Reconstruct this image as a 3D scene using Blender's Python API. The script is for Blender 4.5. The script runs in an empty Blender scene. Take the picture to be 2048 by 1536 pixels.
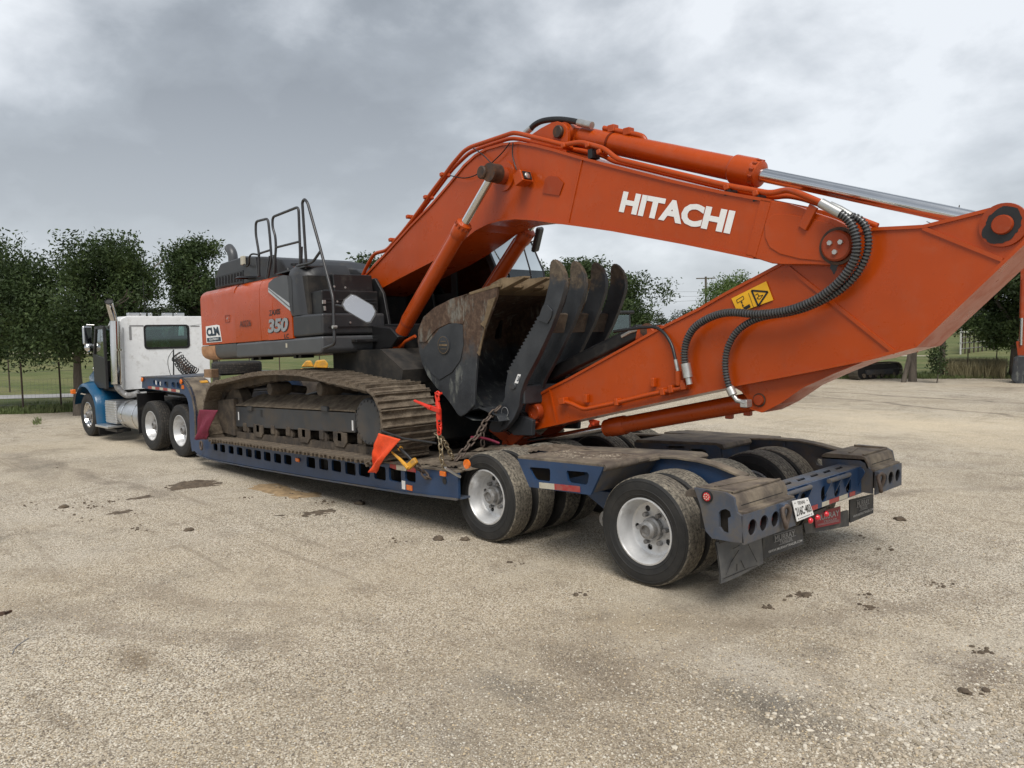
import bpy, bmesh, math, random
from mathutils import Vector, Matrix, noise
from mathutils.geometry import tessellate_polygon
random.seed(7)
scn = bpy.context.scene
COL = scn.collection

# ------------------------------------------------------------------ camera
CAM_LOC = Vector((4.136207, -6.547938, 2.258725))
CAM_EUL = (1.502535, 0.019898, 0.821741)
FPX = 1551.409                      # focal length in pixels of a 2048 wide picture
cd = bpy.data.cameras.new('camera'); cam = bpy.data.objects.new('camera', cd); COL.objects.link(cam)
cam.location = CAM_LOC; cam.rotation_euler = CAM_EUL
cd.sensor_width = 36.0; cd.lens = FPX / 2048.0 * 36.0; cd.clip_start = 0.05; cd.clip_end = 3000
scn.camera = cam

# ------------------------------------------------------------------ sky, sun, exposure
SUN_EL, SUN_AZ = math.radians(54), math.radians(-42)   # azimuth of the direction towards the sun, in the xy plane
wd = bpy.data.worlds.new('World'); scn.world = wd; wd.use_nodes = True
nt = wd.node_tree; nt.nodes.clear()
def wn(t, **k):
    n = nt.nodes.new(t)
    for a, b in k.items(): setattr(n, a, b)
    return n
wl = nt.links.new
out = wn('ShaderNodeOutputWorld'); bg = wn('ShaderNodeBackground'); bg.inputs['Strength'].default_value = 0.1
sky = wn('ShaderNodeTexSky', sky_type='NISHITA', sun_disc=False, sun_elevation=SUN_EL, sun_rotation=math.pi/2 - SUN_AZ)
sky.dust_density = 3.0
tc = wn('ShaderNodeTexCoord'); sep = wn('ShaderNodeSeparateXYZ'); wl(tc.outputs['Generated'], sep.inputs[0])
zc = wn('ShaderNodeMath', operation='MAXIMUM'); wl(sep.outputs['Z'], zc.inputs[0]); zc.inputs[1].default_value = 0.0
za = wn('ShaderNodeMath', operation='ADD'); wl(zc.outputs[0], za.inputs[0]); za.inputs[1].default_value = 0.42
dx = wn('ShaderNodeMath', operation='DIVIDE'); wl(sep.outputs['X'], dx.inputs[0]); wl(za.outputs[0], dx.inputs[1])
dy = wn('ShaderNodeMath', operation='DIVIDE'); wl(sep.outputs['Y'], dy.inputs[0]); wl(za.outputs[0], dy.inputs[1])
cmb = wn('ShaderNodeCombineXYZ'); wl(dx.outputs[0], cmb.inputs[0]); wl(dy.outputs[0], cmb.inputs[1]); cmb.inputs[2].default_value = 3.7
def wnoise(scale, detail, rough, dist=0.0):
    n = wn('ShaderNodeTexNoise'); n.inputs['Scale'].default_value = scale; n.inputs['Detail'].default_value = detail
    n.inputs['Roughness'].default_value = rough; n.inputs['Distortion'].default_value = dist
    wl(cmb.outputs[0], n.inputs['Vector']); return n
n1 = wnoise(1.15, 5, 0.48, 0.0); n2 = wnoise(3.4, 9, 0.56, 0.15)
mx = wn('ShaderNodeMix', data_type='FLOAT'); mx.inputs[0].default_value = 0.36
wl(n1.outputs['Fac'], mx.inputs[2]); wl(n2.outputs['Fac'], mx.inputs[3])
ramp = wn('ShaderNodeValToRGB'); wl(mx.outputs[0], ramp.inputs[0])
er = ramp.color_ramp.elements
er[0].position = 0.40; er[0].color = (0.098, 0.108, 0.120, 1)
er[1].position = 0.61; er[1].color = (0.405, 0.420, 0.438, 1)
e = er.new(0.475); e.color = (0.150, 0.164, 0.180, 1)
e = er.new(0.535); e.color = (0.250, 0.266, 0.285, 1)
# the cloud layer thins towards the horizon
hz = wn('ShaderNodeMapRange'); wl(sep.outputs['Z'], hz.inputs[0]); hz.inputs[1].default_value = 0.0; hz.inputs[2].default_value = 0.42
hz.inputs[3].default_value = 0.62; hz.inputs[4].default_value = 0.0
hm = wn('ShaderNodeMix', data_type='RGBA'); wl(hz.outputs[0], hm.inputs[0]); wl(ramp.outputs[0], hm.inputs[6]); hm.inputs[7].default_value = (0.365, 0.385, 0.405, 1)
sc10 = wn('ShaderNodeMix', data_type='RGBA', blend_type='MULTIPLY'); sc10.inputs[0].default_value = 1.0
wl(hm.outputs[2], sc10.inputs[6]); sc10.inputs[7].default_value = (10.0, 10.0, 10.0, 1)
sm = wn('ShaderNodeMix', data_type='RGBA'); sm.inputs[0].default_value = 0.93
wl(sky.outputs[0], sm.inputs[6]); wl(sc10.outputs[2], sm.inputs[7])
wl(sm.outputs[2], bg.inputs['Color']); wl(bg.outputs[0], out.inputs['Surface'])
sl = bpy.data.lights.new('sun', 'SUN'); sl.energy = 1.5; sl.angle = math.radians(35); sl.color = (1.0, 0.965, 0.91)
so = bpy.data.objects.new('sun', sl); COL.objects.link(so)
sd = Vector((math.cos(SUN_EL)*math.cos(SUN_AZ), math.cos(SUN_EL)*math.sin(SUN_AZ), math.sin(SUN_EL)))
so.rotation_euler = (-sd).to_track_quat('-Z', 'Y').to_euler(); so.location = (0, 0, 30)
vs = scn.view_settings; vs.view_transform = 'Standard'; vs.look = 'None'; vs.exposure = 1.15; vs.gamma = 1.0; vs.use_curve_mapping = False
scn.render.engine = 'CYCLES'

# ------------------------------------------------------------------ measuring: where a sight line meets a real plane
from mathutils import Euler
_R = Euler(CAM_EUL, 'XYZ').to_matrix()
def sight(px, py): return _R @ Vector(((px - 1024) / FPX, -(py - 768) / FPX, -1.0))
def S(px, py, Y):
    d = sight(px, py); return CAM_LOC + d * ((Y - CAM_LOC.y) / d.y)
def SX(px, py, X):
    d = sight(px, py); return CAM_LOC + d * ((X - CAM_LOC.x) / d.x)
def SZ(px, py, Z):
    d = sight(px, py); return CAM_LOC + d * ((Z - CAM_LOC.z) / d.z)
def xz(pts, Y): return [(p.x, p.z) for p in (S(a, b, Y) for a, b in pts)]

# ------------------------------------------------------------------ object helpers
def tag(o, label=None, cat=None, group=None, kind=None):
    if label: o['label'] = label
    if cat: o['category'] = cat
    if group: o['group'] = group
    if kind: o['kind'] = kind
    return o
def thing(name, label, cat, loc=(0, 0, 0), group=None):
    o = bpy.data.objects.new(name, None); COL.objects.link(o); o.location = loc; o.empty_display_size = 0.2
    return tag(o, label, cat, group)
def wmat(o):
    m = Matrix.LocRotScale(o.location, o.rotation_euler, o.scale)
    return wmat(o.parent) @ o.matrix_parent_inverse @ m if o.parent else m
def adopt(o, parent, keep=True):
    o.parent = parent
    if keep: o.matrix_parent_inverse = wmat(parent).inverted()
    return o
def link(name, me, parent=None, keep=True):
    o = bpy.data.objects.new(name, me); COL.objects.link(o)
    if parent: adopt(o, parent, keep)
    return o
def copy_tree(o, parent=None):
    c = o.copy(); COL.objects.link(c); c.parent = parent
    if parent: c.matrix_parent_inverse = o.matrix_parent_inverse.copy()
    for ch in list(o.children): copy_tree(ch, c)
    return c

class MB:
    def __init__(s): s.v = []; s.f = []; s.mi = []
    def add(s, vs, fs, mi=0):
        b = len(s.v); s.v += [Vector(v) for v in vs]
        for f in fs: s.f.append([b + i for i in f]); s.mi.append(mi)
    def box(s, c, d, rot=None, mi=0):
        c = Vector(c); h = Vector(d) / 2; vs = []
        for x in (-1, 1):
            for y in (-1, 1):
                for z in (-1, 1):
                    p = Vector((x*h.x, y*h.y, z*h.z)); vs.append(c + (rot @ p if rot else p))
        s.add(vs, [(0,1,3,2),(4,6,7,5),(0,4,5,1),(2,3,7,6),(0,2,6,4),(1,5,7,3)], mi); return s
    def bar(s, a, b, w, h, up=(0,0,1), mi=0):      # rectangular bar from a to b
        a = Vector(a); b = Vector(b); t = (b - a).normalized(); u = Vector(up); n = t.cross(u).normalized(); u = n.cross(t)
        vs = [q + n*x*w/2 + u*z*h/2 for q in (a, b) for x, z in ((-1,-1),(1,-1),(1,1),(-1,1))]
        s.add(vs, [(0,1,2,3),(7,6,5,4),(0,4,5,1),(1,5,6,2),(2,6,7,3),(3,7,4,0)], mi); return s
    def sheet(s, loops, fn, w0, w1, mi=0, wall=True):   # loops: outline then holes, in (u, v); fn(u, v, w)
        flat = [p for l in loops for p in l]; n = len(flat)
        tris = tessellate_polygon([[Vector((p[0], p[1], 0)) for p in l] for l in loops])
        vs = [fn(p[0], p[1], w0) for p in flat] + [fn(p[0], p[1], w1) for p in flat]
        fs = [tuple(t) for t in tris] + [tuple(n + i for i in reversed(t)) for t in tris]
        k = 0
        for l in loops:
            m = len(l)
            if wall:
                for i in range(m): fs.append((k+i, k+(i+1) % m, n+k+(i+1) % m, n+k+i))
            k += m
        s.add(vs, fs, mi); return s
    def prism(s, poly, y0, y1, holes=(), mi=0):    # (x, z) outline pushed through y0..y1
        return s.sheet([list(poly)] + [list(h) for h in holes], lambda u, v, w: Vector((u, w, v)), y0, y1, mi)
    def ngon(s, poly, y0, y1, mi=0):               # same, caps kept as single faces (bevels cleanly)
        n = len(poly); vs = [Vector((u, y0, v)) for u, v in poly] + [Vector((u, y1, v)) for u, v in poly]
        s.add(vs, [tuple(range(n)), tuple(range(2*n-1, n-1, -1))] + [(i, (i+1) % n, n+(i+1) % n, n+i) for i in range(n)], mi); return s
    def tube(s, pts, r, seg=10, caps=True, mi=0, closed=False):
        pts = [Vector(p) for p in pts]; n = len(pts); rs = r if isinstance(r, (list, tuple)) else [r]*n
        T = []
        for i in range(n):
            a = pts[(i-1) % n] if closed else pts[max(i-1, 0)]; b = pts[(i+1) % n] if closed else pts[min(i+1, n-1)]
            T.append((b-a).normalized())
        u = T[0].orthogonal().normalized(); vs = []
        for i in range(n):
            u = (u - T[i]*u.dot(T[i])).normalized(); w = T[i].cross(u)
            for k in range(seg):
                a = 2*math.pi*k/seg; vs.append(pts[i] + (u*math.cos(a) + w*math.sin(a))*rs[i])
        fs = []
        for i in range(n if closed else n-1):
            j = (i+1) % n
            for k in range(seg):
                l = (k+1) % seg; fs.append((i*seg+k, i*seg+l, j*seg+l, j*seg+k))
        if caps and not closed: fs += [tuple(reversed(range(seg))), tuple((n-1)*seg+k for k in range(seg))]
        s.add(vs, fs, mi); return s
    def cyl(s, a, b, r, seg=20, r2=None, mi=0): return s.tube([a, b], [r, r if r2 is None else r2], seg, True, mi)
    def lathe(s, prof, o, ax=(0,1,0), seg=40, mi=0, mis=None, closed=False):   # prof: (radius, height along axis)
        o = Vector(o); ax = Vector(ax).normalized(); u = ax.orthogonal().normalized(); w = ax.cross(u); n = len(prof)
        vs = [o + ax*h + (u*math.cos(2*math.pi*k/seg) + w*math.sin(2*math.pi*k/seg))*r for r, h in prof for k in range(seg)]
        b = len(s.v); s.v += vs
        for i in range(n if closed else n-1):
            j = (i+1) % n
            for k in range(seg):
                l = (k+1) % seg; s.f.append([b+i*seg+k, b+i*seg+l, b+j*seg+l, b+j*seg+k]); s.mi.append(mis[i] if mis else mi)
        return s
    def mesh(s, name, mats, smooth=None):
        me = bpy.data.meshes.new(name); me.from_pydata(s.v, [], s.f); 
        for m in (mats if isinstance(mats, (list, tuple)) else [mats]): me.materials.append(m)
        if any(s.mi): me.polygons.foreach_set('material_index', s.mi)
        bm = bmesh.new(); bm.from_mesh(me); bmesh.ops.recalc_face_normals(bm, faces=bm.faces); bm.to_mesh(me); bm.free()
        if smooth:
            me.polygons.foreach_set('use_smooth', [True]*len(me.polygons)); me.set_sharp_from_angle(angle=math.radians(smooth))
        me.update(); return me
    def build(s, name, mats, parent=None, smooth=None, bevel=0, bseg=2):
        o = link(name, s.mesh(name, mats, smooth), parent)
        if bevel:
            b = o.modifiers.new('bevel', 'BEVEL'); b.width = bevel; b.segments = bseg; b.limit_method = 'ANGLE'; b.angle_limit = math.radians(35)
            if not smooth:
                o.data.polygons.foreach_set('use_smooth', [True]*len(o.data.polygons)); b.harden_normals = True
        return o

def rrect(x0, x1, z0, z1, r, n=4):
    r = min(r, (x1-x0)/2*.99, (z1-z0)/2*.99); o = []
    for cx, cz, a0 in ((x1-r, z1-r, 0), (x0+r, z1-r, 90), (x0+r, z0+r, 180), (x1-r, z0+r, 270)):
        for k in range(n+1):
            a = math.radians(a0 + 90*k/n); o.append((cx + r*math.cos(a), cz + r*math.sin(a)))
    return o
def circ(cx, cz, r, n=20): return [(cx + r*math.cos(2*math.pi*k/n), cz + r*math.sin(2*math.pi*k/n)) for k in range(n)]
def smooth_path(pts, sub=6, closed=False):          # Catmull-Rom through the points
    P = [Vector(p) for p in pts]; n = len(P); o = []
    for i in range(n if closed else n-1):
        if closed: a, b, c, d = P[(i-1) % n], P[i], P[(i+1) % n], P[(i+2) % n]
        else: a, b, c, d = P[max(i-1, 0)], P[i], P[i+1], P[min(i+2, n-1)]
        for k in range(sub):
            t = k/sub; o.append(0.5*((2*b) + (c-a)*t + (2*a-5*b+4*c-d)*t*t + (3*b-a-3*c+d)*t**3))
    if not closed: o.append(P[-1])
    return o
def resample(pts, n, closed=True):
    P = list(pts) + ([pts[0]] if closed else []); L = [0]
    for a, b in zip(P, P[1:]): L.append(L[-1] + (b-a).length)
    o = []; j = 0; m = n if closed else n-1
    for i in range(n):
        t = L[-1]*i/m
        while j < len(L)-2 and L[j+1] < t: j += 1
        o.append(P[j].lerp(P[j+1], (t-L[j])/max(1e-9, L[j+1]-L[j])))
    return o, L[-1]

# ------------------------------------------------------------------ materials
class NB:                                            # node helper
    def __init__(s, name):
        s.m = bpy.data.materials.new(name); s.m.use_nodes = True; s.t = s.m.node_tree; s.b = s.t.nodes['Principled BSDF']
        s.co = s.t.nodes.new('ShaderNodeTexCoord').outputs['Object']
    def n(s, t, **k):
        x = s.t.nodes.new(t)
        for a, b in k.items(): setattr(x, a, b)
        return x
    def l(s, a, b): s.t.links.new(a, b)
    def noise(s, scale, detail=4, rough=.55, vec=None, dist=0):
        x = s.n('ShaderNodeTexNoise'); x.inputs['Scale'].default_value = scale; x.inputs['Detail'].default_value = detail
        x.inputs['Roughness'].default_value = rough; x.inputs['Distortion'].default_value = dist; s.l(vec or s.co, x.inputs['Vector']); return x.outputs['Fac']
    def voro(s, scale, feat='F1', vec=None):
        x = s.n('ShaderNodeTexVoronoi', feature=feat); x.inputs['Scale'].default_value = scale; s.l(vec or s.co, x.inputs['Vector']); return x
    def stretch(s, sx, sy, sz):
        x = s.n('ShaderNodeMapping'); x.inputs['Scale'].default_value = (sx, sy, sz); s.l(s.co, x.inputs['Vector']); return x.outputs[0]
    def rng(s, v, a, b, c=0, d=1):
        x = s.n('ShaderNodeMapRange'); x.inputs[1].default_value = a; x.inputs[2].default_value = b; x.inputs[3].default_value = c; x.inputs[4].default_value = d
        s.l(v, x.inputs[0]); return x.outputs[0]
    def mul(s, a, b):
        x = s.n('ShaderNodeMath', operation='MULTIPLY')
        for i, v in enumerate((a, b)):
            if isinstance(v, (int, float)): x.inputs[i].default_value = v
            else: s.l(v, x.inputs[i])
        return x.outputs[0]
    def add_(s, a, b):
        x = s.n('ShaderNodeMath', operation='ADD')
        for i, v in enumerate((a, b)):
            if isinstance(v, (int, float)): x.inputs[i].default_value = v
            else: s.l(v, x.inputs[i])
        return x.outputs[0]
    def mix(s, f, a, b, blend='MIX'):
        x = s.n('ShaderNodeMix', data_type='RGBA', blend_type=blend)
        for i, v in ((0, f), (6, a), (7, b)):
            if isinstance(v, (int, float)): x.inputs[i].default_value = v
            elif isinstance(v, tuple): x.inputs[i].default_value = (*v[:3], 1)
            else: s.l(v, x.inputs[i])
        return x.outputs[2]
    def ramp(s, v, stops):
        x = s.n('ShaderNodeValToRGB'); s.l(v, x.inputs[0]); e = x.color_ramp.elements
        e[0].position, e[0].color = stops[0][0], (*stops[0][1], 1); e[1].position, e[1].color = stops[-1][0], (*stops[-1][1], 1)
        for p, c in stops[1:-1]: k = e.new(p); k.color = (*c, 1)
        return x.outputs[0]
    def set(s, name, v):
        i = s.b.inputs[name]
        if isinstance(v, (int, float)): i.default_value = v
        elif isinstance(v, tuple): i.default_value = (*v[:3], 1) if len(i.default_value) == 4 else v
        else: s.l(v, i)
        return s
    def bump(s, h, strength=.3, dist=.01):
        x = s.n('ShaderNodeBump'); x.inputs['Strength'].default_value = strength; x.inputs['Distance'].default_value = dist
        s.l(h, x.inputs['Height']); s.l(x.outputs[0], s.b.inputs['Normal']); return s
MATS = {}
def mat(name, col, rough=.5, metal=0, var=.12, vscale=6, dirt=None, dirtamt=.3, dscale=3, bump=0, bscale=40, coat=0, spec=.5, rvar=.15):
    """plain painted / cast surface: slow tone changes, dirt film, uneven gloss, fine relief"""
    k = NB(name); c = tuple(col)
    lo = tuple(v*(1-var) for v in c); hi = tuple(min(1, v*(1+var)) for v in c)
    colr = k.mix(k.rng(k.noise(vscale, 5), .3, .7), lo, hi)
    if dirt:
        f = k.mul(k.rng(k.noise(dscale, 8, .66), .62-dirtamt*.5, .80-dirtamt*.3), min(1, .35+dirtamt)); colr = k.mix(f, colr, tuple(dirt))
        k.set('Roughness', k.rng(f, 0, 1, rough, min(1, rough+.35)))
    else: k.set('Roughness', k.rng(k.noise(vscale*2.3, 5), .3, .7, max(0.02, rough-rvar*rough), rough+rvar*rough))
    k.set('Base Color', colr).set('Metallic', metal).set('Specular IOR Level', spec)
    if coat: k.set('Coat Weight', coat).set('Coat Roughness', .08)
    if bump: k.bump(k.noise(bscale, 6, .6), bump, .01)
    MATS[name] = k.m; return k.m
MUD = (.105, .082, .058); DUST = (.26, .20, .15)
# orange machine paint: gloss, faint dust, thin rubbed streaks
def paint(name, col, rough=.3, dust=.22, coat=.35):
    k = NB(name)
    base = k.mix(k.rng(k.noise(.9, 6, .6), .3, .7), tuple(v*.86 for v in col), tuple(v*1.10 for v in col))
    fine = k.rng(k.noise(6, 9, .72), .50, .80); sp = k.rng(k.noise(60, 3, .6), .70, .77)
    run = k.rng(k.noise(2.6, 7, .7, k.stretch(3.0, 3.0, .35)), .54, .74)          # rain-washed dust streaks
    c = k.mix(k.mul(fine, dust), base, DUST); c = k.mix(k.mul(run, dust*1.4), c, tuple(v*.45+.02 for v in col)); c = k.mix(k.mul(sp, .6), c, (.07, .035, .02))
    scr = k.rng(k.noise(1.6, 9, .8, k.stretch(9, 9, 1.2)), .70, .73); c = k.mix(k.mul(scr, .35), c, (.20, .14, .11))
    k.set('Base Color', c).set('Roughness', k.rng(k.add_(k.mul(fine, .6), k.mul(k.noise(5, 6, .6), .6)), .2, .9, rough*.7, rough*1.7)).set('Specular IOR Level', .36).set('Coat Weight', coat).set('Coat Roughness', .10)
    k.bump(k.add_(k.noise(1.7, 3), k.mul(k.noise(90, 3), .02)), .045, .03); MATS[name] = k.m; return k.m
M_OR = paint('orange_paint', (.405, .054, .0024), .36, .12, .14)
M_OR2 = paint('orange_paint_worn', (.29, .039, .006), .48, .24, .06)
M_BLUE = mat('trailer_blue', (.016, .043, .104), .40, 0, .22, 2.5, dirt=(.07, .064, .058), dirtamt=.18, dscale=2.2, bump=.06, bscale=60)
M_BLUE2 = mat('trailer_blue_worn', (.036, .060, .105), .5, 0, .25, 3, dirt=(.115, .098, .078), dirtamt=.55, dscale=3.5, bump=.1, bscale=50)
M_RUSTY = mat('muddy_steel_top', (.085, .068, .054), .8, 0, .35, 5, dirt=(.26, .215, .155), dirtamt=.42, dscale=4.2, bump=.35, bscale=30)
M_TRUCKBLUE = mat('truck_blue_paint', (.006, .075, .165), .28, 0, .1, 3, dirt=(.12, .11, .09), dirtamt=.12, dscale=2.5, coat=.5)
M_WHITE = mat('cab_white', (.82, .83, .83), .4, 0, .05, 8, dirt=(.36, .34, .30), dirtamt=.16, dscale=7, coat=.2)
M_CHROME = mat('chrome', (.66, .655, .65), .10, 1, .06, 4)
M_ROD = mat('chromed_rod', (.72, .73, .74), .16, 1, .04, 4)
M_ALU = mat('aluminium', (.62, .63, .64), .34, .9, .12, 7, bump=.05, bscale=18)
M_RIM = mat('silver_rim', (.60, .605, .61), .36, .45, .14, 8, dirt=(.26, .23, .19), dirtamt=.2, dscale=9)
M_HUB = mat('hub_grey', (.30, .30, .30), .5, .5, .2, 20, dirt=(.12, .10, .08), dirtamt=.4, dscale=14)
M_CHAR = mat('charcoal_panel', (.028, .029, .032), .42, 0, .1, 4, dirt=(.14, .125, .10), dirtamt=.12, dscale=3.5)
M_GREYP = mat('grey_panel', (.066, .069, .074), .38, 0, .1, 4, dirt=(.16, .15, .13), dirtamt=.12, dscale=4)
M_BLACK = mat('black_paint', (.009, .009, .010), .45, 0, .2, 6, dirt=(.10, .09, .075), dirtamt=.12, dscale=5)
M_RAIL = mat('rail_dark_grey', (.030, .030, .032), .38, 0, .1, 9)
M_SILVER = mat('silver_stripe', (.50, .51, .52), .35, .4, .12, 10)
M_DIGIT = mat('silver_digits', (.30, .31, .32), .4, .3, .25, 14)
M_FRAME = mat('track_frame_grey', (.038, .041, .046), .5, 0, .15, 4, dirt=MUD, dirtamt=.34, dscale=3.2, bump=.1, bscale=40)
M_COPPER = mat('scraped_counterweight', (.42, .20, .09), .45, .1, .3, 9, dirt=(.48, .30, .18), dirtamt=.4, dscale=9, bump=.08)
M_REDFLAG = mat('maroon_mesh', (.16, .012, .035), .8, 0, .15, 30, bump=.3, bscale=160)
M_ORFLAG = mat('orange_mesh', (.78, .075, .015), .75, 0, .12, 25, bump=.3, bscale=160)
M_RED = mat('red_enamel', (.62, .03, .012), .35, 0, .12, 12)
M_LENS_R = mat('red_lens', (.62, .015, .03), .15, 0, .2, 60, coat=.6)
M_LENS_D = mat('dull_red_lens', (.16, .02, .018), .35, 0, .25, 30)
M_LENS_A = mat('amber_lens', (.75, .16, .01), .15, 0, .15, 50, coat=.6)
M_YEL = mat('yellow_paint', (.62, .30, .02), .5, 0, .15, 10, dirt=(.15, .12, .08), dirtamt=.35, dscale=9)
M_CHAIN = mat('chain_steel', (.30, .25, .17), .42, .75, .25, 30)
M_CHAIN2 = mat('chain_dark', (.13, .10, .085), .6, .5, .3, 25, dirt=MUD, dirtamt=.4, dscale=20)
M_HOSEK = mat('black_rubber_hose', (.015, .015, .016), .42, 0, .2, 10)
M_GALV = mat('galvanised_fitting', (.52, .52, .50), .38, .8, .12, 20)
M_RUB = mat('flap_rubber', (.040, .041, .043), .65, 0, .2, 6, dirt=(.17, .155, .13), dirtamt=.3, dscale=5)
M_RUBG = mat('flap_grey_plastic', (.105, .108, .112), .6, 0, .2, 6, dirt=(.20, .185, .155), dirtamt=.3, dscale=6)
M_INK = mat('white_print', (.80, .80, .79), .45, 0, .03, 5)
M_INKG = mat('grey_print', (.26, .26, .26), .5, 0, .08, 9)
M_INKK = mat('black_print', (.012, .012, .013), .5, 0, .1, 9)
M_INKN = mat('navy_print', (.012, .028, .05), .45, 0, .1, 9)
M_INKR = mat('maroon_print', (.22, .012, .02), .5, 0, .15, 12)
M_STY = mat('yellow_sticker', (.80, .42, .012), .35, 0, .06, 9)
M_TAPER = mat('red_tape', (.34, .03, .03), .4, 0, .2, 14, dirt=(.16, .13, .10), dirtamt=.35, dscale=14)
M_TAPEW = mat('white_tape', (.50, .47, .38), .4, 0, .2, 14, dirt=(.20, .17, .12), dirtamt=.3, dscale=14)
M_WOOD = mat('block_wood', (.23, .145, .085), .85, 0, .25, 14, bump=.3, bscale=30)
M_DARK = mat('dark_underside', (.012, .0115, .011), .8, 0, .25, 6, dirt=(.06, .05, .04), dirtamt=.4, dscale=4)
M_GREASE = mat('greasy_steel', (.055, .035, .026), .5, .3, .35, 18, dirt=(.16, .07, .03), dirtamt=.35, dscale=14)
M_SEAT = mat('seat_black', (.02, .02, .021), .8, 0, .2, 9)
def mirrorm():
    k = NB('mirror_glass'); k.set('Base Color', (.86, .88, .90)).set('Metallic', 1.0).set('Roughness', .03); return k.m
M_MIRROR = mirrorm()
def glass(name, tint, refl):
    m = bpy.data.materials.new(name); m.use_nodes = True; t = m.node_tree; t.nodes.clear()
    o = t.nodes.new('ShaderNodeOutputMaterial'); a = t.nodes.new('ShaderNodeBsdfTransparent'); a.inputs[0].default_value = (*tint, 1)
    g = t.nodes.new('ShaderNodeBsdfGlossy'); g.inputs['Roughness'].default_value = .03; g.inputs['Color'].default_value = (.9, .95, .95, 1)
    f = t.nodes.new('ShaderNodeFresnel'); f.inputs['IOR'].default_value = 1.52
    ad = t.nodes.new('ShaderNodeMath'); ad.operation = 'MULTIPLY_ADD'; ad.inputs[1].default_value = 1.6; ad.inputs[2].default_value = refl
    x = t.nodes.new('ShaderNodeMixShader'); t.links.new(f.outputs[0], ad.inputs[0]); t.links.new(ad.outputs[0], x.inputs[0])
    t.links.new(a.outputs[0], x.inputs[1]); t.links.new(g.outputs[0], x.inputs[2]); t.links.new(x.outputs[0], o.inputs[0]); return m
M_GLASS = glass('tinted_glass', (.42, .60, .57), .05)
M_GLASSD = glass('clear_glass', (.62, .78, .75), .04)
def tyre_mats():
    k = NB('tyre_sidewall'); f = k.rng(k.noise(5, 7, .65), .45, .75)
    k.set('Base Color', k.mix(k.mul(f, .30), (.014, .014, .014), (.08, .072, .060))).set('Roughness', .72); k.bump(k.noise(90, 3), .05, .005); a = k.m
    k = NB('tyre_tread_dusty'); f = k.rng(k.noise(38, 8, .72), .36, .58); g = k.rng(k.noise(4, 5), .35, .7, .45, 1)
    k.set('Base Color', k.mix(k.mul(f, g), (.036, .033, .029), (.31, .275, .215))).set('Roughness', .95); k.bump(k.noise(70, 6, .7), .6, .01); b = k.m
    k = NB('tyre_tread_dark'); f = k.rng(k.noise(30, 8, .7), .52, .72)
    k.set('Base Color', k.mix(f, (.030, .028, .026), (.13, .112, .088))).set('Roughness', .95); k.bump(k.noise(60, 6, .7), .5, .008); return a, b, k.m
M_SIDE, M_TREAD, M_TREADD = tyre_mats()
def muds():
    k = NB('track_mud'); n = k.noise(7, 9, .7); n2 = k.noise(45, 6, .7)
    c = k.ramp(n, [(.30, (.062, .046, .033)), (.46, (.145, .112, .078)), (.58, (.225, .180, .130)), (.74, (.33, .275, .205))])
    c = k.mix(k.rng(n2, .62, .74), c, (.42, .38, .32)); oi = k.n('ShaderNodeObjectInfo'); c = k.mix(k.rng(oi.outputs['Random'], 0, 1, 0, .45), c, (.085, .066, .05)); k.set('Base Color', c).set('Roughness', .93)
    k.bump(k.add_(k.mul(n, .8), k.mul(n2, .6)), .9, .03); a = k.m
    k = NB('dry_mud_steel'); n = k.noise(5, 9, .7); n2 = k.noise(60, 5, .7)
    c = k.ramp(n, [(.34, (.040, .034, .030)), (.5, (.080, .062, .046)), (.68, (.15, .118, .083))])
    k.set('Base Color', c).set('Roughness', .85); k.bump(k.add_(n, k.mul(n2, .5)), .6, .02); b = k.m
    k = NB('ground_mud'); n = k.noise(14, 9, .7)
    c = k.ramp(n, [(.32, (.070, .052, .037)), (.55, (.125, .095, .066)), (.75, (.20, .160, .115))]); k.set('Base Color', c).set('Roughness', .97); k.bump(n, .8, .03); return a, b, k.m
M_MUD, M_MUDST, M_CLOD = muds()
def bucketm():
    k = NB('bucket_steel'); x = k.n('ShaderNodeSeparateXYZ'); k.l(k.co, x.inputs[0])
    grey = k.mix(k.rng(k.noise(4, 6), .35, .7), (.028, .031, .036), (.055, .060, .066))
    h = k.rng(x.outputs['Z'], 1.75, 2.45)                       # rubbed bare and rusty where the spoil runs, at the lip end
    f = k.rng(k.add_(k.mul(h, .62), k.noise(2.6, 8, .62)), .66, .86)
    rust = k.ramp(k.noise(16, 8, .7), [(.32, (.042, .026, .018)), (.5, (.082, .048, .031)), (.7, (.15, .10, .066))])
    c = k.mix(f, grey, rust)
    st = k.rng(k.noise(1.0, 8, .75, k.stretch(7, 7, 2.2)), .54, .64); c = k.mix(k.mul(st, .6), c, (.24, .25, .22))
    k.set('Base Color', c).set('Roughness', k.rng(f, 0, 1, .42, .8)).set('Metallic', .12); k.bump(k.noise(24, 7, .65), .3, .012); return k.m
M_BUCKET = bucketm()
def rubble():
    k = NB('stony_dirt'); v = k.voro(60); r = k.n('ShaderNodeSeparateColor'); k.l(v.outputs['Color'], r.inputs[0]); n = k.noise(8, 8, .7)
    c = k.ramp(r.outputs[0], [(0, (.10, .08, .06)), (.6, (.24, .20, .15)), (1, (.42, .37, .29))]); c = k.mix(k.rng(n, .42, .6), c, (.10, .075, .055))
    k.set('Base Color', c).set('Roughness', .95); k.bump(k.add_(k.mul(v.outputs['Distance'], -1), n), .7, .012); return k.m
M_RUBBLE = rubble()
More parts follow.
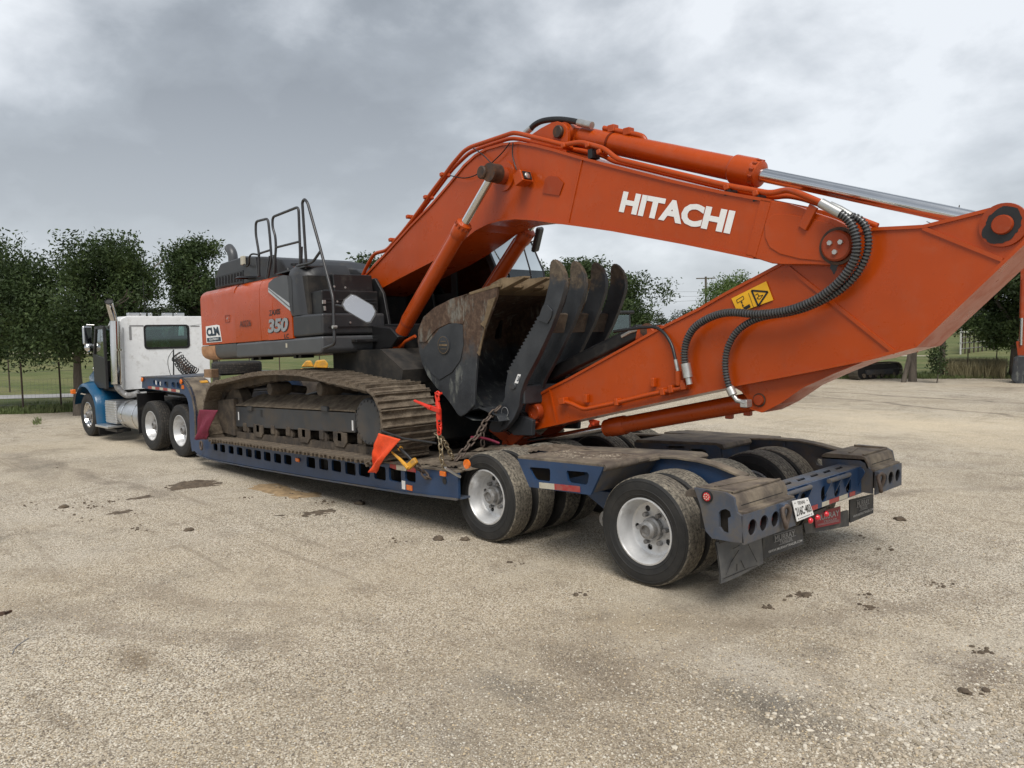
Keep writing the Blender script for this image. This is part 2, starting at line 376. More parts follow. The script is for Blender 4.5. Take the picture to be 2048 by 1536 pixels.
def thumbm():
    k = NB('thumb_steel'); x = k.n('ShaderNodeSeparateXYZ'); k.l(k.co, x.inputs[0])
    grey = k.mix(k.rng(k.noise(4, 6), .35, .7), (.026, .029, .034), (.048, .052, .058))
    f = k.rng(k.add_(k.mul(k.rng(x.outputs['Z'], 2.5, 3.05), .7), k.noise(4.5, 8, .65)), .78, .95)   # tips worn to bare rusty steel
    rust = k.ramp(k.noise(18, 8, .7), [(.32, (.050, .038, .027)), (.5, (.095, .072, .050)), (.7, (.165, .13, .09))])
    c = k.mix(f, grey, rust); st = k.rng(k.noise(6, 8, .7), .60, .72); c = k.mix(k.mul(st, .4), c, (.10, .085, .065))
    k.set('Base Color', c).set('Roughness', k.rng(f, 0, 1, .45, .75)).set('Metallic', .1); k.bump(k.noise(26, 7, .65), .2, .01); return k.m
M_THUMB = thumbm()
_unused = mat('thumb_steel_b', (.036, .039, .044), .46, .1, .2, 5, dirt=(.10, .078, .055), dirtamt=.22, dscale=4, bump=.12, bscale=30)
M_LIP = mat('worn_lip_steel', (.15, .105, .062), .6, .35, .3, 14, dirt=(.27, .20, .12), dirtamt=.45, dscale=9, bump=.3, bscale=30)
def glyphs(s, bold=0.0, spacing=1.0):
    """outline of a line of lettering as (verts, faces) normalised to its own 0..1 box"""
    cu = bpy.data.curves.new('lettering', 'FONT'); cu.body = s; cu.size = 1.0; cu.offset = bold; cu.space_character = spacing; cu.resolution_u = 3; cu.fill_mode = 'FRONT'
    o = bpy.data.objects.new('lettering', cu); COL.objects.link(o); dg = bpy.context.evaluated_depsgraph_get()
    me = bpy.data.meshes.new_from_object(o.evaluated_get(dg)); vs = [v.co.copy() for v in me.vertices]; fs = [tuple(p.vertices) for p in me.polygons]
    bpy.data.objects.remove(o); bpy.data.curves.remove(cu); bpy.data.meshes.remove(me)
    x0 = min(v.x for v in vs); x1 = max(v.x for v in vs); y0 = min(v.y for v in vs); y1 = max(v.y for v in vs)
    return [((v.x-x0)/(x1-x0), (v.y-y0)/(y1-y0)) for v in vs], fs
def lettering(s, quad, matl, parent, name='lettering', bold=0.0, spacing=1.0, lift=.002, thick=.0015, slant=0.0):
    """lay a line of lettering over the flat quad bl, br, tr, tl"""
    bl, br, tr, tl = [Vector(q) for q in quad]; n = (br-bl).cross(tl-bl).normalized()
    if n.dot(CAM_LOC-bl) < 0: n = -n
    vs, fs = glyphs(s, bold, spacing); m = MB()
    P = lambda u, v, h: (bl*(1-u)*(1-v) + br*u*(1-v) + tr*u*v + tl*(1-u)*v) + n*h
    top = [P(u+slant*(v-.5), v, lift+thick) for u, v in vs]
    m.add(top, fs); o = m.build(name, matl, parent); return o
def quadY(pts, Y): return [S(a, b, Y) for a, b in pts]
def plate(name, quad, matl, parent, lift=0.0, thick=.004):
    q = [Vector(p) for p in quad]; n = (q[1]-q[0]).cross(q[3]-q[0]).normalized()
    if n.dot(CAM_LOC-q[0]) < 0: n = -n
    k = len(q); m = MB(); m.add([p+n*(lift+thick) for p in q] + [p+n*lift for p in q], [tuple(range(k)), tuple(range(2*k-1, k-1, -1))] + [(i, (i+1) % k, k+(i+1) % k, k+i) for i in range(k)])
    return m.build(name, matl, parent)
def sub(q, u0, u1, v0, v1):
    bl, br, tr, tl = [Vector(p) for p in q]; P = lambda u, v: bl*(1-u)*(1-v) + br*u*(1-v) + tr*u*v + tl*(1-u)*v
    return [P(u0, v0), P(u1, v0), P(u1, v1), P(u0, v1)]
def lumpy_sheet(name, poly_uv, fn, res, amp, matl, parent, seed=0, edge=.12):
    """sheet of caked earth: grid inside an outline, thin at its rim"""
    xs = [p[0] for p in poly_uv]; ys = [p[1] for p in poly_uv]; n = len(poly_uv)
    def dist(px, py):
        ins = False; d = 9
        for i in range(n):
            x1, y1 = poly_uv[i]; x2, y2 = poly_uv[(i+1) % n]
            if (y1 > py) != (y2 > py) and px < (x2-x1)*(py-y1)/(y2-y1)+x1: ins = not ins
            t = max(0, min(1, ((px-x1)*(x2-x1)+(py-y1)*(y2-y1))/max(1e-9, (x2-x1)**2+(y2-y1)**2)))
            d = min(d, math.hypot(px-x1-t*(x2-x1), py-y1-t*(y2-y1)))
        return d if ins else -d
    nx = max(4, int((max(xs)-min(xs))/res)); ny = max(4, int((max(ys)-min(ys))/res)); idx = {}; vs = []; fs = []
    for i in range(nx+1):
        for j in range(ny+1):
            a = min(xs)+(max(xs)-min(xs))*i/nx; b = min(ys)+(max(ys)-min(ys))*j/ny
            d = dist(a, b) + edge*.9*(noise.noise(Vector((a*3+seed, b*3, seed)))) + edge*.5*noise.noise(Vector((a*11+seed, b*11, 1)))
            if d < 0: continue
            h = min(1, d/edge); h = h*(.35 + .65*abs(noise.fractal(Vector((a*6, b*6, seed*1.7)), 1, 2, 4)) + .35*noise.noise(Vector((a*18, b*18, seed))))
            idx[i, j] = len(vs); vs.append(fn(a, b, amp*max(0, h) - .004))
    for i in range(nx):
        for j in range(ny):
            q = [(i, j), (i+1, j), (i+1, j+1), (i, j+1)]
            if all(t in idx for t in q): fs.append([idx[t] for t in q])
    m = MB(); m.add(vs, fs); return m.build(name, matl, parent, smooth=80)
# ------------------------------------------------------------------ ground materials
def gravel_mat():
    k = NB('gravel'); co = k.co
    v = k.voro(105); v.inputs['Randomness'].default_value = 1.0
    v2 = k.voro(34)
    rnd = k.n('ShaderNodeSeparateColor'); k.l(v.outputs['Color'], rnd.inputs[0])
    rnd2 = k.n('ShaderNodeSeparateColor'); k.l(v2.outputs['Color'], rnd2.inputs[0])
    pal = k.ramp(rnd.outputs[0], [(0, (.085, .069, .052)), (.22, (.27, .222, .165)), (.50, (.54, .465, .355)), (.78, (.72, .645, .52)), (1, (.88, .83, .73))])
    pal2 = k.ramp(rnd2.outputs[0], [(0, (.22, .182, .135)), (.5, (.48, .40, .295)), (1, (.68, .61, .50))])
    big = k.rng(k.noise(.35, 4, .6), .52, .66)
    c = k.mix(k.mul(k.rng(rnd2.outputs[1], .55, .75), k.add_(.15, k.mul(big, .5))), pal, pal2)
    # drifts of bleached, sandy and earthy gravel
    n1 = k.noise(.16, 6, .6); n2 = k.noise(.55, 7, .62); n3 = k.noise(1.9, 8, .68)
    c = k.mix(k.mul(k.rng(n1, .40, .60), .42), c, (.46, .375, .255), 'MIX')
    c = k.mix(k.mul(k.rng(n2, .50, .66), .50), c, (.60, .56, .49), 'MULTIPLY') if False else k.mix(k.mul(k.rng(n2, .50, .68), .42), c, (.55, .50, .42), 'MIX')
    c = k.mix(k.mul(k.rng(n3, .52, .72), .50), c, (.15, .112, .075), 'MIX')
    c = k.mix(k.mul(k.rng(k.noise(.8, 6, .66, k.stretch(.35, 1.5, 1)), .60, .72), .5), c, (.16, .125, .088), 'MIX')
    # oily dark stains
    st = k.mul(k.rng(k.noise(.42, 7, .66, None, .4), .55, .68), k.rng(k.noise(6, 6, .7), .34, .62))
    c = k.mix(k.mul(st, .62), c, (.075, .068, .058))
    wet = k.rng(k.noise(.22, 6, .62, None, .3), .50, .66); c = k.mix(k.mul(wet, .38), c, (.19, .155, .115))
    pale = k.rng(k.noise(.30, 6, .6), .54, .70); c = k.mix(k.mul(pale, .45), c, (.68, .60, .47))
    def blob(px, py, rx, ry, col, amt, sc=2.5):                 # one stain on the lot, where it lies
        nonlocal c
        p = SZ(px, py, 0); s_ = k.n('ShaderNodeVectorMath', operation='SUBTRACT'); k.l(k.co, s_.inputs[0]); s_.inputs[1].default_value = (p.x, p.y, 0)
        m_ = k.n('ShaderNodeVectorMath', operation='MULTIPLY'); k.l(s_.outputs[0], m_.inputs[0]); m_.inputs[1].default_value = (1/rx, 1/ry, 0)
        l_ = k.n('ShaderNodeVectorMath', operation='LENGTH'); k.l(m_.outputs[0], l_.inputs[0])
        f = k.rng(k.add_(l_.outputs['Value'], k.mul(k.noise(sc, 7, .68), 1.6)), .75, 1.55, 1, 0); c = k.mix(k.mul(f, amt), c, col)
    for a_ in ((1560, 1420, 1.0, .55, (.10, .092, .08), .75, 4), (1180, 1330, .9, .45, (.15, .12, .09), .6, 4), (1030, 1380, .7, .3, (.13, .118, .10), .6, 5), (1960, 1340, .7, .5, (.16, .125, .095), .7, 4), (270, 1315, .5, .25, (.16, .115, .07), .65, 5), (480, 1290, .5, .3, (.17, .14, .11), .5, 5), (60, 930, 3.0, .9, (.16, .14, .12), .5, 1.5), (900, 1490, .9, .4, (.18, .155, .125), .5, 4), (1300, 1250, .9, .6, (.42, .33, .21), .5, 3), (500, 1180, 2.2, 1.2, (.56, .48, .36), .35, 1.5), (1650, 1300, .3, .2, (.13, .115, .10), .6, 6),
               (1850, 850, 9, 5, (.76, .64, .46), .65, .6), (300, 900, 6, 3, (.66, .58, .45), .4, .8), (1500, 1330, 1.2, .6, (.62, .58, .51), .4, 3), (1950, 1480, .9, .6, (.64, .61, .55), .45, 3)): blob(*a_)
    def wheel_mark(p0, p1, w, col, amt):                         # a tyre line pressed into the gravel
        nonlocal c
        a_, b_ = SZ(*p0, 0), SZ(*p1, 0); t_ = (b_-a_).normalized(); n_ = Vector((-t_.y, t_.x, 0))
        s_ = k.n('ShaderNodeVectorMath', operation='SUBTRACT'); k.l(k.co, s_.inputs[0]); s_.inputs[1].default_value = (a_.x, a_.y, 0)
        d1 = k.n('ShaderNodeVectorMath', operation='DOT_PRODUCT'); k.l(s_.outputs[0], d1.inputs[0]); d1.inputs[1].default_value = n_
        d2 = k.n('ShaderNodeVectorMath', operation='DOT_PRODUCT'); k.l(s_.outputs[0], d2.inputs[0]); d2.inputs[1].default_value = t_
        ab = k.n('ShaderNodeMath', operation='ABSOLUTE'); k.l(k.add_(d1.outputs['Value'], k.mul(k.add_(k.noise(.5, 3), -.5), 1.2)), ab.inputs[0])
        L_ = (b_-a_).length; f = k.mul(k.rng(ab.outputs[0], w*.4, w, 1, 0), k.mul(k.rng(d2.outputs['Value'], -.5, 1.5), k.rng(d2.outputs['Value'], L_-1.5, L_+.5, 1, 0)))
        f = k.mul(f, k.rng(k.noise(1.6, 6, .7), .35, .58)); c = k.mix(k.mul(f, amt), c, col)
    for a_ in (((1560, 779), (2300, 822), .16, (.15, .125, .10), .8), ((1560, 786), (2300, 858), .18, (.17, .14, .11), .75), ((1350, 1010), (2300, 960), .22, (.22, .18, .14), .5), ((-100, 1120), (900, 1290), .25, (.26, .21, .155), .45), ((-100, 1185), (900, 1375), .25, (.26, .21, .155), .45), ((0, 905), (420, 1010), .22, (.20, .165, .13), .5), ((1250, 1260), (2200, 1180), .22, (.25, .205, .155), .45)): wheel_mark(*a_)
    dist = k.rng(v.outputs['Distance'], 0.0, .55); c = k.mix(k.mul(k.rng(v.outputs['Distance'], .48, .80), .45), c, (.075, .060, .045))
    rut = k.rng(k.noise(1.0, 6, .6, k.stretch(.10, 2.3, 1)), .60, .68); c = k.mix(k.mul(rut, .42), c, (.20, .16, .115)); rut2 = k.rng(k.noise(1.0, 6, .6, k.stretch(1.4, .12, 1)), .62, .69); c = k.mix(k.mul(rut2, .30), c, (.22, .175, .125))
    k.set('Base Color', c).set('Roughness', .95).set('Specular IOR Level', .25)
    h = k.add_(k.mul(v.outputs['Distance'], -1.0), k.add_(k.mul(v2.outputs['Distance'], -.6), k.mul(n3, 1.2)))
    k.bump(h, .55, .012); return k.m
M_GRAVEL = gravel_mat()
def grass_mat():
    k = NB('field_grass'); n = k.noise(.05, 5, .6); n2 = k.noise(.7, 7, .68); n3 = k.noise(9, 5, .7); st = k.noise(.25, 5, .6, k.stretch(.25, 1.6, 1))
    c = k.ramp(n2, [(.3, (.060, .085, .028)), (.5, (.105, .130, .045)), (.7, (.165, .165, .070))])
    c = k.mix(k.mul(k.rng(st, .45, .65), .7), c, (.20, .185, .085)); c = k.mix(k.mul(k.rng(n, .5, .65), .5), c, (.17, .175, .07)); c = k.mix(k.mul(k.rng(n3, .5, .7), .35), c, (.04, .055, .02))
    k.set('Base Color', c).set('Roughness', .95).set('Specular IOR Level', .2); k.bump(n3, .6, .1); return k.m
M_GRASS = grass_mat()
M_ROAD = mat('grey_road', (.30, .295, .285), .9, 0, .15, 3, bump=.2, bscale=30)
M_SAND = mat('pale_gravel_road', (.42, .37, .29), .95, 0, .15, 2, bump=.3, bscale=20)
# the lot: one gravel sheet bounded by the fence line
E1 = [SZ(*p, 0) for p in ((-260, 838), (0, 829), (160, 822.5), (430, 792), (700, 776), (1024, 764), (1300, 760), (1690, 757.5), (1850, 757.5), (2048, 757), (2400, 752))]
edge_ = []
for a, b in zip(E1, E1[1:]):
    n = max(2, int((b-a).length/.25))
    for i in range(n):
        p = a.lerp(b, i/n); nn = Vector((-(b-a).y, (b-a).x, 0)).normalized(); edge_.append(p+nn*(.35*noise.fractal(Vector((p.x*.7, p.y*.7, 0)), 1, 2, 4)))
lotp = edge_+[Vector((60, 25, 0)), Vector((60, -60, 0)), Vector((-30, -60, 0))]
m = MB(); m.add([(p.x, p.y, 0) for p in lotp], [tuple(range(len(lotp)))])
lot = m.build('gravel_lot', M_GRAVEL); bm = bmesh.new(); bm.from_mesh(lot.data); bmesh.ops.triangulate(bm, faces=bm.faces); bm.to_mesh(lot.data); bm.free(); tag(lot, kind='structure')
m = MB(); GR = 900
N = 36; vs = []
for i in range(N+1):
    for j in range(N+1):
        u = (i/N*2-1); v = (j/N*2-1); x = GR*u*abs(u); y = GR*v*abs(v); r = math.hypot(x, y)
        vs.append(Vector((x, y, -.03-.05*min(1, max(0, (r-60)/60)) + (.4*noise.noise(Vector((x*.02, y*.02, 0))) if r > 70 else 0))))
m.add(vs, [(i*(N+1)+j, (i+1)*(N+1)+j, (i+1)*(N+1)+j+1, i*(N+1)+j+1) for i in range(N) for j in range(N)])
tag(m.build('grass_field', M_GRASS, smooth=60), kind='structure')
def strip(name, a, b, w, mt, z=.0):
    a = Vector(a); b = Vector(b); t = (b-a).normalized(); n = Vector((-t.y, t.x, 0)); k = 30; vs = []
    for i in range(k+1):
        p = a.lerp(b, i/k)+n*.4*noise.noise(Vector((i*.4, w, 3)))
        for s_ in (-1, 1): q = p+n*s_*w/2; vs.append(Vector((q.x, q.y, z)))
    m = MB(); m.add(vs, [(2*i, 2*i+1, 2*i+3, 2*i+2) for i in range(k)]); return tag(m.build(name, mt), kind='structure')
pL, pR = SZ(-200, 800, 0), SZ(160, 789, 0); dL = (pR-pL).normalized(); 
strip('road', pL-dL*30, pR+dL*25, 2.2, M_ROAD, -.012)
pL, pR = SZ(-100, 708, 0), SZ(420, 706, 0); strip('far_road', pL, pR, 5, M_SAND, .06)
pL, pR = SZ(1500, 713, 0), SZ(2300, 703, 0); strip('track_road', pL, pR, 6.5, M_SAND, .012)
# loose stones near the camera
def stones(name, n, fn, smin, smax, mts, seed, label):
    r = random.Random(seed); m = MB(); t = (1+5**.5)/2
    iv = [Vector(v).normalized() for v in ((-1,t,0),(1,t,0),(-1,-t,0),(1,-t,0),(0,-1,t),(0,1,t),(0,-1,-t),(0,1,-t),(t,0,-1),(t,0,1),(-t,0,-1),(-t,0,1))]
    fc = [(0,11,5),(0,5,1),(0,1,7),(0,7,10),(0,10,11),(1,5,9),(5,11,4),(11,10,2),(10,7,6),(7,1,8),(3,9,4),(3,4,2),(3,2,6),(3,6,8),(3,8,9),(4,9,5),(2,4,11),(6,2,10),(8,6,7),(9,8,1)]
    vs = []; fs = []; mi = []
    for i in range(n):
        x, y = fn(r); s = smin+(smax-smin)*r.random()**2.6; a = r.random()*6.28; ca, sa = math.cos(a), math.sin(a); e = (s*r.uniform(.8, 1.3), s*r.uniform(.6, 1), s*r.uniform(.4, .8)); b = len(vs); k = r.randrange(len(mts))
        for v in iv:
            j = r.uniform(.8, 1.15); X, Y, Z = v.x*e[0]*j, v.y*e[1]*j, v.z*e[2]*j; vs.append((x+X*ca-Y*sa, y+X*sa+Y*ca, e[2]*.35+Z))
        for f in fc: fs.append((f[0]+b, f[1]+b, f[2]+b)); mi.append(k)
    me = bpy.data.meshes.new(name); me.from_pydata(vs, [], fs)
    for q in mts: me.materials.append(q)
    me.polygons.foreach_set('material_index', mi); me.polygons.foreach_set('use_smooth', [False]*len(fs)); me.update()
    return tag(link(name, me), label, None, None, 'stuff')
SM = [mat('stone_%d' % i, c, .9, 0, .2, 40) for i, c in enumerate([(.60, .545, .45), (.44, .375, .285), (.30, .255, .19), (.62, .58, .50), (.17, .145, .12), (.52, .42, .28)])]
def near(r):
    while True:
        px = r.uniform(-60, 2110); py = 1000+560*r.random()**.75; p = SZ(px, py, 0)
        if not (-3.2 < p.x < 1.3 and -1.5 < p.y < 1.5): return p.x, p.y
def corner(r):
    while True:
        px = r.gauss(1880, 240); py = r.gauss(1500, 90)
        if py > 1290 and px < 2150: p = SZ(px, py, 0); return p.x, p.y
stones('loose_gravel', 42000, near, .0026, .0088, SM, 5, 'fine loose gravel scattered over the lot')
stones('coarse_gravel', 2400, corner, .005, .019, SM[:3], 6, 'coarser pale stones in the near right corner of the lot')
# mud dropped by the tracks
def mud_patch(label, pts, amp, seed, mt=None, edge=.20, res=.022):
    P = [SZ(a, b, 0) for a, b in pts]; c = sum(P, Vector())/len(P)
    o = lumpy_sheet('mud_patch', [(p.x, p.y) for p in P], lambda a, b, h: Vector((a, b, h)), res, amp, mt or M_CLOD, None, seed, edge)
    return tag(o, label, 'mud', 'mud dropped on the gravel')
def clod(label, px, py, s, seed):
    p = SZ(px, py, 0); bm = bmesh.new(); bmesh.ops.create_icosphere(bm, subdivisions=3, radius=s)
    for v in bm.verts: v.co = Vector((v.co.x*1.25, v.co.y, max(-.2*s, v.co.z*.6)))*(1+.5*noise.noise(v.co/s*1.7+Vector((seed*3.1, seed, 0)))+.2*noise.noise(v.co/s*5+Vector((seed, 0, 0))))
    bmesh.ops.translate(bm, verts=bm.verts, vec=(p.x, p.y, s*.12)); me = bpy.data.meshes.new('mud_clod'); bm.to_mesh(me); bm.free(); me.materials.append(M_CLOD); me.polygons.foreach_set('use_smooth', [True]*len(me.polygons))
    return tag(link('mud_clod', me), label, 'mud clod', 'mud clods on the gravel')
# ------------------------------------------------------------------ wheels
def tyre_profile(R, w, rim):          # (radius, distance inward from the outer face)
    g = []
    g += [(rim, .030), (rim+.012, .012), (rim+.030, .004), (rim+.034, .001), (rim+.038, .004), (rim+.05, .001), (rim+.075, -.003), (rim+.078, -.006), (rim+.084, -.006), (rim+.087, -.003), (R*.88, -.003), (R*.905, .001), (R*.91, -.002), (R*.925, -.001), (R*.93, .004), (R*.965, .014), (R*.985, .024)]
    t0, t1 = .030, w-.030; n = 5; rib = (t1-t0)/n
    for i in range(n):
        a = t0 + i*rib; b = a + rib
        crown = lambda t: R - .010*((t-w/2)/(w/2))**2
        g += [(crown(a+.004), a+.004), (crown(b-.004), b-.004)]
        if i < n-1: g += [(R-.022, b-.002), (R-.022, b+.002)]
    g += [(R*.985, w-.024), (R*.965, w-.014), (R*.93, w-.004), (R*.84, w+.004), (rim+.05, w-.002), (rim+.012, w-.012), (rim, w-.030)]
    return g
def wheel(parent, c, R, w, side, style, tread, name='wheel'):
    """c: centre of the outer face, side -1 faces -y. style: deep (dished disc far in), flat (inner dual), steer"""
    ax = Vector((0, -side, 0)); rim = .292; c = Vector(c)
    m = MB(); pr = tyre_profile(R, w, rim)
    idx = [2 if .955*R < (pr[i][0]+pr[i+1][0])/2 else 0 for i in range(len(pr)-1)]
    idx = [1 if v else 0 for v in idx]
    m.lathe(pr, c, ax, 64, mis=idx)
    dpt = {'deep': .165, 'flat': .05, 'steer': .075}[style]
    r = MB()
    r.lathe([(rim+.008, .030), (rim+.006, .012), (rim-.008, .010), (rim-.018, .028), (rim-.022, .055), (rim-.034, .075), (rim-.040, dpt-.03), (rim-.055, dpt-.006), (rim-.075, dpt)], c, ax, 56)
    r.lathe([(rim+.008, .030), (rim-.03, w-.02), (rim+.006, w-.012)], c, ax, 40)
    u = Vector((1, 0, 0)); v = Vector((0, 0, 1)); a0 = random.random()*6
    holes = [circ(.182*math.cos(a0+k*math.pi/5*2), .182*math.sin(a0+k*math.pi/5*2), .028, 14) for k in range(5)]
    P = lambda a, b, t: c + u*a + v*b + ax*t
    r.sheet([circ(0, 0, rim-.074, 48)] + (holes if style != 'flat' else []), P, dpt, dpt+.012)
    wo = r.build(name, M_CHROME if style == 'steer' else M_RIM, parent, smooth=32)
    m.build('tyre', [M_SIDE, tread], wo, smooth=28)
    if style != 'flat':
        h = MB(); hp = .085 if style == 'deep' else .07
        h.lathe([(.105, dpt+.004), (.103, dpt-.045), (.085, dpt-.055), (.080, dpt-hp-.02), (.062, dpt-hp-.035), (.050, dpt-hp-.038), (.047, dpt-hp-.012), (0.001, dpt-hp-.010)], c, ax, 28)
        h.build('hub', M_HUB, wo, smooth=32)
        for k in range(6):
            a = a0 + .2 + k*math.pi/3; q = P(.140*math.cos(a), .140*math.sin(a), dpt-.002)
            n = MB(); n.cyl(q, q - ax*.045, .023, 10, .020); n.build('lug_nut', M_HUB if style != 'steer' else M_CHROME, wo, smooth=40)
    return wo

# ------------------------------------------------------------------ the lowboy trailer
TW, TR = .265, .485
def zdeck(x): return .845 + .034*x
trailer = thing('lowboy_trailer', 'long blue lowboy trailer carrying the big orange excavator', 'trailer', (-4.5, 0, 0))
AX = (0.0, -2.102)
for x in AX:
    wheel(trailer, (x, -1.192, TR), TR, TW, -1, 'deep', M_TREAD)
    wheel(trailer, (x, -1.192+.335, TR), TR, TW, -1, 'flat', M_TREAD)
    for yy in (-.43, -.095, .60, .935): wheel(trailer, (x, yy, TR), TR, TW, -1, 'flat', M_TREAD)      # inner duals between the rails
    wheel(trailer, (x, 1.60, TR), TR, TW, 1, 'deep', M_TREAD)
    MB().cyl((x, -.9, TR), (x, 1.4, TR), .065, 16).build('axle', M_DARK, trailer, smooth=40)
for Y in (-1, 1):
    yb = 1.38*Y
    # side beam with slots
    xe_ = S(916, 960, -1.38).x; top = [(x, zdeck(x)-.012) for x in (-9.75, -8, -6, -4, xe_)]
    bot = xz([(915, 997), (805, 983), (635, 956), (500, 933), (422, 918), (395, 908)], -1.38)
    poly = [(x, z) for x, z in top] + [(xe_, .47)] + bot[1:] + [(-9.85, .25)]
    slots = []
    for sx, sy, w, hh in [(853,795,.17,.15),(943,808,.17,.15),(1033,820,.17,.15),(1132,838,.18,.16),(1230,850,.18,.16),(1340,868,.18,.17),(1447,880,.18,.17),(1555,893,.15,.13),
                      (690,775,.16,.14),(618,765,.16,.14),(545,752,.16,.14),(478,740,.16,.14),(415,728,.15,.13),(350,715,.15,.13),(290,705,.14,.13),(230,695,.14,.13),(180,685,.12,.12)]:
        w *= 1.42; hh *= .98; q = S(380+sx*.2832, 700+sy*.2832, -1.38); z1 = min(zdeck(q.x)-.055, q.z+hh/2)
        slots.append(rrect(q.x-w/2, q.x+w/2, z1-hh, z1, .03, 3))
    MB().prism(poly, yb, yb-Y*.03, slots if Y < 0 else []).build('side_beam', M_BLUE, trailer)
    f = MB()
    for a, b in zip(bot, bot[1:]):
        f.bar((a[0], yb+Y*.012-Y*.09, a[1]-.008), (b[0], yb+Y*.012-Y*.09, b[1]-.008), .20, .022)
    f.build('bottom_flange', M_BLUE2, trailer)
    r = MB()
    for a, b in zip(top, top[1:]): r.bar((a[0], yb-Y*.05, a[1]+.006), (b[0], yb-Y*.05, b[1]+.006), .125, .02)
    r.build('rub_rail', M_RUSTY, trailer)
MB().prism([(-3.3, .50), (-3.3, .72), (-2.62, .76), (-2.62, .48)], -1.15, -1.12).build('beam_end_plate', M_BLUE, trailer)
# deck planks
pw = .235; n = int((-2.45 - -9.6)/pw)
for lane, (y0, y1) in enumerate(((-1.31, -.45), (.45, 1.31), (-.44, .44))):
    shared = {}
    for i in range(n):
        x = -2.45 - pw*(i+.5); k = i % 3
        if k not in shared:
            m = MB(); m.box((0, 0, -.03), (pw-.012, y1-y0-.01, .05)); shared[k] = m.mesh('deck_plank', M_MUDST)
        o = link('deck_plank', shared[k], trailer); o.matrix_parent_inverse = Matrix.Translation(-trailer.location)
        o.location = (x, (y0+y1)/2, zdeck(x) - .004 - (.06 if lane == 2 else 0)); o.rotation_euler = (random.uniform(-.006, .006), -math.atan(.034), 0)
for i in range(9):
    x = -2.9 - i*.8
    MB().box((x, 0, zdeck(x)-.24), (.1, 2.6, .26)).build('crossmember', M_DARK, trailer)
# muddy spill plate on the near rear edge of the deck
lumpy_sheet('deck_mud', [(-3.3, -1.36), (-2.25, -1.36), (-2.2, -.4), (-3.3, -.4)], lambda a, b, h: Vector((a, b, zdeck(a)+.012+h)), .03, .05, M_MUD, trailer, 3)
# gooseneck
gk = xz([(284, 755), (330, 754.5), (361.5, 756), (379, 761), (390, 768), (397, 777), (401, 788), (402.5, 800)], -1.3)
x1 = gk[-1][0]
for Y in (-1, 1):
    outl = xz([(284, 776), (284, 755), (330, 754.8), (361.5, 756), (371, 762), (379, 774), (386, 793), (391, 822), (392, 850), (392.5, 876), (394, 898), (384, 903), (380, 876), (379.5, 851), (378, 818), (376, 804), (372.7, 794), (366.5, 788)], -1.3)
    hs = []
    for cx, cy, w, h in [(322,205,.20,.10),(395,222,.22,.09),(505,230,.22,.10),(622,240,.20,.10),(705,250,.20,.11)]:
        q = S(270+cx*.1237, 740+cy*.1237, -1.3); hs.append(rrect(q.x-w/2, q.x+w/2, q.z-h/2, q.z+h/2, .04, 3))
    MB().prism(outl, 1.3*Y, 1.26*Y, hs).build('gooseneck_side', M_BLUE, trailer)
    MB().prism([(x, z-.03) for x, z in outl], .93*Y, .90*Y).build('gooseneck_web', M_BLUE, trailer)
    # curved cover over the bend
    bend = xz([(361.5, 756), (371, 762), (379, 774), (386, 793), (391, 822), (392, 850), (392.5, 876)], -1.3)
    c = MB(); n = len(bend)
    c.add([Vector((x, y, z)) for y in (1.315*Y, .89*Y) for x, z in bend], [(i, i+1, n+i+1, n+i) for i in range(n-1)])
    c.add([Vector((x-.03, y, z-.03)) for y in (1.315*Y, .89*Y) for x, z in bend], [(i, i+1, n+i+1, n+i) for i in range(n-1)])
    c.build('gooseneck_bend_cover', M_RUSTY, trailer, smooth=50)
a, b = gk[0], gk[2]
MB().box(((a[0]+b[0])/2, 0, (a[1]+b[1])/2+.012), (b[0]-a[0], 2.64, .02), Matrix.Rotation(-math.atan((b[1]-a[1])/(b[0]-a[0])), 3, 'Y')).build('gooseneck_top_plate', M_BLUE2, trailer)
MB().box((-11.4, 0, 1.15), (2.5, 1.7, .14)).build('gooseneck_bolster', M_DARK, trailer)
MB().box((-9.98, 0, .75), (.08, 1.75, .9)).build('gooseneck_bulkhead', M_BLUE2, trailer)
for cx, cy in ((128, 155), (757, 190)):
    q = S(270+cx*.1237, 740+cy*.1237, -1.31); MB().cyl(q, q+Vector((0, -.03, 0)), .045, 14).build('marker_lamp', M_LENS_A, trailer, smooth=40, bevel=.008)
q = S(270+770*.1237, 740+275*.1237, -1.305); MB().box(q, (.10, .012, .07)).build('side_reflector', M_LENS_A, trailer)
tp = [(210,280),(273,285),(330,293),(398,300),(455,307),(528,318),(585,325),(665,335),(723,343)]
for i, (u0, u1) in enumerate(zip(tp, tp[1:])):
    p, q = S(270+u0[0]*.1237, 740+u0[1]*.1237, -1.303), S(270+u1[0]*.1237, 740+u1[1]*.1237, -1.303)
    MB().bar(p, q, .05, .004, up=(0, 1, 0)).build('reflective_tape', M_TAPEW if i % 2 else M_TAPER, trailer)
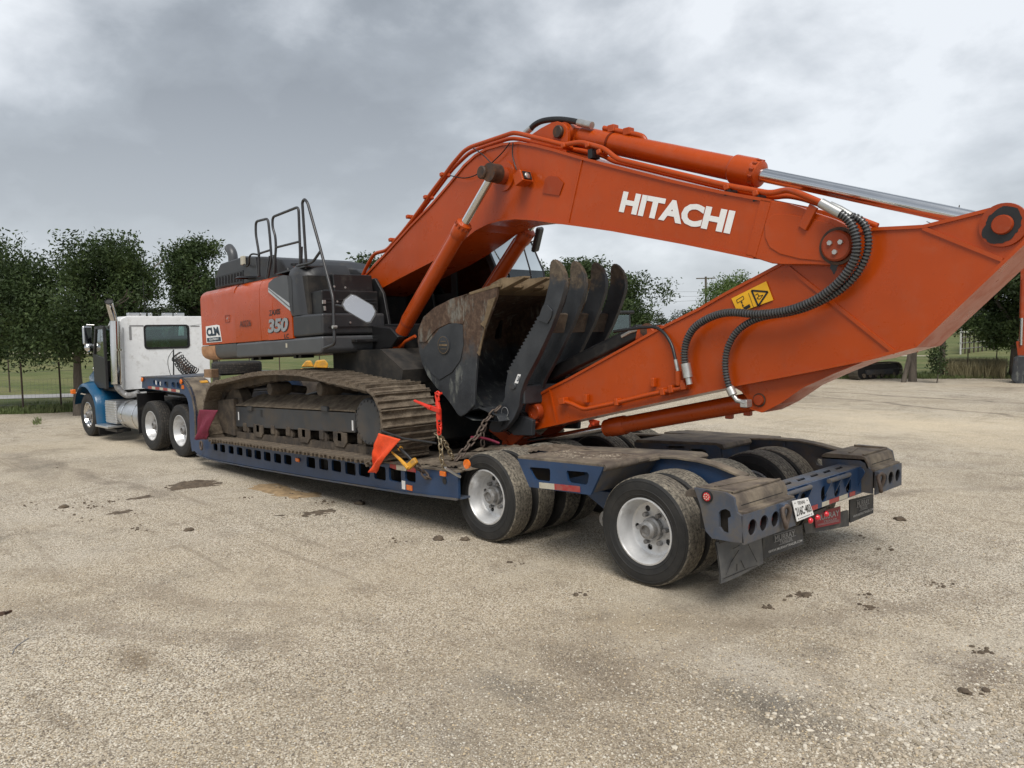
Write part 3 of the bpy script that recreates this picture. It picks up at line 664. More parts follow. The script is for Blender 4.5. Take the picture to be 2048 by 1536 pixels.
# lights and tape on the side beam near the wheels
for px, py in ((1180*.1758+680, 1065*.1758+760), (765*.2832+380, 775*.2832+700)):
    q = S(px, py, -1.385); MB().box(q+Vector((0, -.012, 0)), (.10, .028, .055)).build('marker_lamp', M_LENS_A, trailer, bevel=.01)
q = S(790*.1758+680, 1225*.1758+760, -1.384); MB().box(q, (.11, .01, .06)).build('side_reflector', M_LENS_A, trailer)
q = S(723*.1758+680, 1195*.1758+760, -1.384); MB().box(q, (.065, .006, .10)).build('data_plate', M_INK, trailer)
q = S(1452*.1758+680, 955*.1758+760, -1.384); MB().cyl(q, q+Vector((0, -.02, 0)), .05, 16).build('side_reflector', M_LENS_A, trailer)
for (a0, b0, c0, d0, mt) in ((568, 960, 640, 985, M_TAPER), (640, 985, 750, 1000, M_TAPEW), (760, 1000, 862, 1015, M_TAPER)):
    p, q = S(a0*.1758+680, b0*.1758+760, -1.384), S(c0*.1758+680, d0*.1758+760, -1.384)
    MB().bar(p, q, .075, .004, up=(0, 1, 0)).build('reflective_tape', mt, trailer)
q = S(1190*.1758+680, 1150*.1758+760, -1.383); MB().cyl(q, q+Vector((0, -.003, 0)), .036, 14).build('tie_down_hole', M_INKK, trailer)
# rear running gear frame: two rails that rise over the axles and drop to the bumper
def rail_prof(y):
    if y < 0: t = [(-3.14, .757), (-2.74, .84), (-2.28, .92), (-1.69, .955), (-1.0, .99), (-.42, 1.02), (-.07, 1.045), (.19, 1.04), (.345, 1.02), (.49, .985), (.62, .955)]
    else: t = [(-3.14, .757), (-2.6, .86), (-1.99, .91), (-.76, .985), (-.38, 1.0), (-.05, 1.025), (.21, 1.03), (.43, 1.008), (.69, .962), (.93, .915)]
    return t, t+[(t[-1][0], .66), (.3, .62), (-.3, .64), (-1.0, .60), (-1.8, .60), (-2.5, .55), (-3.1, .50)]
for Y, yr_ in ((-1, -.55), (1, 1.235)):
    t_, pf = rail_prof(yr_)
    hol = [rrect(.40, .52, .80, .87, .03, 3), rrect(.58, .72, .76, .84, .03, 3)] if Y > 0 else []
    MB().prism(pf, yr_-.02, yr_+.02, hol).build('main_rail', M_BLUE if Y < 0 else M_BLUE2, trailer)
    t = MB()
    for a, b in zip(t_, t_[1:]): t.bar((a[0]-.004, yr_, a[1]+.010), (b[0]+.004, yr_, b[1]+.010), .13, .022)
    t.build('rail_top_flange', M_RUSTY, trailer, bevel=.005)
MB().box((.06, 1.205, .86), (.03, .03, .30)).build('rail_stiffener', M_BLUE2, trailer)
# near outrigger platform between the wheels
side = xz([(1034.5, 917), (1205, 934), (1204, 940), (1181, 990), (1150, 986), (1059, 974)], -1.38)
hol = []
for pts in ([(660,345),(800,355),(806,372),(806,440),(795,452),(705,440),(688,425),(655,360)], [(930,370),(1075,382),(1090,400),(1080,460),(1065,476),(950,460),(936,445),(924,385)]):
    hol.append(xz([(880+a*.2734, 840+b*.2734) for a, b in pts], -1.38))
MB().prism(side, -1.38, -1.355, hol).build('outrigger_side', M_BLUE, trailer)
for pts, mt in ((((727, 455), (838, 466)), M_TAPEW), (((838, 466), (1024, 485)), M_TAPER)):
    a, b = [S(880+u*.2734, 840+(v+22)*.2734, -1.383) for u, v in pts]; MB().bar(a, b, .055, .004, up=(0, 1, 0)).build('reflective_tape', mt, trailer)
zt = [z for x, z in side[:2]]; xa, xb = side[0][0], side[1][0]
bt = [(xa+.14, zt[0]-.26), (xb-.16, zt[1]-.26)]
for xe, ze, be in ((xb, zt[1], bt[1]), (xa, zt[0], bt[0])):
    m = MB(); P4 = [Vector((xe, -1.35, ze-.02)), Vector((xe, -.57, ze-.02)), Vector((be[0], -.57, be[1])), Vector((be[0], -1.35, be[1]))]
    m.add(P4+[p-Vector((.02 if xe == xb else -.02, 0, 0)) for p in P4], [(0,1,2,3), (7,6,5,4), (0,4,5,1), (1,5,6,2), (2,6,7,3), (3,7,4,0)]); m.build('outrigger_end', M_BLUE2, trailer)
for i in range(5):                                     # worn timber boards on the platform
    ym = -1.30+.155*i
    MB().bar((xa+.012*i, ym, zt[0]+.010+.005*(i % 2)-.004*i), (xb+.012*i, ym, zt[1]+.010+.005*(i % 2)-.006*i), .150, .032).build('platform_board', M_RUSTY, trailer, bevel=.008)
m = MB(); m.lathe([(.001, 0), (.03, 0), (.034, .02), (.034, .8), (.001, .8)], (xb-.005, -1.36, zt[1]-.01), (0, 1, 0), 16); m.build('platform_edge_tube', M_RUSTY, trailer, smooth=40)
MB().cyl((-.55, -1.0, .47), (-.55, -.62, .47), .075, 20).build('spring_pivot', M_BLUE2, trailer, smooth=40)
MB().prism([(-1.1, .66), (-.3, .70), (-.45, .42), (-.62, .42)], -.80, -.62).build('spring_hanger', M_BLUE, trailer, bevel=.01)
MB().lathe([(.085, 0), (.085, -.03), (.05, -.03), (.05, 0)], (-.55, -1.0, .47), (0, 1, 0), 20).build('pivot_bush', M_HUB, trailer, smooth=40)
# inner platforms beside each rail
MB().ngon([(-2.30, .86), (-2.30, .905), (-1.7, .955), (-.5, 1.03), (-.10, 1.05), (-.05, 1.04), (-.03, 1.015), (-.06, .985), (-.5, .97)], -.48, -.10).build('inner_platform', M_RUSTY, trailer, bevel=.012)
fpz = xz([(1269, 893), (1268, 884), (1273, 881), (1432, 887.5), (1441, 891), (1440, 918), (1300, 912)], .60)
MB().prism(fpz, .60, .63, [xz([(1334, 891.5), (1369, 892), (1369, 897), (1334, 896.5)], .60), xz([(1380, 899), (1383, 897.5), (1405, 898), (1412, 902), (1413, 910), (1408, 916), (1384, 915)], .60)]).build('far_platform_side', M_BLUE2, trailer)
zt2 = fpz[2][1]; MB().ngon([(fpz[2][0]-.03, fpz[2][1]-.03), (fpz[2][0], fpz[2][1]+.012), (fpz[3][0], fpz[3][1]+.012), (fpz[4][0]+.02, fpz[3][1]+.002), (fpz[4][0]+.045, fpz[4][1]-.02), (fpz[4][0]+.03, fpz[4][1]-.05), (fpz[3][0], fpz[3][1]-.02)], .595, 1.17).build('far_platform_top', M_RUSTY, trailer, bevel=.010)
MB().box((fpz[4][0]-.0, .90, fpz[4][1]-.14), (.02, .55, .22)).build('far_platform_end', M_BLUE2, trailer)
for i in range(3): MB().bar((-1.6, 1.40+.17*i, .955-.01*i), (-.36+.03*i, 1.40+.17*i, .985-.01*i), .15, .03).build('far_board', M_RUSTY, trailer, bevel=.008)
for x in (-2.95, -1.05, .62):
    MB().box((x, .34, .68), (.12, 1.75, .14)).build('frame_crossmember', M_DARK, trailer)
# ramp boards that climb from the deck to the running gear
for i in range(3):
    ya = -.66-.17*i
    MB().bar((-3.25+.1*i, ya, .76+.012*(i % 2)), (-2.45+.35*(i == 0), ya, .875+.06*(i == 0)), .16, .03).build('ramp_board', M_RUSTY, trailer, bevel=.008)
for i in range(4):
    ya = -.40+.30*i
    MB().bar((-3.2, ya, .75), (-2.75, ya, .82), .28, .03).build('ramp_board', M_RUSTY, trailer, bevel=.008)
lumpy_sheet('ramp_mud', [(-2.9, -.72), (-2.2, -.72), (-1.35, -.70), (-1.3, -.35), (-1.9, -.15), (-2.8, -.2)], lambda a, b, h: Vector((a, b, .87+.09*(a+2.7)*(1 if a > -2.7 else 1.6)+h)), .025, .06, M_MUD, trailer, 8, .14)
lumpy_sheet('platform_mud', [(-1.35, -1.36), (-.6, -1.36), (-.35, -1.1), (-.5, -.7), (-1.3, -.7)], lambda a, b, h: Vector((a, b, zt[0]+.014+(zt[1]-zt[0])*(a-xa)/(xb-xa)+h)), .02, .030, M_RUBBLE, trailer, 5, .20)
# ---- rear bumper
XB = 1.15
for Y, so_, yi, lamps in ((-1, -1.47, -.68, (-1.35, -1.18, -1.007)), (1, 1.505, .88, (1.083, 1.24, 1.41))):
    sp = [(x, min(z, 1.015)) for x, z in xz([(1388, 972), (1405, 968), (1420, 970), (1450, 984), (1467, 996), (1473, 1025), (1482, 1032), (1487, 1086), (1466, 1084), (1424, 1077), (1411, 1062), (1400, 1010)], -1.47)]
    hol = xz([(1437,1026),(1442,1020),(1452,1018),(1460,1023),(1462,1033),(1456,1036),(1457,1067),(1445,1064),(1438,1054)], -1.47)
    MB().prism(sp, so_, so_-Y*.025, [hol]).build('bumper_end_plate', M_BLUE2, trailer)
    MB().box((.90, (so_+yi)/2, .80), (.36, abs(so_-yi)-.16, .24)).build('bumper_corner_box', M_DARK, trailer)
    MB().prism([(.62, .95), (1.04, .97), (1.08, .90), (1.12, .86), (1.12, .65), (.66, .66)], yi, yi+Y*.02).build('bumper_inner_plate', M_BLUE2, trailer)
    t = MB(); z0 = 1.005
    t.ngon([(.62, .965), (.66, .995), (1.01, z0), (1.05, .99), (1.075, .945), (1.085, .880), (1.06, .880), (1.045, .93), (1.0, .95), (.62, .93)], so_-Y*.02, yi)
    t.build('bumper_corner_cap', M_RUSTY, trailer, bevel=.006)
    MB().bar((.70, so_-Y*.06, 1.008), (1.03, so_-Y*.06, 1.012), .02, .02).build('cap_rib', M_RUSTY, trailer, bevel=.004)
    MB().bar((1.02, so_-Y*.05, 1.010), (1.02, yi+Y*.02, 1.010), .02, .016).build('cap_rib', M_RUSTY, trailer, bevel=.004)
    MB().bar((.78, so_-Y*.2, 1.003), (.86, yi+Y*.1, 1.005), .03, .012).build('cap_rib', M_RUSTY, trailer, bevel=.004)
    MB().box((1.10, (so_-Y*.02+yi)/2, .872), (.085, abs(so_-yi)-.03, .03)).build('bumper_ledge', M_RUSTY, trailer, bevel=.006)
    m = MB(); m.sheet([[(so_, .645), (yi, .645), (yi, .868), (so_, .868)]] + [circ(y, .755, .062, 22) for y in lamps], lambda u, v, w: Vector((w, u, v)), XB-.014, XB)
    m.build('bumper_face', M_BLUE2, trailer)
    for y in lamps:
        m = MB(); m.lathe([(.001, -.045), (.04, -.047), (.054, -.054), (.058, -.075)], (XB, y, .755), (1, 0, 0), 24); m.build('tail_lamp', M_LENS_D if Y < 0 else M_DARK, trailer, smooth=50)
        MB().lathe([(.062, -.012), (.0625, -.06), (.054, -.062)], (XB, y, .755), (1, 0, 0), 24).build('lamp_grommet', M_BLACK, trailer, smooth=40)
q = S(1415, 993, -1.472); MB().cyl(q, q+Vector((0, -.014, 0)), .036, 24).build('side_marker_lamp', M_LENS_R, trailer, bevel=.006)
MB().lathe([(.036, 0), (.036, .016), (.046, .012), (.047, 0)], q, (0, -1, 0), 24).build('lamp_grommet', M_BLACK, trailer, smooth=40)
for k in range(9):
    a = 2*math.pi*k/8; rr = .021 if k < 8 else 0
    MB().cyl(q+Vector((rr*math.cos(a), -.014, rr*math.sin(a))), q+Vector((rr*math.cos(a), -.017, rr*math.sin(a))), .0055, 8).build('lamp_diode', M_TAPEW, trailer)
# centre cross beam, top with lozenge holes, face with round holes
y0c, y1c = -.72, .92
loz = []
for k in range(6):
    y = -.58+.25*k; loz.append([(y-.10, .915), (y-.04, .865), (y+.10, .865), (y+.04, .915)])
m = MB(); m.sheet([[(y0c, .79), (y1c, .79), (y1c, 1.0), (y0c, 1.0)]] + loz, lambda u, v, w: Vector((v, u, w)), .888, .900); m.build('cross_beam_top', M_BLUE2, trailer)
hol = [rrect(y-.055, y+.055, .69, .83, .05, 4) for y in (-.28, .10, .36, .60)]
m = MB(); m.sheet([[(y0c, .645), (y1c, .645), (y1c, .898), (y0c, .898)]] + hol, lambda u, v, w: Vector((w, u, v)), 1.0, 1.015); m.build('cross_beam_face', M_BLUE, trailer)
MB().box((.795, (y0c+y1c)/2, .77), (.01, y1c-y0c, .24)).build('cross_beam_back', M_DARK, trailer)
MB().box((.9, (y0c+y1c)/2, .64), (.20, y1c-y0c, .012)).build('cross_beam_bottom', M_BLUE2, trailer)
for ya, yb_ in ((-.68, -.22), (.12, .54)):
    MB().cyl((1.05, ya, .875), (1.05, yb_, .875), .020, 14).build('step_tube', M_BLUE2, trailer, smooth=40)
    for y in (ya+.01, (ya+yb_)/2, yb_-.01):
        MB().ngon([(1.005, .89), (1.05, .895), (1.072, .875), (1.06, .84), (1.01, .73)], y-.006, y+.006).build('step_gusset', M_BLUE, trailer)
MB().ngon([(1.005, .90), (1.06, .895), (1.08, .86), (1.05, .80), (1.01, .70)], .80, .81).build('step_gusset', M_BLUE, trailer)
for ya, yb_, mt in ((.20, .40, M_TAPER), (.40, .58, M_TAPEW), (.62, .74, M_TAPER), (-.14, -.02, M_TAPER), (.06, .2, M_TAPEW)):
    MB().box((1.017, (ya+yb_)/2, .668), (.003, yb_-ya-.002, .04)).build('reflective_tape', mt, trailer)
for y in (-.915, .90):                                      # rings hung from the bumper
    m = MB(); P = [(1.19+.012*math.sin(a*2), y+.042*math.cos(a), .765+.085*math.sin(a)) for a in [2*math.pi*k/22 for k in range(22)]]
    m.tube(P, .018, 10, closed=True); m.build('lashing_ring', M_CHAIN2, trailer, smooth=60)
    MB().box((1.165, y, .845), (.05, .07, .05)).build('ring_lug', M_BLUE2, trailer, bevel=.008)
# ---- mud flaps and number plate
def flap(name, pts, X, matl, bow=.02):
    q = [SX(a, b, X) for a, b in pts]      # tl, tr, br, bl
    m = MB(); nu, nv = 8, 6; vs = []
    for j in range(nv+1):
        for i in range(nu+1):
            u, v = i/nu, j/nv; p = q[0]*(1-u)*(1-v)+q[1]*u*(1-v)+q[2]*u*v+q[3]*(1-u)*v
            p = p + Vector((bow*math.sin(v*2.2)*(1+.6*math.sin(u*5)), 0, 0)); vs.append(p)
    N = len(vs); vs2 = [p-Vector((.012, 0, 0)) for p in vs]
    fs = [(j*(nu+1)+i, j*(nu+1)+i+1, (j+1)*(nu+1)+i+1, (j+1)*(nu+1)+i) for j in range(nv) for i in range(nu)]
    m.add(vs, fs); m.add(vs2, fs); o = m.build(name, matl, trailer, smooth=60)
    return o, [q[3], q[2], q[1], q[0]]
M_INKG2 = mat('worn_white_print', (.48, .48, .47), .5, 0, .1, 20)
XF = .86
f1, q1 = flap('mud_flap', [(1432, 1085), (1522, 1066), (1525, 1127), (1438, 1167)], XF, M_RUBG)
for pts in ([(1452,1150),(1462,1125),(1478,1100)], [(1474,1142),(1474,1128)], [(1482,1121),(1489,1136)], [(1496,1088),(1514,1124)], [(1466,1098),(1480,1090)], [(1446,1158),(1500,1135),(1515,1131)]):
    m = MB(); m.tube([SX(a, b, XF+.035) for a, b in pts], .0025, 5); m.build('flap_crease', M_INKK, f1)
f2, q2 = flap('mud_flap', [(1525, 1072), (1604, 1050), (1607.5, 1088), (1527, 1118)], XF, M_RUB, .0)
def murray(fl, q, small=False):
    lettering('MURRAY', sub(q, .27, .78, .60, .86), M_INKG, fl, 'flap_lettering', .012, 1.0, .006)
    lettering('TRAILER', sub(q, .38, .70, .42, .56), M_INKG, fl, 'flap_lettering', .010, 1.0, .006)
    lettering('WWW.MURRAYTRAILER.COM', sub(q, .10, .95, .18, .30), M_INKG2, fl, 'flap_lettering', .010, 1.0, .006)
    for u0, u1, v in ((.25, .80, .90), (.25, .80, .575), (.36, .72, .385)):
        a = sub(q, u0, u1, v, v+.018); plate('flap_rule', a, M_INKG, fl, .006, .001)
murray(f2, q2)
XG = XF+.05
f3, q3 = flap('mud_flap', [(1607, 1047), (1697, 1020), (1698, 1052), (1612, 1068)], XF, M_RUB, .0)
rq = [SX(a, b, XF+.014) for a, b in ((1631, 1056), (1680, 1046), (1680, 1012), (1627, 1027))]
sgn = plate('flap_sign', rq, M_INKR, f3, 0, .005)
lettering('MURRAY', sub(rq, .06, .94, .46, .82), M_INKG, f3, 'flap_lettering', .02, 1.0, .007)
lettering('TRAILER', sub(rq, .30, .85, .26, .38), M_INKG, f3, 'flap_lettering', .01, 1.0, .007)
for v in (.14, .20): plate('flap_rule', sub(rq, .08, .94, v, v+.02), M_INKG, f3, .006, .001)
f4, q4 = flap('mud_flap', [(1700, 1000), (1747, 988), (1747, 1026), (1700, 1046)], XF, M_RUB, .0)
murray(f4, q4)
for a, b in ((1619.5, 1041), (1634, 1035), (1651.5, 1028)):
    q = SX(a, b, 1.0); MB().lathe([(.001, .03), (.016, .026), (.026, .012), (.028, 0)], q, (1, 0, 0), 16).build('identification_lamp', M_LENS_R, trailer, smooth=60)
MB().box((.98, -.02, .60), (.03, .42, .04)).build('lamp_bracket', M_BLACK, trailer)
MB().box((XF-.01, 0, .60), (.03, 2.7, .05)).build('flap_hanger', M_BLACK, trailer)
pq = [SX(a, b, 1.17) for a, b in ((1593, 1043), (1627, 1029.5), (1615, 995), (1583.5, 1002))]
pl = plate('number_plate', pq, M_INK, trailer, 0, .004)
lettering('TEXAS', sub(pq, .26, .72, .76, .93), M_INKK, pl, 'plate_lettering', .008, 1.0, .006)
lettering('216C\u00b7403', sub(pq, .05, .95, .24, .66), M_INKK, pl, 'plate_lettering', .012, 1.0, .006)
plate('plate_rule', sub(pq, .2, .8, .08, .12), M_INKG, pl, .005, .001)
for u, v in ((.12, .88), (.88, .88), (.12, .10), (.88, .10)):
    s_ = sub(pq, u-.02, u+.02, v-.02, v+.02); plate('plate_bolt', s_, M_INKK, pl, .005, .003)
# ---- things lying on the gooseneck
def lie_tyre(c, R, w):
    m = MB(); m.lathe(tyre_profile(R, w, .30), Vector(c)+Vector((0, 0, w)), (0, 0, -1), 56, mis=[1 if .955*R < .5*(a[0]+b[0]) else 0 for a, b in zip(tyre_profile(R, w, .30), tyre_profile(R, w, .30)[1:])])
    return m
zg = gk[1][1]+.03
tyr = thing('spare_tyre', 'spare black tyre lying flat on the trailer gooseneck behind the cab', 'tyre', (-11.0, -.35, zg))
c0 = Vector((-10.7, -.15, zg)); c0.z = zg
lie_tyre(c0, .47, .235).build('tyre_carcass', [M_SIDE, M_TREADD], tyr, smooth=28)
blk = MB(); q = S(423, 756, -1.0); blk.box((q.x, q.y, zg+.07), (.20, .16, .15), Matrix.Rotation(.3, 3, 'Z')); bo = blk.build('wood_block', M_WOOD, None, bevel=.006)
tag(bo, 'small brown wood block beside the spare tyre on the gooseneck', 'wood block')
ch = MB(); q = S(402, 764.5, -1.0); ch.ngon([(q.x-.16, q.z-.03), (q.x+.12, q.z-.03), (q.x+.16, q.z+.0), (q.x+.1, q.z+.035), (q.x-.13, q.z+.035)], -1.06, -.92)
tag(ch.build('wheel_chock', M_YEL, None, bevel=.006), 'yellow wedge lying on the gooseneck below the wood block', 'wedge')
# ------------------------------------------------------------------ the road tractor, in its own frame (x_t rearward, y_t away)
TH = 0.0628; TO = Vector((-10.929, -.039, 0))
truck = thing('road_tractor', 'white day-cab road tractor with blue fenders coupled to the trailer', 'truck', TO)
truck.rotation_euler = (0, 0, TH)
_ct, _st = math.cos(TH), math.sin(TH)
def toT(p): d = p-TO; return Vector((d.x*_ct+d.y*_st, -d.x*_st+d.y*_ct, d.z))
_ro = toT(CAM_LOC)
def _rt(px, py): d = sight(px, py); return Vector((d.x*_ct+d.y*_st, -d.x*_st+d.y*_ct, d.z))
def TY(px, py, Y): d = _rt(px, py); return _ro + d*((Y-_ro.y)/d.y)
def TX(px, py, X): d = _rt(px, py); return _ro + d*((X-_ro.x)/d.x)
def txz(pts, Y): return [(p.x, p.z) for p in (TY(a, b, Y) for a, b in pts)]
def tb(mb, name, mt, parent=None, **k):         # build in truck coordinates
    o = mb.build(name, mt, None, **k); o.parent = parent or truck; return o
class _TP: pass
def twheel(c, side, style, tread):
    w = wheel(None, c, .50, .27, side, style, tread); w.parent = truck; return w
for x in (0, -1.34):
    for s_ in (-1, 1):
        twheel((x, 1.22*s_, .5), s_, 'deep', M_TREADD); twheel((x, (1.22-.34)*s_, .5), s_, 'flat', M_TREADD)
for s_ in (-1, 1): twheel((-5.02, 1.20*s_, .5), s_, 'steer', M_TREADD)
XC = -3.32                                       # back wall of the cab
cw = [TX(a, b, XC) for a, b in ((238, 650), (249, 781), (400, 640))]
yl = cw[0].y; zt = TX(320, 632.5, XC).z; zb = TX(249, 780, XC).z
yr = -yl
CABY = -yl
def cabsec(x, inset, dz=0):                      # cab cross section
    return [Vector((x, y, z)) for y, z in ((yl+inset*.4, zb), (yl+inset, zb+.5), (yl+inset, zt-.16-dz), (yl+.05+inset, zt-.05-dz), (yl+.16+inset, zt-dz), (-yl-.16-inset, zt-dz), (-yl-.05-inset, zt-.05-dz), (-yl-inset, zt-.16-dz), (-yl-inset, zb+.5), (-yl-inset*.4, zb))]
def loft(secs, cap=True):
    m = MB(); n = len(secs[0]); vs = [p for s_ in secs for p in s_]
    fs = [(i*n+k, i*n+(k+1) % n, (i+1)*n+(k+1) % n, (i+1)*n+k) for i in range(len(secs)-1) for k in range(n)]
    if cap: fs += [tuple(range(n)), tuple((len(secs)-1)*n+k for k in reversed(range(n)))]
    m.add(vs, fs); return m
# cab shell as wall pieces so that its windows are openings
wq = [TX(a, b, XC) for a, b in ((292, 695.5), (377, 695.5), (377, 652), (292, 651.5))]
wy0, wy1, wz0, wz1 = wq[0].y, wq[1].y, wq[0].z, wq[2].z
yo = yl+.01
secp = [(p.y, p.z) for p in cabsec(0, 0)]
m = MB(); m.sheet([secp, rrect(wy0, wy1, wz0, wz1, .06, 4)], lambda u, v, w: Vector((w, u, v)), XC, XC-.06); back = tb(m, 'cab_back_wall', M_WHITE, bevel=.02)
mm = MB(); mm.sheet([rrect(wy0-.035, wy1+.035, wz0-.035, wz1+.035, .08, 5), rrect(wy0+.005, wy1-.005, wz0+.005, wz1-.005, .06, 5)], lambda u, v, w: Vector((w, u, v)), XC-.01, XC+.012); tb(mm, 'window_seal', M_BLACK, back)
mm = MB(); mm.sheet([rrect(wy0, wy1, wz0, wz1, .06, 5)], lambda u, v, w: Vector((w, u, v)), XC-.012, XC-.008); tb(mm, 'rear_window', M_GLASS, back)
roof = loft([[p for p in cabsec(x, i_, d)][2:8] + [Vector((x, -yl-.03-i_, zt-.16-d)), Vector((x, yl+.03+i_, zt-.16-d))] for x, d, i_ in ((XC-.03, 0, 0), (XC-.8, -.01, .12), (XC-1.3, .03, .22), (XC-1.62, .12, .30))]); tb(roof, 'cab_roof', M_WHITE, smooth=40)
for s_ in (-1, 1):
    Y = yl*s_*-1 if s_ > 0 else yl
    Y = abs(yl)*s_
    win = [(XC-.62, zb+.72), (XC-1.45, zb+.66), (XC-1.32, zt-.20), (XC-.62, zt-.18)]
    po = [(XC-.06, zb), (XC-1.75, zb), (XC-1.75, zb+.6), (XC-1.5, zt-.17), (XC-.06, zt-.17)]
    if s_ > 0: MB().prism(po, Y, Y-.05*s_, [win]).v and tb(MB().prism(po, Y, Y-.05*s_, [win]), 'cab_side', M_WHITE)
    else:      # driver side: door opening behind the pillar
        tb(MB().prism([(XC-.06, zb), (XC-.42, zb), (XC-.42, zt-.17), (XC-.06, zt-.17)], Y, Y-.05*s_), 'cab_side', M_WHITE)
        tb(MB().prism([(XC-1.5, zb), (XC-1.75, zb), (XC-1.75, zb+.6), (XC-1.56, zt-.17), (XC-1.42, zt-.17), (XC-1.56, zb+.6)], Y+.12, Y+.12-.05*s_), 'windscreen_pillar', M_BLACK)
tb(MB().box((XC-.9, 0, zb-.02), (1.7, 2*abs(yl)-.02, .05)), 'cab_floor', M_DARK)
m = MB(); m.add([Vector((XC-1.74, yl+.08, zb+.62)), Vector((XC-1.74, -yl-.08, zb+.62)), Vector((XC-1.52, -yl-.08, zt-.18)), Vector((XC-1.52, yl+.08, zt-.18))], [(0,1,2,3)]); tb(m, 'windscreen', M_GLASSD)
tb(MB().box((XC-1.62, 0, zb+.42), (.3, 2*abs(yl)-.1, .40)), 'dashboard', M_SEAT)
for y in (-.45, .45):
    seat = tb(MB().box((XC-.55, y, zb+.42), (.5, .5, .16)), 'seat', M_SEAT, bevel=.04)
    tb(MB().box((XC-.30, y, zb+.80), (.14, .48, .75)), 'seat_back', M_SEAT, seat, bevel=.05)
# reflective corner strips on the back wall
for pts in ([(259, 650, 287, 653)], [(259, 653, 262.5, 680)], [(381, 651, 399, 653.5)]):
    a, b, c, d = pts[0]; p0 = TX(a, d, XC+.003); p1 = TX(c, b, XC+.003)
    tb(MB().box(((XC+.003), (p0.y+p1.y)/2, (p0.z+p1.z)/2), (.004, abs(p1.y-p0.y), abs(p1.z-p0.z))), 'reflective_strip', M_INKG)
# roof lamps and aerial
for px, w in ((266, .24), (284, .13), (334, .2), (358, .2), (300, .05)):
    q = TX(px, 627.5, XC-.35); tb(MB().box((XC-.35, q.y, zt+.05), (.16, w, .075)), 'roof_lamp', M_CHROME, bevel=.015)
q = TX(289, 625, XC-.35); tb(MB().tube([(XC-.35, q.y, zt+.02), (XC-.33, q.y, zt+.9)], .006, 5), 'aerial', M_BLACK)
# the driver door, swung open, seen from behind
YD = yl
hinge = Vector((XC-1.52, yl-.01, 0)); da = math.radians(5)
dd = Vector((math.cos(da)*1.0, -math.sin(da), 0))
def DP(u, z): return hinge + dd*u + Vector((0, 0, z))
dp = [(0, zb+.02), (1.02, zb+.02), (1.02, zt-.2), (.28, zt-.2), (0, zb+.75)]
dwin = [(.12, zb+.78), (.95, zb+.70), (.95, zt-.27), (.36, zt-.27)]
m = MB(); nn = Vector((dd.y, -dd.x, 0)); m.sheet([dp, dwin], lambda u, v, w: DP(u, v)+nn*w, 0, .06); door = tb(m, 'door', M_BLACK, bevel=.012)
m = MB(); m.sheet([dwin], lambda u, v, w: DP(u, v)+nn*w, .025, .03); tb(m, 'door_window', M_GLASSD, door)
tb(MB().bar(DP(.55, zb+.55), DP(.9, zb+.55), .04, .04), 'door_handle', M_CHROME, door)
# hood, nose and front fenders
hs = [[Vector((x, y, z)) for y, z in ((-w, .95), (-w, h-.18), (-w+.12, h-.03), (0, h+.02), (w-.12, h-.03), (w, h-.18), (w, .95))] for x, w, h in ((XC-1.76, .86, zb+.60), (XC-2.6, .74, zb+.50), (XC-3.25, .62, zb+.38))]
tb(loft(hs), 'hood', M_TRUCKBLUE, smooth=40)
tb(MB().box((XC-3.28, 0, 1.15), (.08, 1.05, .8)), 'radiator_grille', M_CHROME, bevel=.02)
tb(MB().box((XC-3.3, 0, .50), (.14, 1.5, .28)), 'front_bumper', M_CHROME, bevel=.04)
for s_ in (-1, 1):
    arc = [(-5.02+.66*math.cos(a), .5+.64*math.sin(a)) for a in [math.radians(-6+d) for d in range(0, 176, 11)]]
    ex = [(-4.36+.10, .38), (-4.36+.02, .50)]
    pts = [(-4.20, .30), (-4.24, .55)] + [(-5.02+.74*math.cos(a)+(.06 if a < .8 else 0), .52+.72*math.sin(a)) for a in [math.radians(14+d) for d in range(0, 156, 10)]]
    m = MB(); n = len(pts); vs = []
    ring = [(1.26, -.05), (1.24, 0), (1.12, .035), (.85, .045), (.70, .02), (.62, -.02)]
    cx, cz = -5.02, .5
    for x, z in pts:
        d = Vector((x-cx, 0, z-cz)).normalized()
        for y, o_ in ring: vs.append(Vector((x, y*s_, z)) + d*o_)
    k = len(ring); m.add(vs, [(i*k+j, i*k+j+1, (i+1)*k+j+1, (i+1)*k+j) for i in range(n-1) for j in range(k-1)])
    m.add([v*1 - (Vector((v.x-cx, 0, v.z-cz)).normalized()*.02) for v in vs], [(i*k+j, i*k+j+1, (i+1)*k+j+1, (i+1)*k+j) for i in range(n-1) for j in range(k-1)])
    tb(m, 'front_fender', M_TRUCKBLUE, smooth=50)
    tb(MB().box((-4.24, .98*s_, .26), (.02, .5, .34)), 'fender_flap', M_BLACK)
    q = Vector((-5.72, 1.27*s_, 1.02)); tb(MB().box(q, (.12, .10, .11)), 'turn_lamp', M_LENS_A, bevel=.02)
    tb(MB().bar(q+Vector((.05, -.05*s_, -.02)), q+Vector((.2, -.3*s_, -.1)), .03, .03), 'lamp_bracket', M_CHROME)
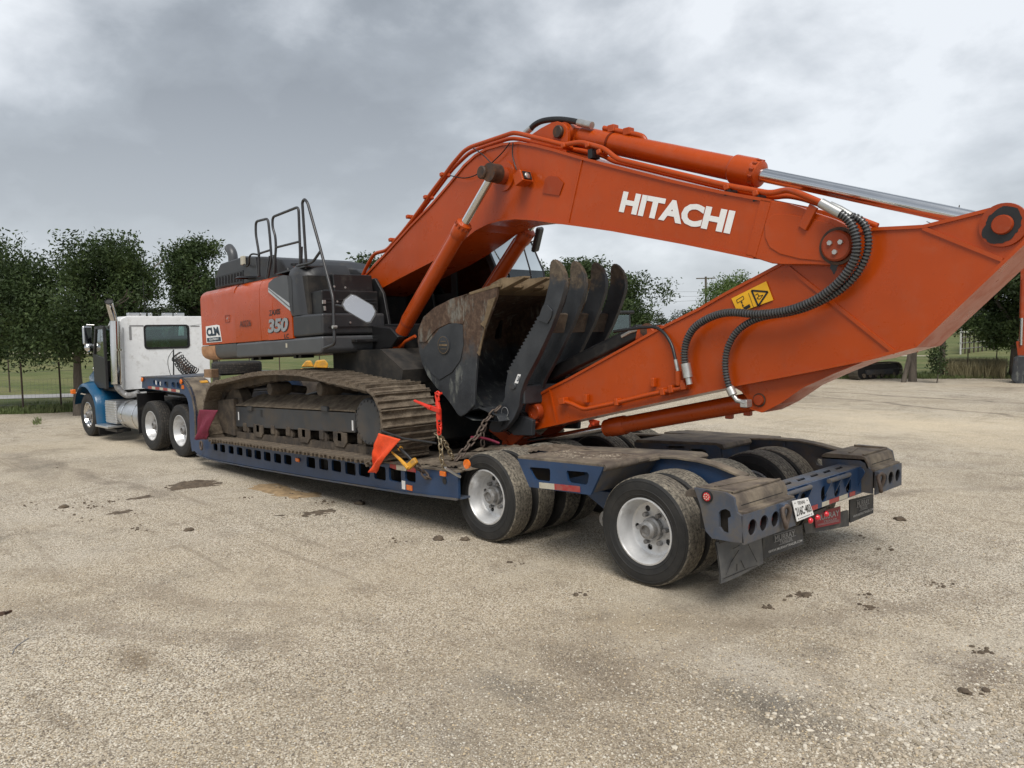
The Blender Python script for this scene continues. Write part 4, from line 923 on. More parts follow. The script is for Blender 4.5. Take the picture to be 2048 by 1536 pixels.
# exhaust stack on the driver side
st = [TX(a, b, XC+o_) for a, b, o_ in ((217.5, 602, .34), (219.5, 610, .26), (225, 630, .16), (230, 647, .13), (231.5, 700, .13), (233.5, 766, .13))]
tb(MB().tube(smooth_path(st[:4], 5)+st[4:5], .075, 18, False), 'exhaust_stack', M_CHROME, smooth=50)
sk = tb(MB().tube([st[3]+Vector((0,0,.05)), st[4], st[5]], .105, 20), 'muffler_shield', M_CHROME, smooth=50)
md = (st[0]-st[1]).normalized(); tb(MB().lathe([(.001, -.02), (.071, -.02), (.073, .002), (.079, .002), (.079, -.03)], st[0], md, 20), 'exhaust_mouth', M_INKK, smooth=50)
eb = [st[5], st[5]+Vector((0.02, .02, -.12)), TX(252, 790, XC+.2), TX(266, 789.5, XC+.35), TX(278, 785, XC+.45)]
tb(MB().tube(smooth_path(eb, 6), .065, 14), 'exhaust_elbow', M_HUB, smooth=50)
for z in (766, 700): 
    q = TX(233.5, z, XC+.13); tb(MB().lathe([(.112, -.02), (.112, .02)], q, (0, 0, 1), 20), 'stack_clamp', M_CHROME, smooth=50)
for px in (226.5, 239):
    tb(MB().tube([TX(px, 655, XC+.10), TX(px+2.5, 770, XC+.10)], .022, 8), 'grab_rail', M_CHROME, smooth=50)
tb(MB().tube([TX(246, 655, XC+.03), TX(249, 774, XC+.03)], .014, 8), 'corner_grab_rail', M_ALU, smooth=50)
# battery box with slatted front, step and fuel tank
YB = -1.13
bx0 = TY(221, 800, YB).x; bx1 = TY(246, 800, YB).x
tz0, tz1 = .42, .93
bb = tb(MB().box((XC-.34, -.95, .64), (.62, .42, .50)), 'battery_box', M_ALU, bevel=.01)
for k in range(8):
    tb(MB().box((XC-.02, -.95, .44+.055*k), (.02, .40, .034)), 'box_rib', M_ALU, bb, bevel=.006)
    tb(MB().box((XC-.34, -1.165, .44+.055*k), (.58, .02, .034)), 'box_rib', M_ALU, bb, bevel=.006)
tb(MB().box((XC-.42, -1.18, .33), (.75, .34, .05)), 'cab_step', M_ALU, bevel=.012)
tb(MB().box((XC-.35, -1.02, .24), (.7, .3, .06)), 'step_bracket', M_BLACK)
tank = MB(); tank.lathe([(.001, -.56), (.26, -.56), (.30, -.545), (.312, -.50), (.312, .50), (.30, .545), (.26, .56), (.001, .56)], (XC+.78, -.93, .62), (1, 0, 0), 40); tk = tb(tank, 'fuel_tank', M_ALU, smooth=40)
for dx in (-.3, .3): tb(MB().lathe([(.316, -.03), (.316, .03)], (XC+.78+dx, -.93, .62), (1, 0, 0), 40), 'tank_strap', M_CHROME, tk, smooth=40)
# quarter-fender flap and frame rails
tb(MB().box((XC+1.45, -.98, .72), (.02, .55, .82)), 'quarter_fender', M_BLACK)
tb(MB().box((XC+1.1, -.85, 1.0), (.5, .3, .06)), 'tank_top_bracket', M_TRUCKBLUE, bevel=.02)
for s_ in (-1, 1): tb(MB().box((-2.4, .43*s_, .86), (6.4, .09, .27)), 'frame_rail', M_DARK)
for x in (0, -1.34): tb(MB().cyl((x, -.9, .5), (x, .9, .5), .09, 14), 'drive_axle', M_DARK, smooth=40)
tb(MB().cyl((-5.02, -.95, .45), (-5.02, .95, .45), .06, 14), 'steer_axle', M_DARK, smooth=40)
tb(MB().box((-.65, 0, 1.05), (.9, .9, .08)), 'fifth_wheel', M_DARK, bevel=.02)
# mirrors
arm = TX(196, 653, XC-1.6)
for (px0, py0, px1, py1) in ((166, 652, 183, 689),):
    a = TX(px0, py1, XC-1.65); b = TX(px1, py0, XC-1.65)
    mr = tb(MB().box((XC-1.65, (a.y+b.y)/2, (a.z+b.z)/2), (.06, abs(b.y-a.y), abs(b.z-a.z))), 'mirror_housing', M_CHROME, bevel=.03)
    tb(MB().box((XC-1.617, (a.y+b.y)/2, (a.z+b.z)/2), (.006, abs(b.y-a.y)-.05, abs(b.z-a.z)-.06)), 'mirror_glass', M_MIRROR, mr, bevel=.01)
    tb(MB().tube([(XC-1.65, (a.y+b.y)/2, b.z+.0), (XC-1.65, (a.y+b.y)/2, b.z+.03), (XC-1.58, yl+.02, b.z+.02)], .014, 8), 'mirror_arm', M_CHROME, mr, smooth=50)
    tb(MB().tube([(XC-1.65, (a.y+b.y)/2, a.z+.0), (XC-1.65, (a.y+b.y)/2, a.z-.05), (XC-1.58, yl+.02, a.z-.10)], .014, 8), 'mirror_arm', M_CHROME, mr, smooth=50)
q = TX(178, 695, XC-1.62); tb(MB().lathe([(.10, 0), (.085, .03), (.04, .05), (.001, .055)], q, (1, -.2, .1), 24), 'convex_mirror', M_CHROME, smooth=60)
q = TX(206, 734, XC-1.7); tb(MB().cyl((q.x, q.y-.0, q.z-.3), (q.x, q.y, q.z+.15), .11, 18), 'air_cleaner', M_CHROME, smooth=40)
# air line coils and their post
p0 = TX(347, 782, XC+.5); p1 = TX(347, 699, XC+.5)
tb(MB().tube([(p0.x, p0.y, .95), p1], .016, 8), 'hose_post', M_BLACK, smooth=50)
def coil(a, b, r, turns, sag):
    pts = []
    n = turns*14
    for i in range(n+1):
        t = i/n; c = a.lerp(b, t) - Vector((0, 0, sag*4*t*(1-t))); w = 2*math.pi*turns*t; d = (b-a).normalized(); u = d.orthogonal().normalized(); v = d.cross(u)
        pts.append(c + u*r*math.cos(w) + v*r*math.sin(w))
    return pts
a = TX(350, 714, XC+.52); b = TX(378, 748, XC+.9)
for k, mt in enumerate((M_HOSEK, M_GREASE, M_HOSEK)):
    tb(MB().tube(coil(a+Vector((0, .04*k, .02*k)), b+Vector((.05*k, .05*k, .03*k)), .085, 9, .06), .011, 6), 'air_hose', mt, smooth=60)
tb(MB().tube(smooth_path([TX(345, 702, XC+.5), TX(337, 715, XC+.5), TX(336, 730, XC+.45), TX(341, 750, XC+.5)], 6), .007, 6), 'cable', M_BLACK)
for k in range(5):
    tb(MB().bar((-2.6, -.3+.15*k, 1.0), (-1.2, -.3+.15*k, 1.02), .05, .05), 'deck_tread_plate', M_ALU)
tb(MB().box((-2.0, 0, .93), (1.8, .9, .03)), 'deck_plate', M_DARK)
# ------------------------------------------------------------------ the excavator on the trailer
EX = thing('excavator', 'large orange excavator chained on the blue trailer, boom folded towards the rear', 'excavator', (-6.0, 0, zdeck(-6.0)))
TILT = math.atan(.034)
# ---- tracks
YT0, YT1 = .82, 1.62
tp = [(417, 881), (408, 860), (404, 827), (408, 793), (420, 766.5), (446, 759), (473, 752), (505, 745), (541, 742), (592, 743), (620, 748), (652, 756), (695, 765), (734, 775), (751, 793), (762, 820), (766, 845), (764, 870), (757, 898), (742, 925)]
loop = [Vector((x, 0, z)) for x, z in xz(tp, -1.62)]
loop[0].z = zdeck(loop[0].x); loop[-1].z = zdeck(loop[-1].x)
dense = smooth_path(loop, 8)                      # over the top; the bottom run is straight on the deck
bot = [loop[-1].lerp(loop[0], k/20) for k in range(1, 20)]
LOOP, LEN = resample(dense+bot, 400)
NS = round(LEN/.222)
shoe_mats = M_MUD
def shoe_mesh(seed):
    rnd = random.Random(seed); p = LEN/NS
    prof = [(-.5, 0), (-.47, .046), (-.43, .050), (-.40, .006), (-.22, .004), (-.09, .006), (-.06, .046), (0, .048), (.05, .008), (.22, .004), (.34, .006), (.38, .050), (.44, .048), (.47, .010), (.52, .012), (.52, -.012), (-.46, -.016)]
    ny = 9; vs = []; m = MB(); n = len(prof)
    for j in range(ny):
        y = YT0 + (YT1-YT0)*j/(ny-1)
        for i, (t, h) in enumerate(prof):
            clog = .030*max(0, noise.noise(Vector((t*6, y*5, seed*3.1)))) + .012*rnd.random() if h > 0 and h < .02 else .004*rnd.random()
            vs.append(Vector((t*p, y-1.22, h-.046+clog)))
    m.add(vs, [(j*n+i, j*n+(i+1) % n, (j+1)*n+(i+1) % n, (j+1)*n+i) for j in range(ny-1) for i in range(n)] + [tuple(range(n)), tuple((ny-1)*n+k for k in reversed(range(n)))])
    return m.mesh('track_shoe', shoe_mats, 40)
SHOES = [shoe_mesh(s_) for s_ in range(5)]
ctr = sum(LOOP, Vector())/len(LOOP)
pts, _ = resample(LOOP, NS)
for side in (-1, 1):
    ch = MB()                                     # the link chain inside the shoes
    inner = []
    R2, _ = resample(LOOP, NS*2)
    for i in range(len(R2)):
        t = (R2[(i+1) % len(R2)]-R2[i-1]).normalized(); nrm = Vector((t.z, 0, -t.x))
        if nrm.dot(R2[i]-ctr) < 0: nrm = -nrm
        inner.append((R2[i], t, nrm))
    for k, (q, t, nrm) in enumerate(inner):
        rot = Matrix((t, Vector((0, 1, 0)), nrm)).transposed()
        for dy in (-.11, .11): ch.box(q-nrm*(.105)+Vector((0, side*1.22+dy, 0)), (.125 if k % 2 else .10, .05, .10 if k % 2 else .085), rot)
        ch.box(q-nrm*.105+Vector((0, side*1.22, 0)), (.05, .25, .05), rot)
    track = ch.build('track', M_MUDST, EX)
    track['label'] = 'near muddy crawler track' if side < 0 else 'far muddy crawler track'
    for i, q in enumerate(pts):
        a = pts[(i+1) % NS]-pts[i-1]; t = a.normalized(); nrm = Vector((t.z, 0, -t.x))
        if nrm.dot(q-ctr) < 0: nrm = -nrm
        o = link('track_shoe', SHOES[(i*7+(2 if side > 0 else 0)) % 5], None)
        o.parent = track; o.matrix_parent_inverse = wmat(track).inverted()
        M = Matrix((t, Vector((0, 1, 0)) if t.cross(Vector((0, 1, 0))).dot(nrm) > 0 else Vector((0, -1, 0)), nrm)).transposed().to_4x4()
        o.matrix_basis = Matrix.Translation(q+Vector((0, side*1.22, 0))) @ M
    # running gear
    def P(a, b, yy=-1.35): return S(a, b, yy)
    yo, yi = side*1.36, side*.95
    fr = xz([(470.6, 810), (711, 822), (710, 866), (470.6, 853)], -1.36)
    MB().ngon(fr, yo, side*1.02).build('track_frame', M_FRAME, track, bevel=.012)
    tpz = xz([(470.6, 809.5), (711, 821.5)], -1.36)
    m = MB(); a, b = [Vector((x, yo, z)) for x, z in tpz]; u = Vector((.35, -side*.30, .17)); w = Vector((-.05, -side*.30, .17))
    m.add([a, b, b+w, a+u, a+Vector((0,0,-.03)), b+Vector((0,0,-.03))], [(0,1,2,3), (0,4,5,1)]); m.build('frame_top_plate', M_MUD, track)
    for cx in (500, 650): 
        q = P(cx, 813, -1.375); MB().box((q.x, side*1.375, q.z-.03), (.16, .04, .07)).build('frame_step', M_FRAME, track, bevel=.008)
    for px, py in ((477, 832), (705, 851)):
        q = P(px, py, -1.363); MB().box((q.x, side*1.362, q.z), (.035, .004, .13)).build('frame_mark', M_INK, track, bevel=.006)
    q = P(523, 827, -1.362); MB().box((q.x, side*1.36, q.z), (.07, .006, .11)).build('frame_slot', M_INKK, track, bevel=.01)
    ig = xz([(438, 800), (470, 797), (472, 872), (452, 866), (440, 835)], -1.37)
    MB().ngon(ig, side*1.40, side*1.0).build('idler_guard', M_MUDST, track, bevel=.015)
    c = loop[2].lerp(loop[3], .3); ic = Vector((loop[2].x+.50, 0, (loop[0].z+loop[4].z)/2+.02))
    MB().lathe([(.001, -.1), (.40, -.1), (.42, -.08), (.42, .08), (.40, .1), (.001, .1)], (ic.x, side*1.22, ic.z), (0, 1, 0), 36).build('idler', M_MUDST, track, smooth=40)
    hc = S(742, 843, -1.46)
    sp = MB(); nt_ = 21
    out_ = []
    for k in range(nt_*4):
        a = 2*math.pi*k/(nt_*4); out_.append((hc.x+(.40 if k % 4 in (1, 2) else .35)*math.cos(a), hc.z+(.40 if k % 4 in (1, 2) else .35)*math.sin(a)))
    sp.prism(out_, side*1.18, side*1.26); sp.build('sprocket', M_MUDST, track)
    fd = MB(); fd.lathe([(.001, .0), (.27, 0), (.285, -.012), (.29, -.03), (.30, -.26), (.33, -.30)], (hc.x, side*1.50, hc.z), (0, side, 0), 40); fdo = fd.build('final_drive', M_FRAME, track, smooth=35)
    for k in range(20):
        a = 2*math.pi*k/20; q = Vector((hc.x+.255*math.cos(a), side*1.50, hc.z+.255*math.sin(a)))
        MB().cyl(q, q+Vector((0, side*.010, 0)), .012, 6).build('cover_bolt', M_FRAME, fdo)
    for i in range(8):                            # bottom rollers and guards
        t = (i+.6)/8.3; x = loop[0].x+.55+(loop[-1].x-loop[0].x-.85)*t; z = zdeck(x)+.195
        MB().lathe([(.001, .13), (.07, .13), (.095, .12), (.095, .08), (.075, .07), (.075, -.07), (.095, -.08), (.095, -.12), (.07, -.13), (.001, -.13)], (x, side*1.22, z), (0, 1, 0), 20).build('bottom_roller', M_MUDST, track, smooth=40)
        MB().box((x, side*1.33, z+.05), (.11, .09, .13)).build('roller_bracket', M_MUDST, track, bevel=.01)
        if i in (1, 4, 6):
            g = [(x-.17, z+.11), (x+.17, z+.11), (x+.17, z-.02), (x+.10, z-.09), (x-.10, z-.09), (x-.17, z-.02)]
            MB().ngon(g, side*1.375, side*1.35).build('track_guard', M_MUDST, track, bevel=.012)
    for px, py in ((555, 777), (656, 777)):       # carrier rollers under the top run
        q = S(px, py, -1.25); MB().lathe([(.001, .16), (.085, .16), (.095, .14), (.095, -.14), (.085, -.16), (.001, -.16)], (q.x, side*1.22, q.z), (0, 1, 0), 22).build('carrier_roller', M_MUDST, track, smooth=40)
        MB().cyl((q.x, side*1.1, q.z), (q.x, side*.8, q.z-.05), .06, 12).build('carrier_arm', M_MUDST, track, smooth=40)
cx0 = -6.0
for dx in (-.95, .95):
    MB().bar((cx0+dx*1.35, -1.05, 1.12+.034*(dx+0)), (cx0+dx*.5, 0, 1.38), .55, .26).build('carbody_leg', M_BLACK, EX)
    MB().bar((cx0+dx*1.35, 1.05, 1.12), (cx0+dx*.5, 0, 1.38), .55, .26).build('carbody_leg', M_BLACK, EX)
MB().lathe([(.001, .0), (.85, 0), (.85, .30), (.80, .34), (.72, .36), (.72, .55), (.001, .55)], (-5.75, 0, 1.30), (math.sin(-TILT), 0, math.cos(TILT)), 44).build('swing_ring', M_BLACK, EX, smooth=40)

# ---- upper structure
YH = 1.48
def zh(z, x): return z + .034*(x+7.0)
xr, xf = -8.95, -4.93
sk = MB()                                        # plan outline with the rounded tail
def plan(y, xt=-8.95): return xt-.42*(1-(abs(y)/YH)**2.2)
def tail_solid(zlo, zhi, xfront, xt=-8.95, yh=YH, rb=.0, rt=.0, ntop=4, y0=None, y1=None):
    """block with a curved tail; bottom / top edges rounded by rb / rt"""
    ys = [-yh*math.cos(math.pi*k/28) for k in range(29)]
    lv = []
    if rb: lv += [(zlo+rb*(1-math.sin(a)), rb*(1-math.cos(a))) for a in [math.pi/2*k/ntop for k in range(ntop, 0, -1)]]
    lv.append((zlo+rb, 0)); lv.append((zhi-rt, 0))
    if rt: lv += [(zhi-rt+rt*math.sin(a), rt*(1-math.cos(a))) for a in [math.pi/2*k/ntop for k in range(1, ntop+1)]]
    m = MB(); rows = []
    for z, ins in lv:
        row = [Vector((xfront, -yh+ins, zh(z, xfront)))]
        for y in ys:
            yy = y*(yh-ins)/yh; x = xt-.42*(1-(abs(y)/yh)**2.2)+ins*1.0
            row.append(Vector((x, yy, zh(z, x))))
        row.append(Vector((xfront, yh-ins, zh(z, xfront)))); rows.append(row)
    n = len(rows[0]); vs = [p for r in rows for p in r]
    fs = [(i*n+k, i*n+k+1, (i+1)*n+k+1, (i+1)*n+k) for i in range(len(rows)-1) for k in range(n-1)] + [((i+1)*n, i*n, i*n+n-1, (i+1)*n+n-1) for i in range(len(rows)-1)]
    fs += [tuple(range(n)), tuple((len(rows)-1)*n+k for k in reversed(range(n)))]
    m.add(vs, fs); return m
ZS, ZT = 2.185, 3.085                              # seam and shoulder heights at x = -7
tail_solid(ZS, ZT, -7.60, rt=.13).build('counterweight', M_OR, EX, smooth=45)
sko = tail_solid(1.945, ZS-.012, -7.60, rb=.12).build('counterweight_base', M_GREYP, EX, smooth=45)
ce = tail_solid(1.935, ZS-.02, -8.42, xt=-8.962, yh=YH+.012, rb=.13); ce.build('counterweight_corner', M_COPPER, EX, smooth=45)
def flank(x0, x1, zlo, zhi, y, mt, name, top=.55, slope0=0, slope1=0, gap=.006):
    """sheet-metal panel with a rolled shoulder, from x0 to x1"""
    sec = [(0, zlo), (.012, zlo+(zhi-zlo)*.45), (.004, zhi-.17), (-.018, zhi-.09), (-.055, zhi-.035), (-.11, zhi-.004), (-.20, zhi+.014), (-top, zhi+.03)]
    m = MB(); n = len(sec); vs = []
    for x in (x0+gap, x1-gap):
        for dy, z in sec: vs.append(Vector((x, -(y+dy), zh(z, x))))
    m.add(vs, [(i, i+1, n+i+1, n+i) for i in range(n-1)])
    m.add([v+Vector((0, .03, -.012)) for v in vs], [(i, i+1, n+i+1, n+i) for i in range(n-1)])
    for k in (0, n): m.add([vs[k+i] for i in range(n)]+[vs[k+i]+Vector((0, .03, -.012)) for i in range(n)], [(i, i+1, n+i+1, n+i) for i in range(n-1)])
    return m.build(name, mt, EX, smooth=40)
flank(-7.60, -6.71, ZS, ZT, YH, M_OR, 'engine_door')
flank(-6.71, -6.30, ZS, ZT, YH, M_OR, 'engine_door')
# front orange panel cut on the diagonal
def yz_panel(pts, Y, mt, name, th=.02, parent=None, bevel=.0):
    return MB().prism(xz(pts, Y), Y, Y+th).build(name, mt, parent or EX, bevel=bevel)
fp_ = yz_panel([(537, 680.3), (586, 676.7), (583, 631), (580.5, 622.5), (536.5, 584.5), (536.3, 572)], -1.487, M_OR, 'engine_door', .05)
yz_panel([(536.5, 584), (580.5, 622), (578, 606), (536, 575)], -1.488, M_SILVER, 'silver_stripe', .05)
for p_ in ([(537, 579.5), (579, 615.5), (579, 613), (537, 577.6)],):
    yz_panel(p_, -1.490, M_GREYP, 'stripe_groove', .004)
yz_panel([(536, 575), (578, 606), (577, 575), (574, 552), (566, 550.5), (548, 556), (537, 566)], -1.487, M_GREYP, 'grey_side_panel', .05)
yz_panel([(577.5, 629), (585.5, 630.5), (583, 560), (579, 551.5), (574, 552)], -1.485, M_CHAR, 'side_panel_edge', .05)
# rounded front fairing (curves from the side to the front)
def arc_corner(xc, yc, r, z0, z1, x_side, y_in, name, mt, lean=0, ntop=.0, parent=None):
    pts = [Vector((x_side, yc-r, 0))]
    pts += [Vector((xc+r*math.sin(a), yc-r*math.cos(a), 0)) for a in [math.pi/2*k/8 for k in range(9)]]
    pts += [Vector((xc+r, y_in, 0))]
    m = MB(); n = len(pts); rows = []
    for z, ins, dxx in ((z0, 0, 0), (z1-.14, 0, -lean*.7), (z1-.05, .03, -lean*.9), (z1, .10, -lean)):
        rows.append([Vector((p.x-ins*.7+dxx if i else p.x, p.y+ins if i < n-1 else p.y, zh(z, p.x))) for i, p in enumerate(pts)])
    vs = [p for r_ in rows for p in r_]
    m.add(vs, [(i*n+k, i*n+k+1, (i+1)*n+k+1, (i+1)*n+k) for i in range(3) for k in range(n-1)])
    back_ = [Vector((x_side, y_in, zh(z1, x_side)))]; m.add(rows[-1]+back_, [tuple(range(n+1))])
    return m.build(name, mt, parent or EX, smooth=40)
arc_corner(-5.55, -1.20, .28, 2.48, 3.16, -5.80, -.75, 'front_fairing', M_CHAR, lean=.16)
# lower side and front boxes, stepping up to the machine deck
MB().ngon([(-5.74, zh(ZS, -5.74)), (xf, zh(ZS, xf)), (xf, zh(2.47, xf)), (-5.74, zh(2.49, -5.74))], -YH, -.50).build('tool_box', M_CHAR, EX, bevel=.035)
MB().ngon([(-5.6, zh(2.47, -5.6)), (-5.06, zh(2.465, -5.06)), (-5.06, zh(2.78, -5.06)), (-5.6, zh(2.78, -5.6))], -1.40, -.52).build('battery_box', M_BLACK, EX, bevel=.02)
MB().ngon([(-5.9, zh(2.7, -5.9)), (-5.20, zh(2.7, -5.2)), (-5.24, zh(3.02, -5.24)), (-5.9, zh(3.02, -5.9))], -1.12, -.50).build('tank_cover', M_BLACK, EX, bevel=.015)
for z in (2.62, 2.66):
    MB().box((-5.055, -.96, zh(z, -5.05)), (.012, .8, .012)).build('box_rib', M_CHAR, EX)
for (px, py) in ((700, 645), (674, 603), (668, 573), (690, 575)):
    q = SX(px, py, -4.92 if py > 620 else -5.055); MB().cyl(q, q+Vector((.012, 0, 0)), .014, 8).build('box_bolt', M_GALV, EX)
q = SX(647, 604, -5.05); MB().box(q+Vector((.012, 0, 0)), (.02, .05, .05)).build('box_latch', M_GALV, EX, bevel=.004)
MB().bar(SX(649, 612, -5.04), SX(650, 621, -5.04), .03, .02).build('latch_hasp', M_GALV, EX)
MB().box((-4.915, -1.0, zh(2.30, -4.9)), (.012, .8, .012)).build('box_rib', M_CHAR, EX)
MB().bar((-4.88, -1.05, 2.17), (-4.88, -.35, 2.17), .14, .04).build('front_step', M_BLACK, EX, bevel=.008)
skirt = [(-7.6, zh(1.945, -7.6)), (xf-.05, zh(1.94, xf)), (xf, zh(1.99, xf)), (xf, zh(ZS-.012, xf)), (-7.6, zh(ZS-.012, -7.6))]
MB().ngon(skirt, -YH-.01, YH).build('side_skirt', M_GREYP, EX, bevel=.06, bseg=3)
for px in (505, 520, 590, 600): 
    q = S(px, 724 if px < 550 else 722, -1.3); MB().box((q.x, -1.2, zh(1.93, q.x)), (.08, .2, .06)).build('drain_boss', M_BLACK, EX)
q = S(573, 691, -1.495); MB().box(q, (.04, .006, .06)).build('reflector_tag', M_TAPEW, EX)
MB().ngon([(-7.6, zh(ZS, 0)-.3), (-5.3, zh(ZS, 0)-.25), (-5.35, zh(3.0, -5.35)), (-7.6, zh(3.05, -7.6))], -1.43, -.52).build('engine_bay', M_DARK, EX)
MB().ngon([(-7.6, zh(ZS, -7.6)), (-5.7, zh(ZS, -5.7)), (-5.7, zh(3.03, -5.7)), (-7.6, zh(3.06, -7.6))], -.54, 1.46).build('engine_housing', M_CHAR, EX)
MB().ngon([(-5.75, zh(1.96, -5.75)), (-4.5, zh(1.96, -4.5)), (-4.5, zh(2.30, -4.5)), (-5.75, zh(2.35, -5.75))], -.52, 1.42).build('revolving_frame', M_BLACK, EX, bevel=.02)
MB().ngon([(-5.6, 1.55), (-3.95, 1.62), (-3.9, 1.80), (-4.4, 2.06), (-5.6, 2.02)], -.95, 1.42).build('revolving_frame_lower', M_DARK, EX)
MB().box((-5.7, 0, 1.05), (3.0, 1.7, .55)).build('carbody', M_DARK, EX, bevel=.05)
MB().ngon([(-4.95, zh(1.96, -4.95)), (-4.5, zh(1.98, -4.5)), (-4.32, zh(2.12, -4.3)), (-4.5, zh(2.25, -4.5)), (-4.95, zh(2.3, -4.95))], -.72, -.52).build('boom_cylinder_lug', M_BLACK, EX, bevel=.02)
for s_ in (-1, 1):
    MB().ngon([(-6.0, zh(2.2, -6.)), (-4.9, zh(2.2, -4.9)), (-5.05, zh(2.75, -5.05)), (-5.25, zh(2.98, -5.2)), (-5.5, zh(2.98, -5.5)), (-6.0, zh(2.6, -6.))], s_*.40, s_*.45).build('boom_foot_bracket', M_BLACK, EX, bevel=.012)
# deck strip on top of the flank, orange with dark walkway
MB().bar((-6.3, -1.28, zh(3.11, -6.3)), (-5.45, -1.28, zh(3.13, -5.45)), .28, .02).build('walkway', M_CHAR, EX)
q = S(583, 530, -1.1); MB().cyl((q.x, -1.05, zh(3.1, q.x)), (q.x, -1.05, zh(3.24, q.x)), .07, 18).build('filler_neck', M_OR, EX, smooth=40)
MB().cyl((q.x, -1.05, zh(3.24, q.x)), (q.x, -1.05, zh(3.29, q.x)), .06, 18).build('filler_cap', M_BLACK, EX, smooth=40)
# raised engine hood with intake and exhaust
hood = [S(a, b, -1.22) for a, b in ((429.5, 578), (429.5, 553.5), (440, 527), (486, 512), (529, 513), (560, 519), (574, 536), (576, 555))]
MB().ngon([(p.x, p.z) for p in hood[:1]+hood[1:]], -1.22, .25).build('engine_hood', M_CHAR, EX, bevel=.03)
m = MB(); p0 = S(442, 529, -1.225); p1 = S(486, 514, -1.225)
MB().prism(xz([(430.5, 574), (430.5, 554.5), (486, 540), (486, 566)], -1.225), -1.228, -1.22).build('intake_screen', M_BLACK, EX)
for k in range(9):
    p = S(433+6*k, 572-1.2*k, -1.232); q = S(433+6*k, 556-1.5*k, -1.232); MB().bar(p, q, .02, .012).build('screen_slat', M_CHAR, EX)
q = S(466, 517, -.9); MB().tube(smooth_path([q+Vector((0, 0, -.1)), q+Vector((0, 0, .05)), q+Vector((-.05, 0, .13)), q+Vector((-.14, 0, .19))], 4), .08, 18).build('exhaust_pipe', M_GREYP, EX, smooth=50)
q = S(486, 521, -1.26); MB().box(q, (.10, .05, .14)).build('work_lamp', M_TAPEW, EX, bevel=.01)
MB().tube(smooth_path([S(487, 527, -1.26), S(492, 533, -1.28), S(498, 528, -1.3), S(499, 514, -1.32), S(505, 508, -1.34), S(519, 510, -1.36)], 5), .014, 6).build('cable', M_BLACK, EX, smooth=50)
q = S(494, 557, -1.3); MB().lathe([(.001, .04), (.14, .03), (.18, .0)], q, (0, 0, 1), 24).build('aerial_dish', M_BLACK, EX, smooth=50)
# hood fin behind the boom foot
MB().ngon(xz([(670, 542), (690, 536.5), (712, 538), (722, 545), (720, 556), (672, 556)], -.2), -.2, .5).build('rear_hood', M_CHAR, EX, bevel=.02)
# hand rails
def rail(pts, Y, r=.0185, name='hand_rail', sub=4, par=None, sm=True):
    P = [S(a, b, Y) for a, b in pts]; return MB().tube(P if not sm else smooth_path(P, sub), r, 10).build(name, M_RAIL, par or EX, smooth=50)
def round_poly(P, r, n=4):
    o = [P[0]]
    for a, b, c in zip(P, P[1:], P[2:]):
        d1 = (a-b); d2 = (c-b); q = min(r, d1.length*.45, d2.length*.45); s0 = b+d1.normalized()*q; s1 = b+d2.normalized()*q
        o += [(s0.lerp(b, t)).lerp(b.lerp(s1, t), t) for t in [k/n for k in range(n+1)]]
    return o+[P[-1]]
def prail(pts, Y, r=.0185, rad=.07, mt=None, name='hand_rail', par=None):
    P = [S(a, b, (Y if not isinstance(Y, (list, tuple)) else Y[i])) for i, (a, b) in enumerate(pts)]
    return MB().tube(round_poly(P, rad), r, 12).build(name, mt or M_RAIL, par or EX, smooth=50)
r1 = prail([(518, 552), (518, 507), (511.5, 468), (511.5, 443), (536, 437), (539.5, 470), (543, 515), (536, 555)], -1.34)
prail([(519, 507), (541, 500)], -1.34, .016, name='rail_crossbar', par=r1)
r2 = prail([(548, 545), (552, 495), (550.6, 471), (545, 455), (545, 434), (597, 413.5), (601, 521), (598, 540)], -1.36)
prail([(552, 495), (599.5, 483)], -1.36, .016, name='rail_crossbar', par=r2)
r3 = prail([(612, 540), (612, 520), (604.5, 404), (609, 398), (615, 405), (640, 494.6), (666.5, 596), (669.5, 688), (648, 696.5)], [-1.36]*6+[-1.44, -1.5, -1.5], .0195, .06)
prail([(640.5, 503), (625, 525), (594, 532)], -1.38, .018, .08, name='rail_brace', par=r3)
for a, b, c, d in ((514, 515, 518, 553), (541, 512, 535, 555), (549, 510, 551, 548), (602, 493, 601, 536), (611, 525, 608, 538)):
    MB().bar(S(a, b, -1.33), S(c, d, -1.33), .05, .02).build('rail_socket', M_RAIL, r2)
q = S(669, 654, -1.49); MB().cyl(q+Vector((0, -.03, 0)), q+Vector((0, .03, 0)), .022, 10).build('rail_clamp', M_GALV, r3, smooth=40)
# mirror on the front rail, tilted to the sky
mp = [(686, 609), (690, 600), (703, 589.6), (712, 592), (744, 611), (750, 622), (748, 630), (740, 643), (733, 644), (724, 639), (692, 620)]
mc = S(718, 617, -1.35); ncam = (CAM_LOC-mc).normalized(); nm = (ncam+Vector((-.35, .25, .22))).normalized()
def onpl(px, py, c, n):
    d = sight(px, py); t = (c-CAM_LOC).dot(n)/d.dot(n); return CAM_LOC+d*t
mv = [onpl(a, b, mc, nm) for a, b in mp]; n = len(mv)
m = MB(); m.add(mv, [tuple(range(n))]); mo = m.build('mirror_face', M_MIRROR, r3)
big = [mc+(v-mc)*1.09 for v in mv]
m = MB(); m.add([v-nm*.006 for v in big]+[mc+(v-mc)*.8-nm*.07 for v in mv], [tuple(reversed(range(n))), tuple(range(n, 2*n))]+[(i, (i+1) % n, n+(i+1) % n, n+i) for i in range(n)]); m.build('mirror_shell', M_BLACK, r3, smooth=40)
MB().tube([mc-nm*.05, S(672, 610, -1.44)], .014, 8).build('mirror_arm', M_RAIL, r3, smooth=40)
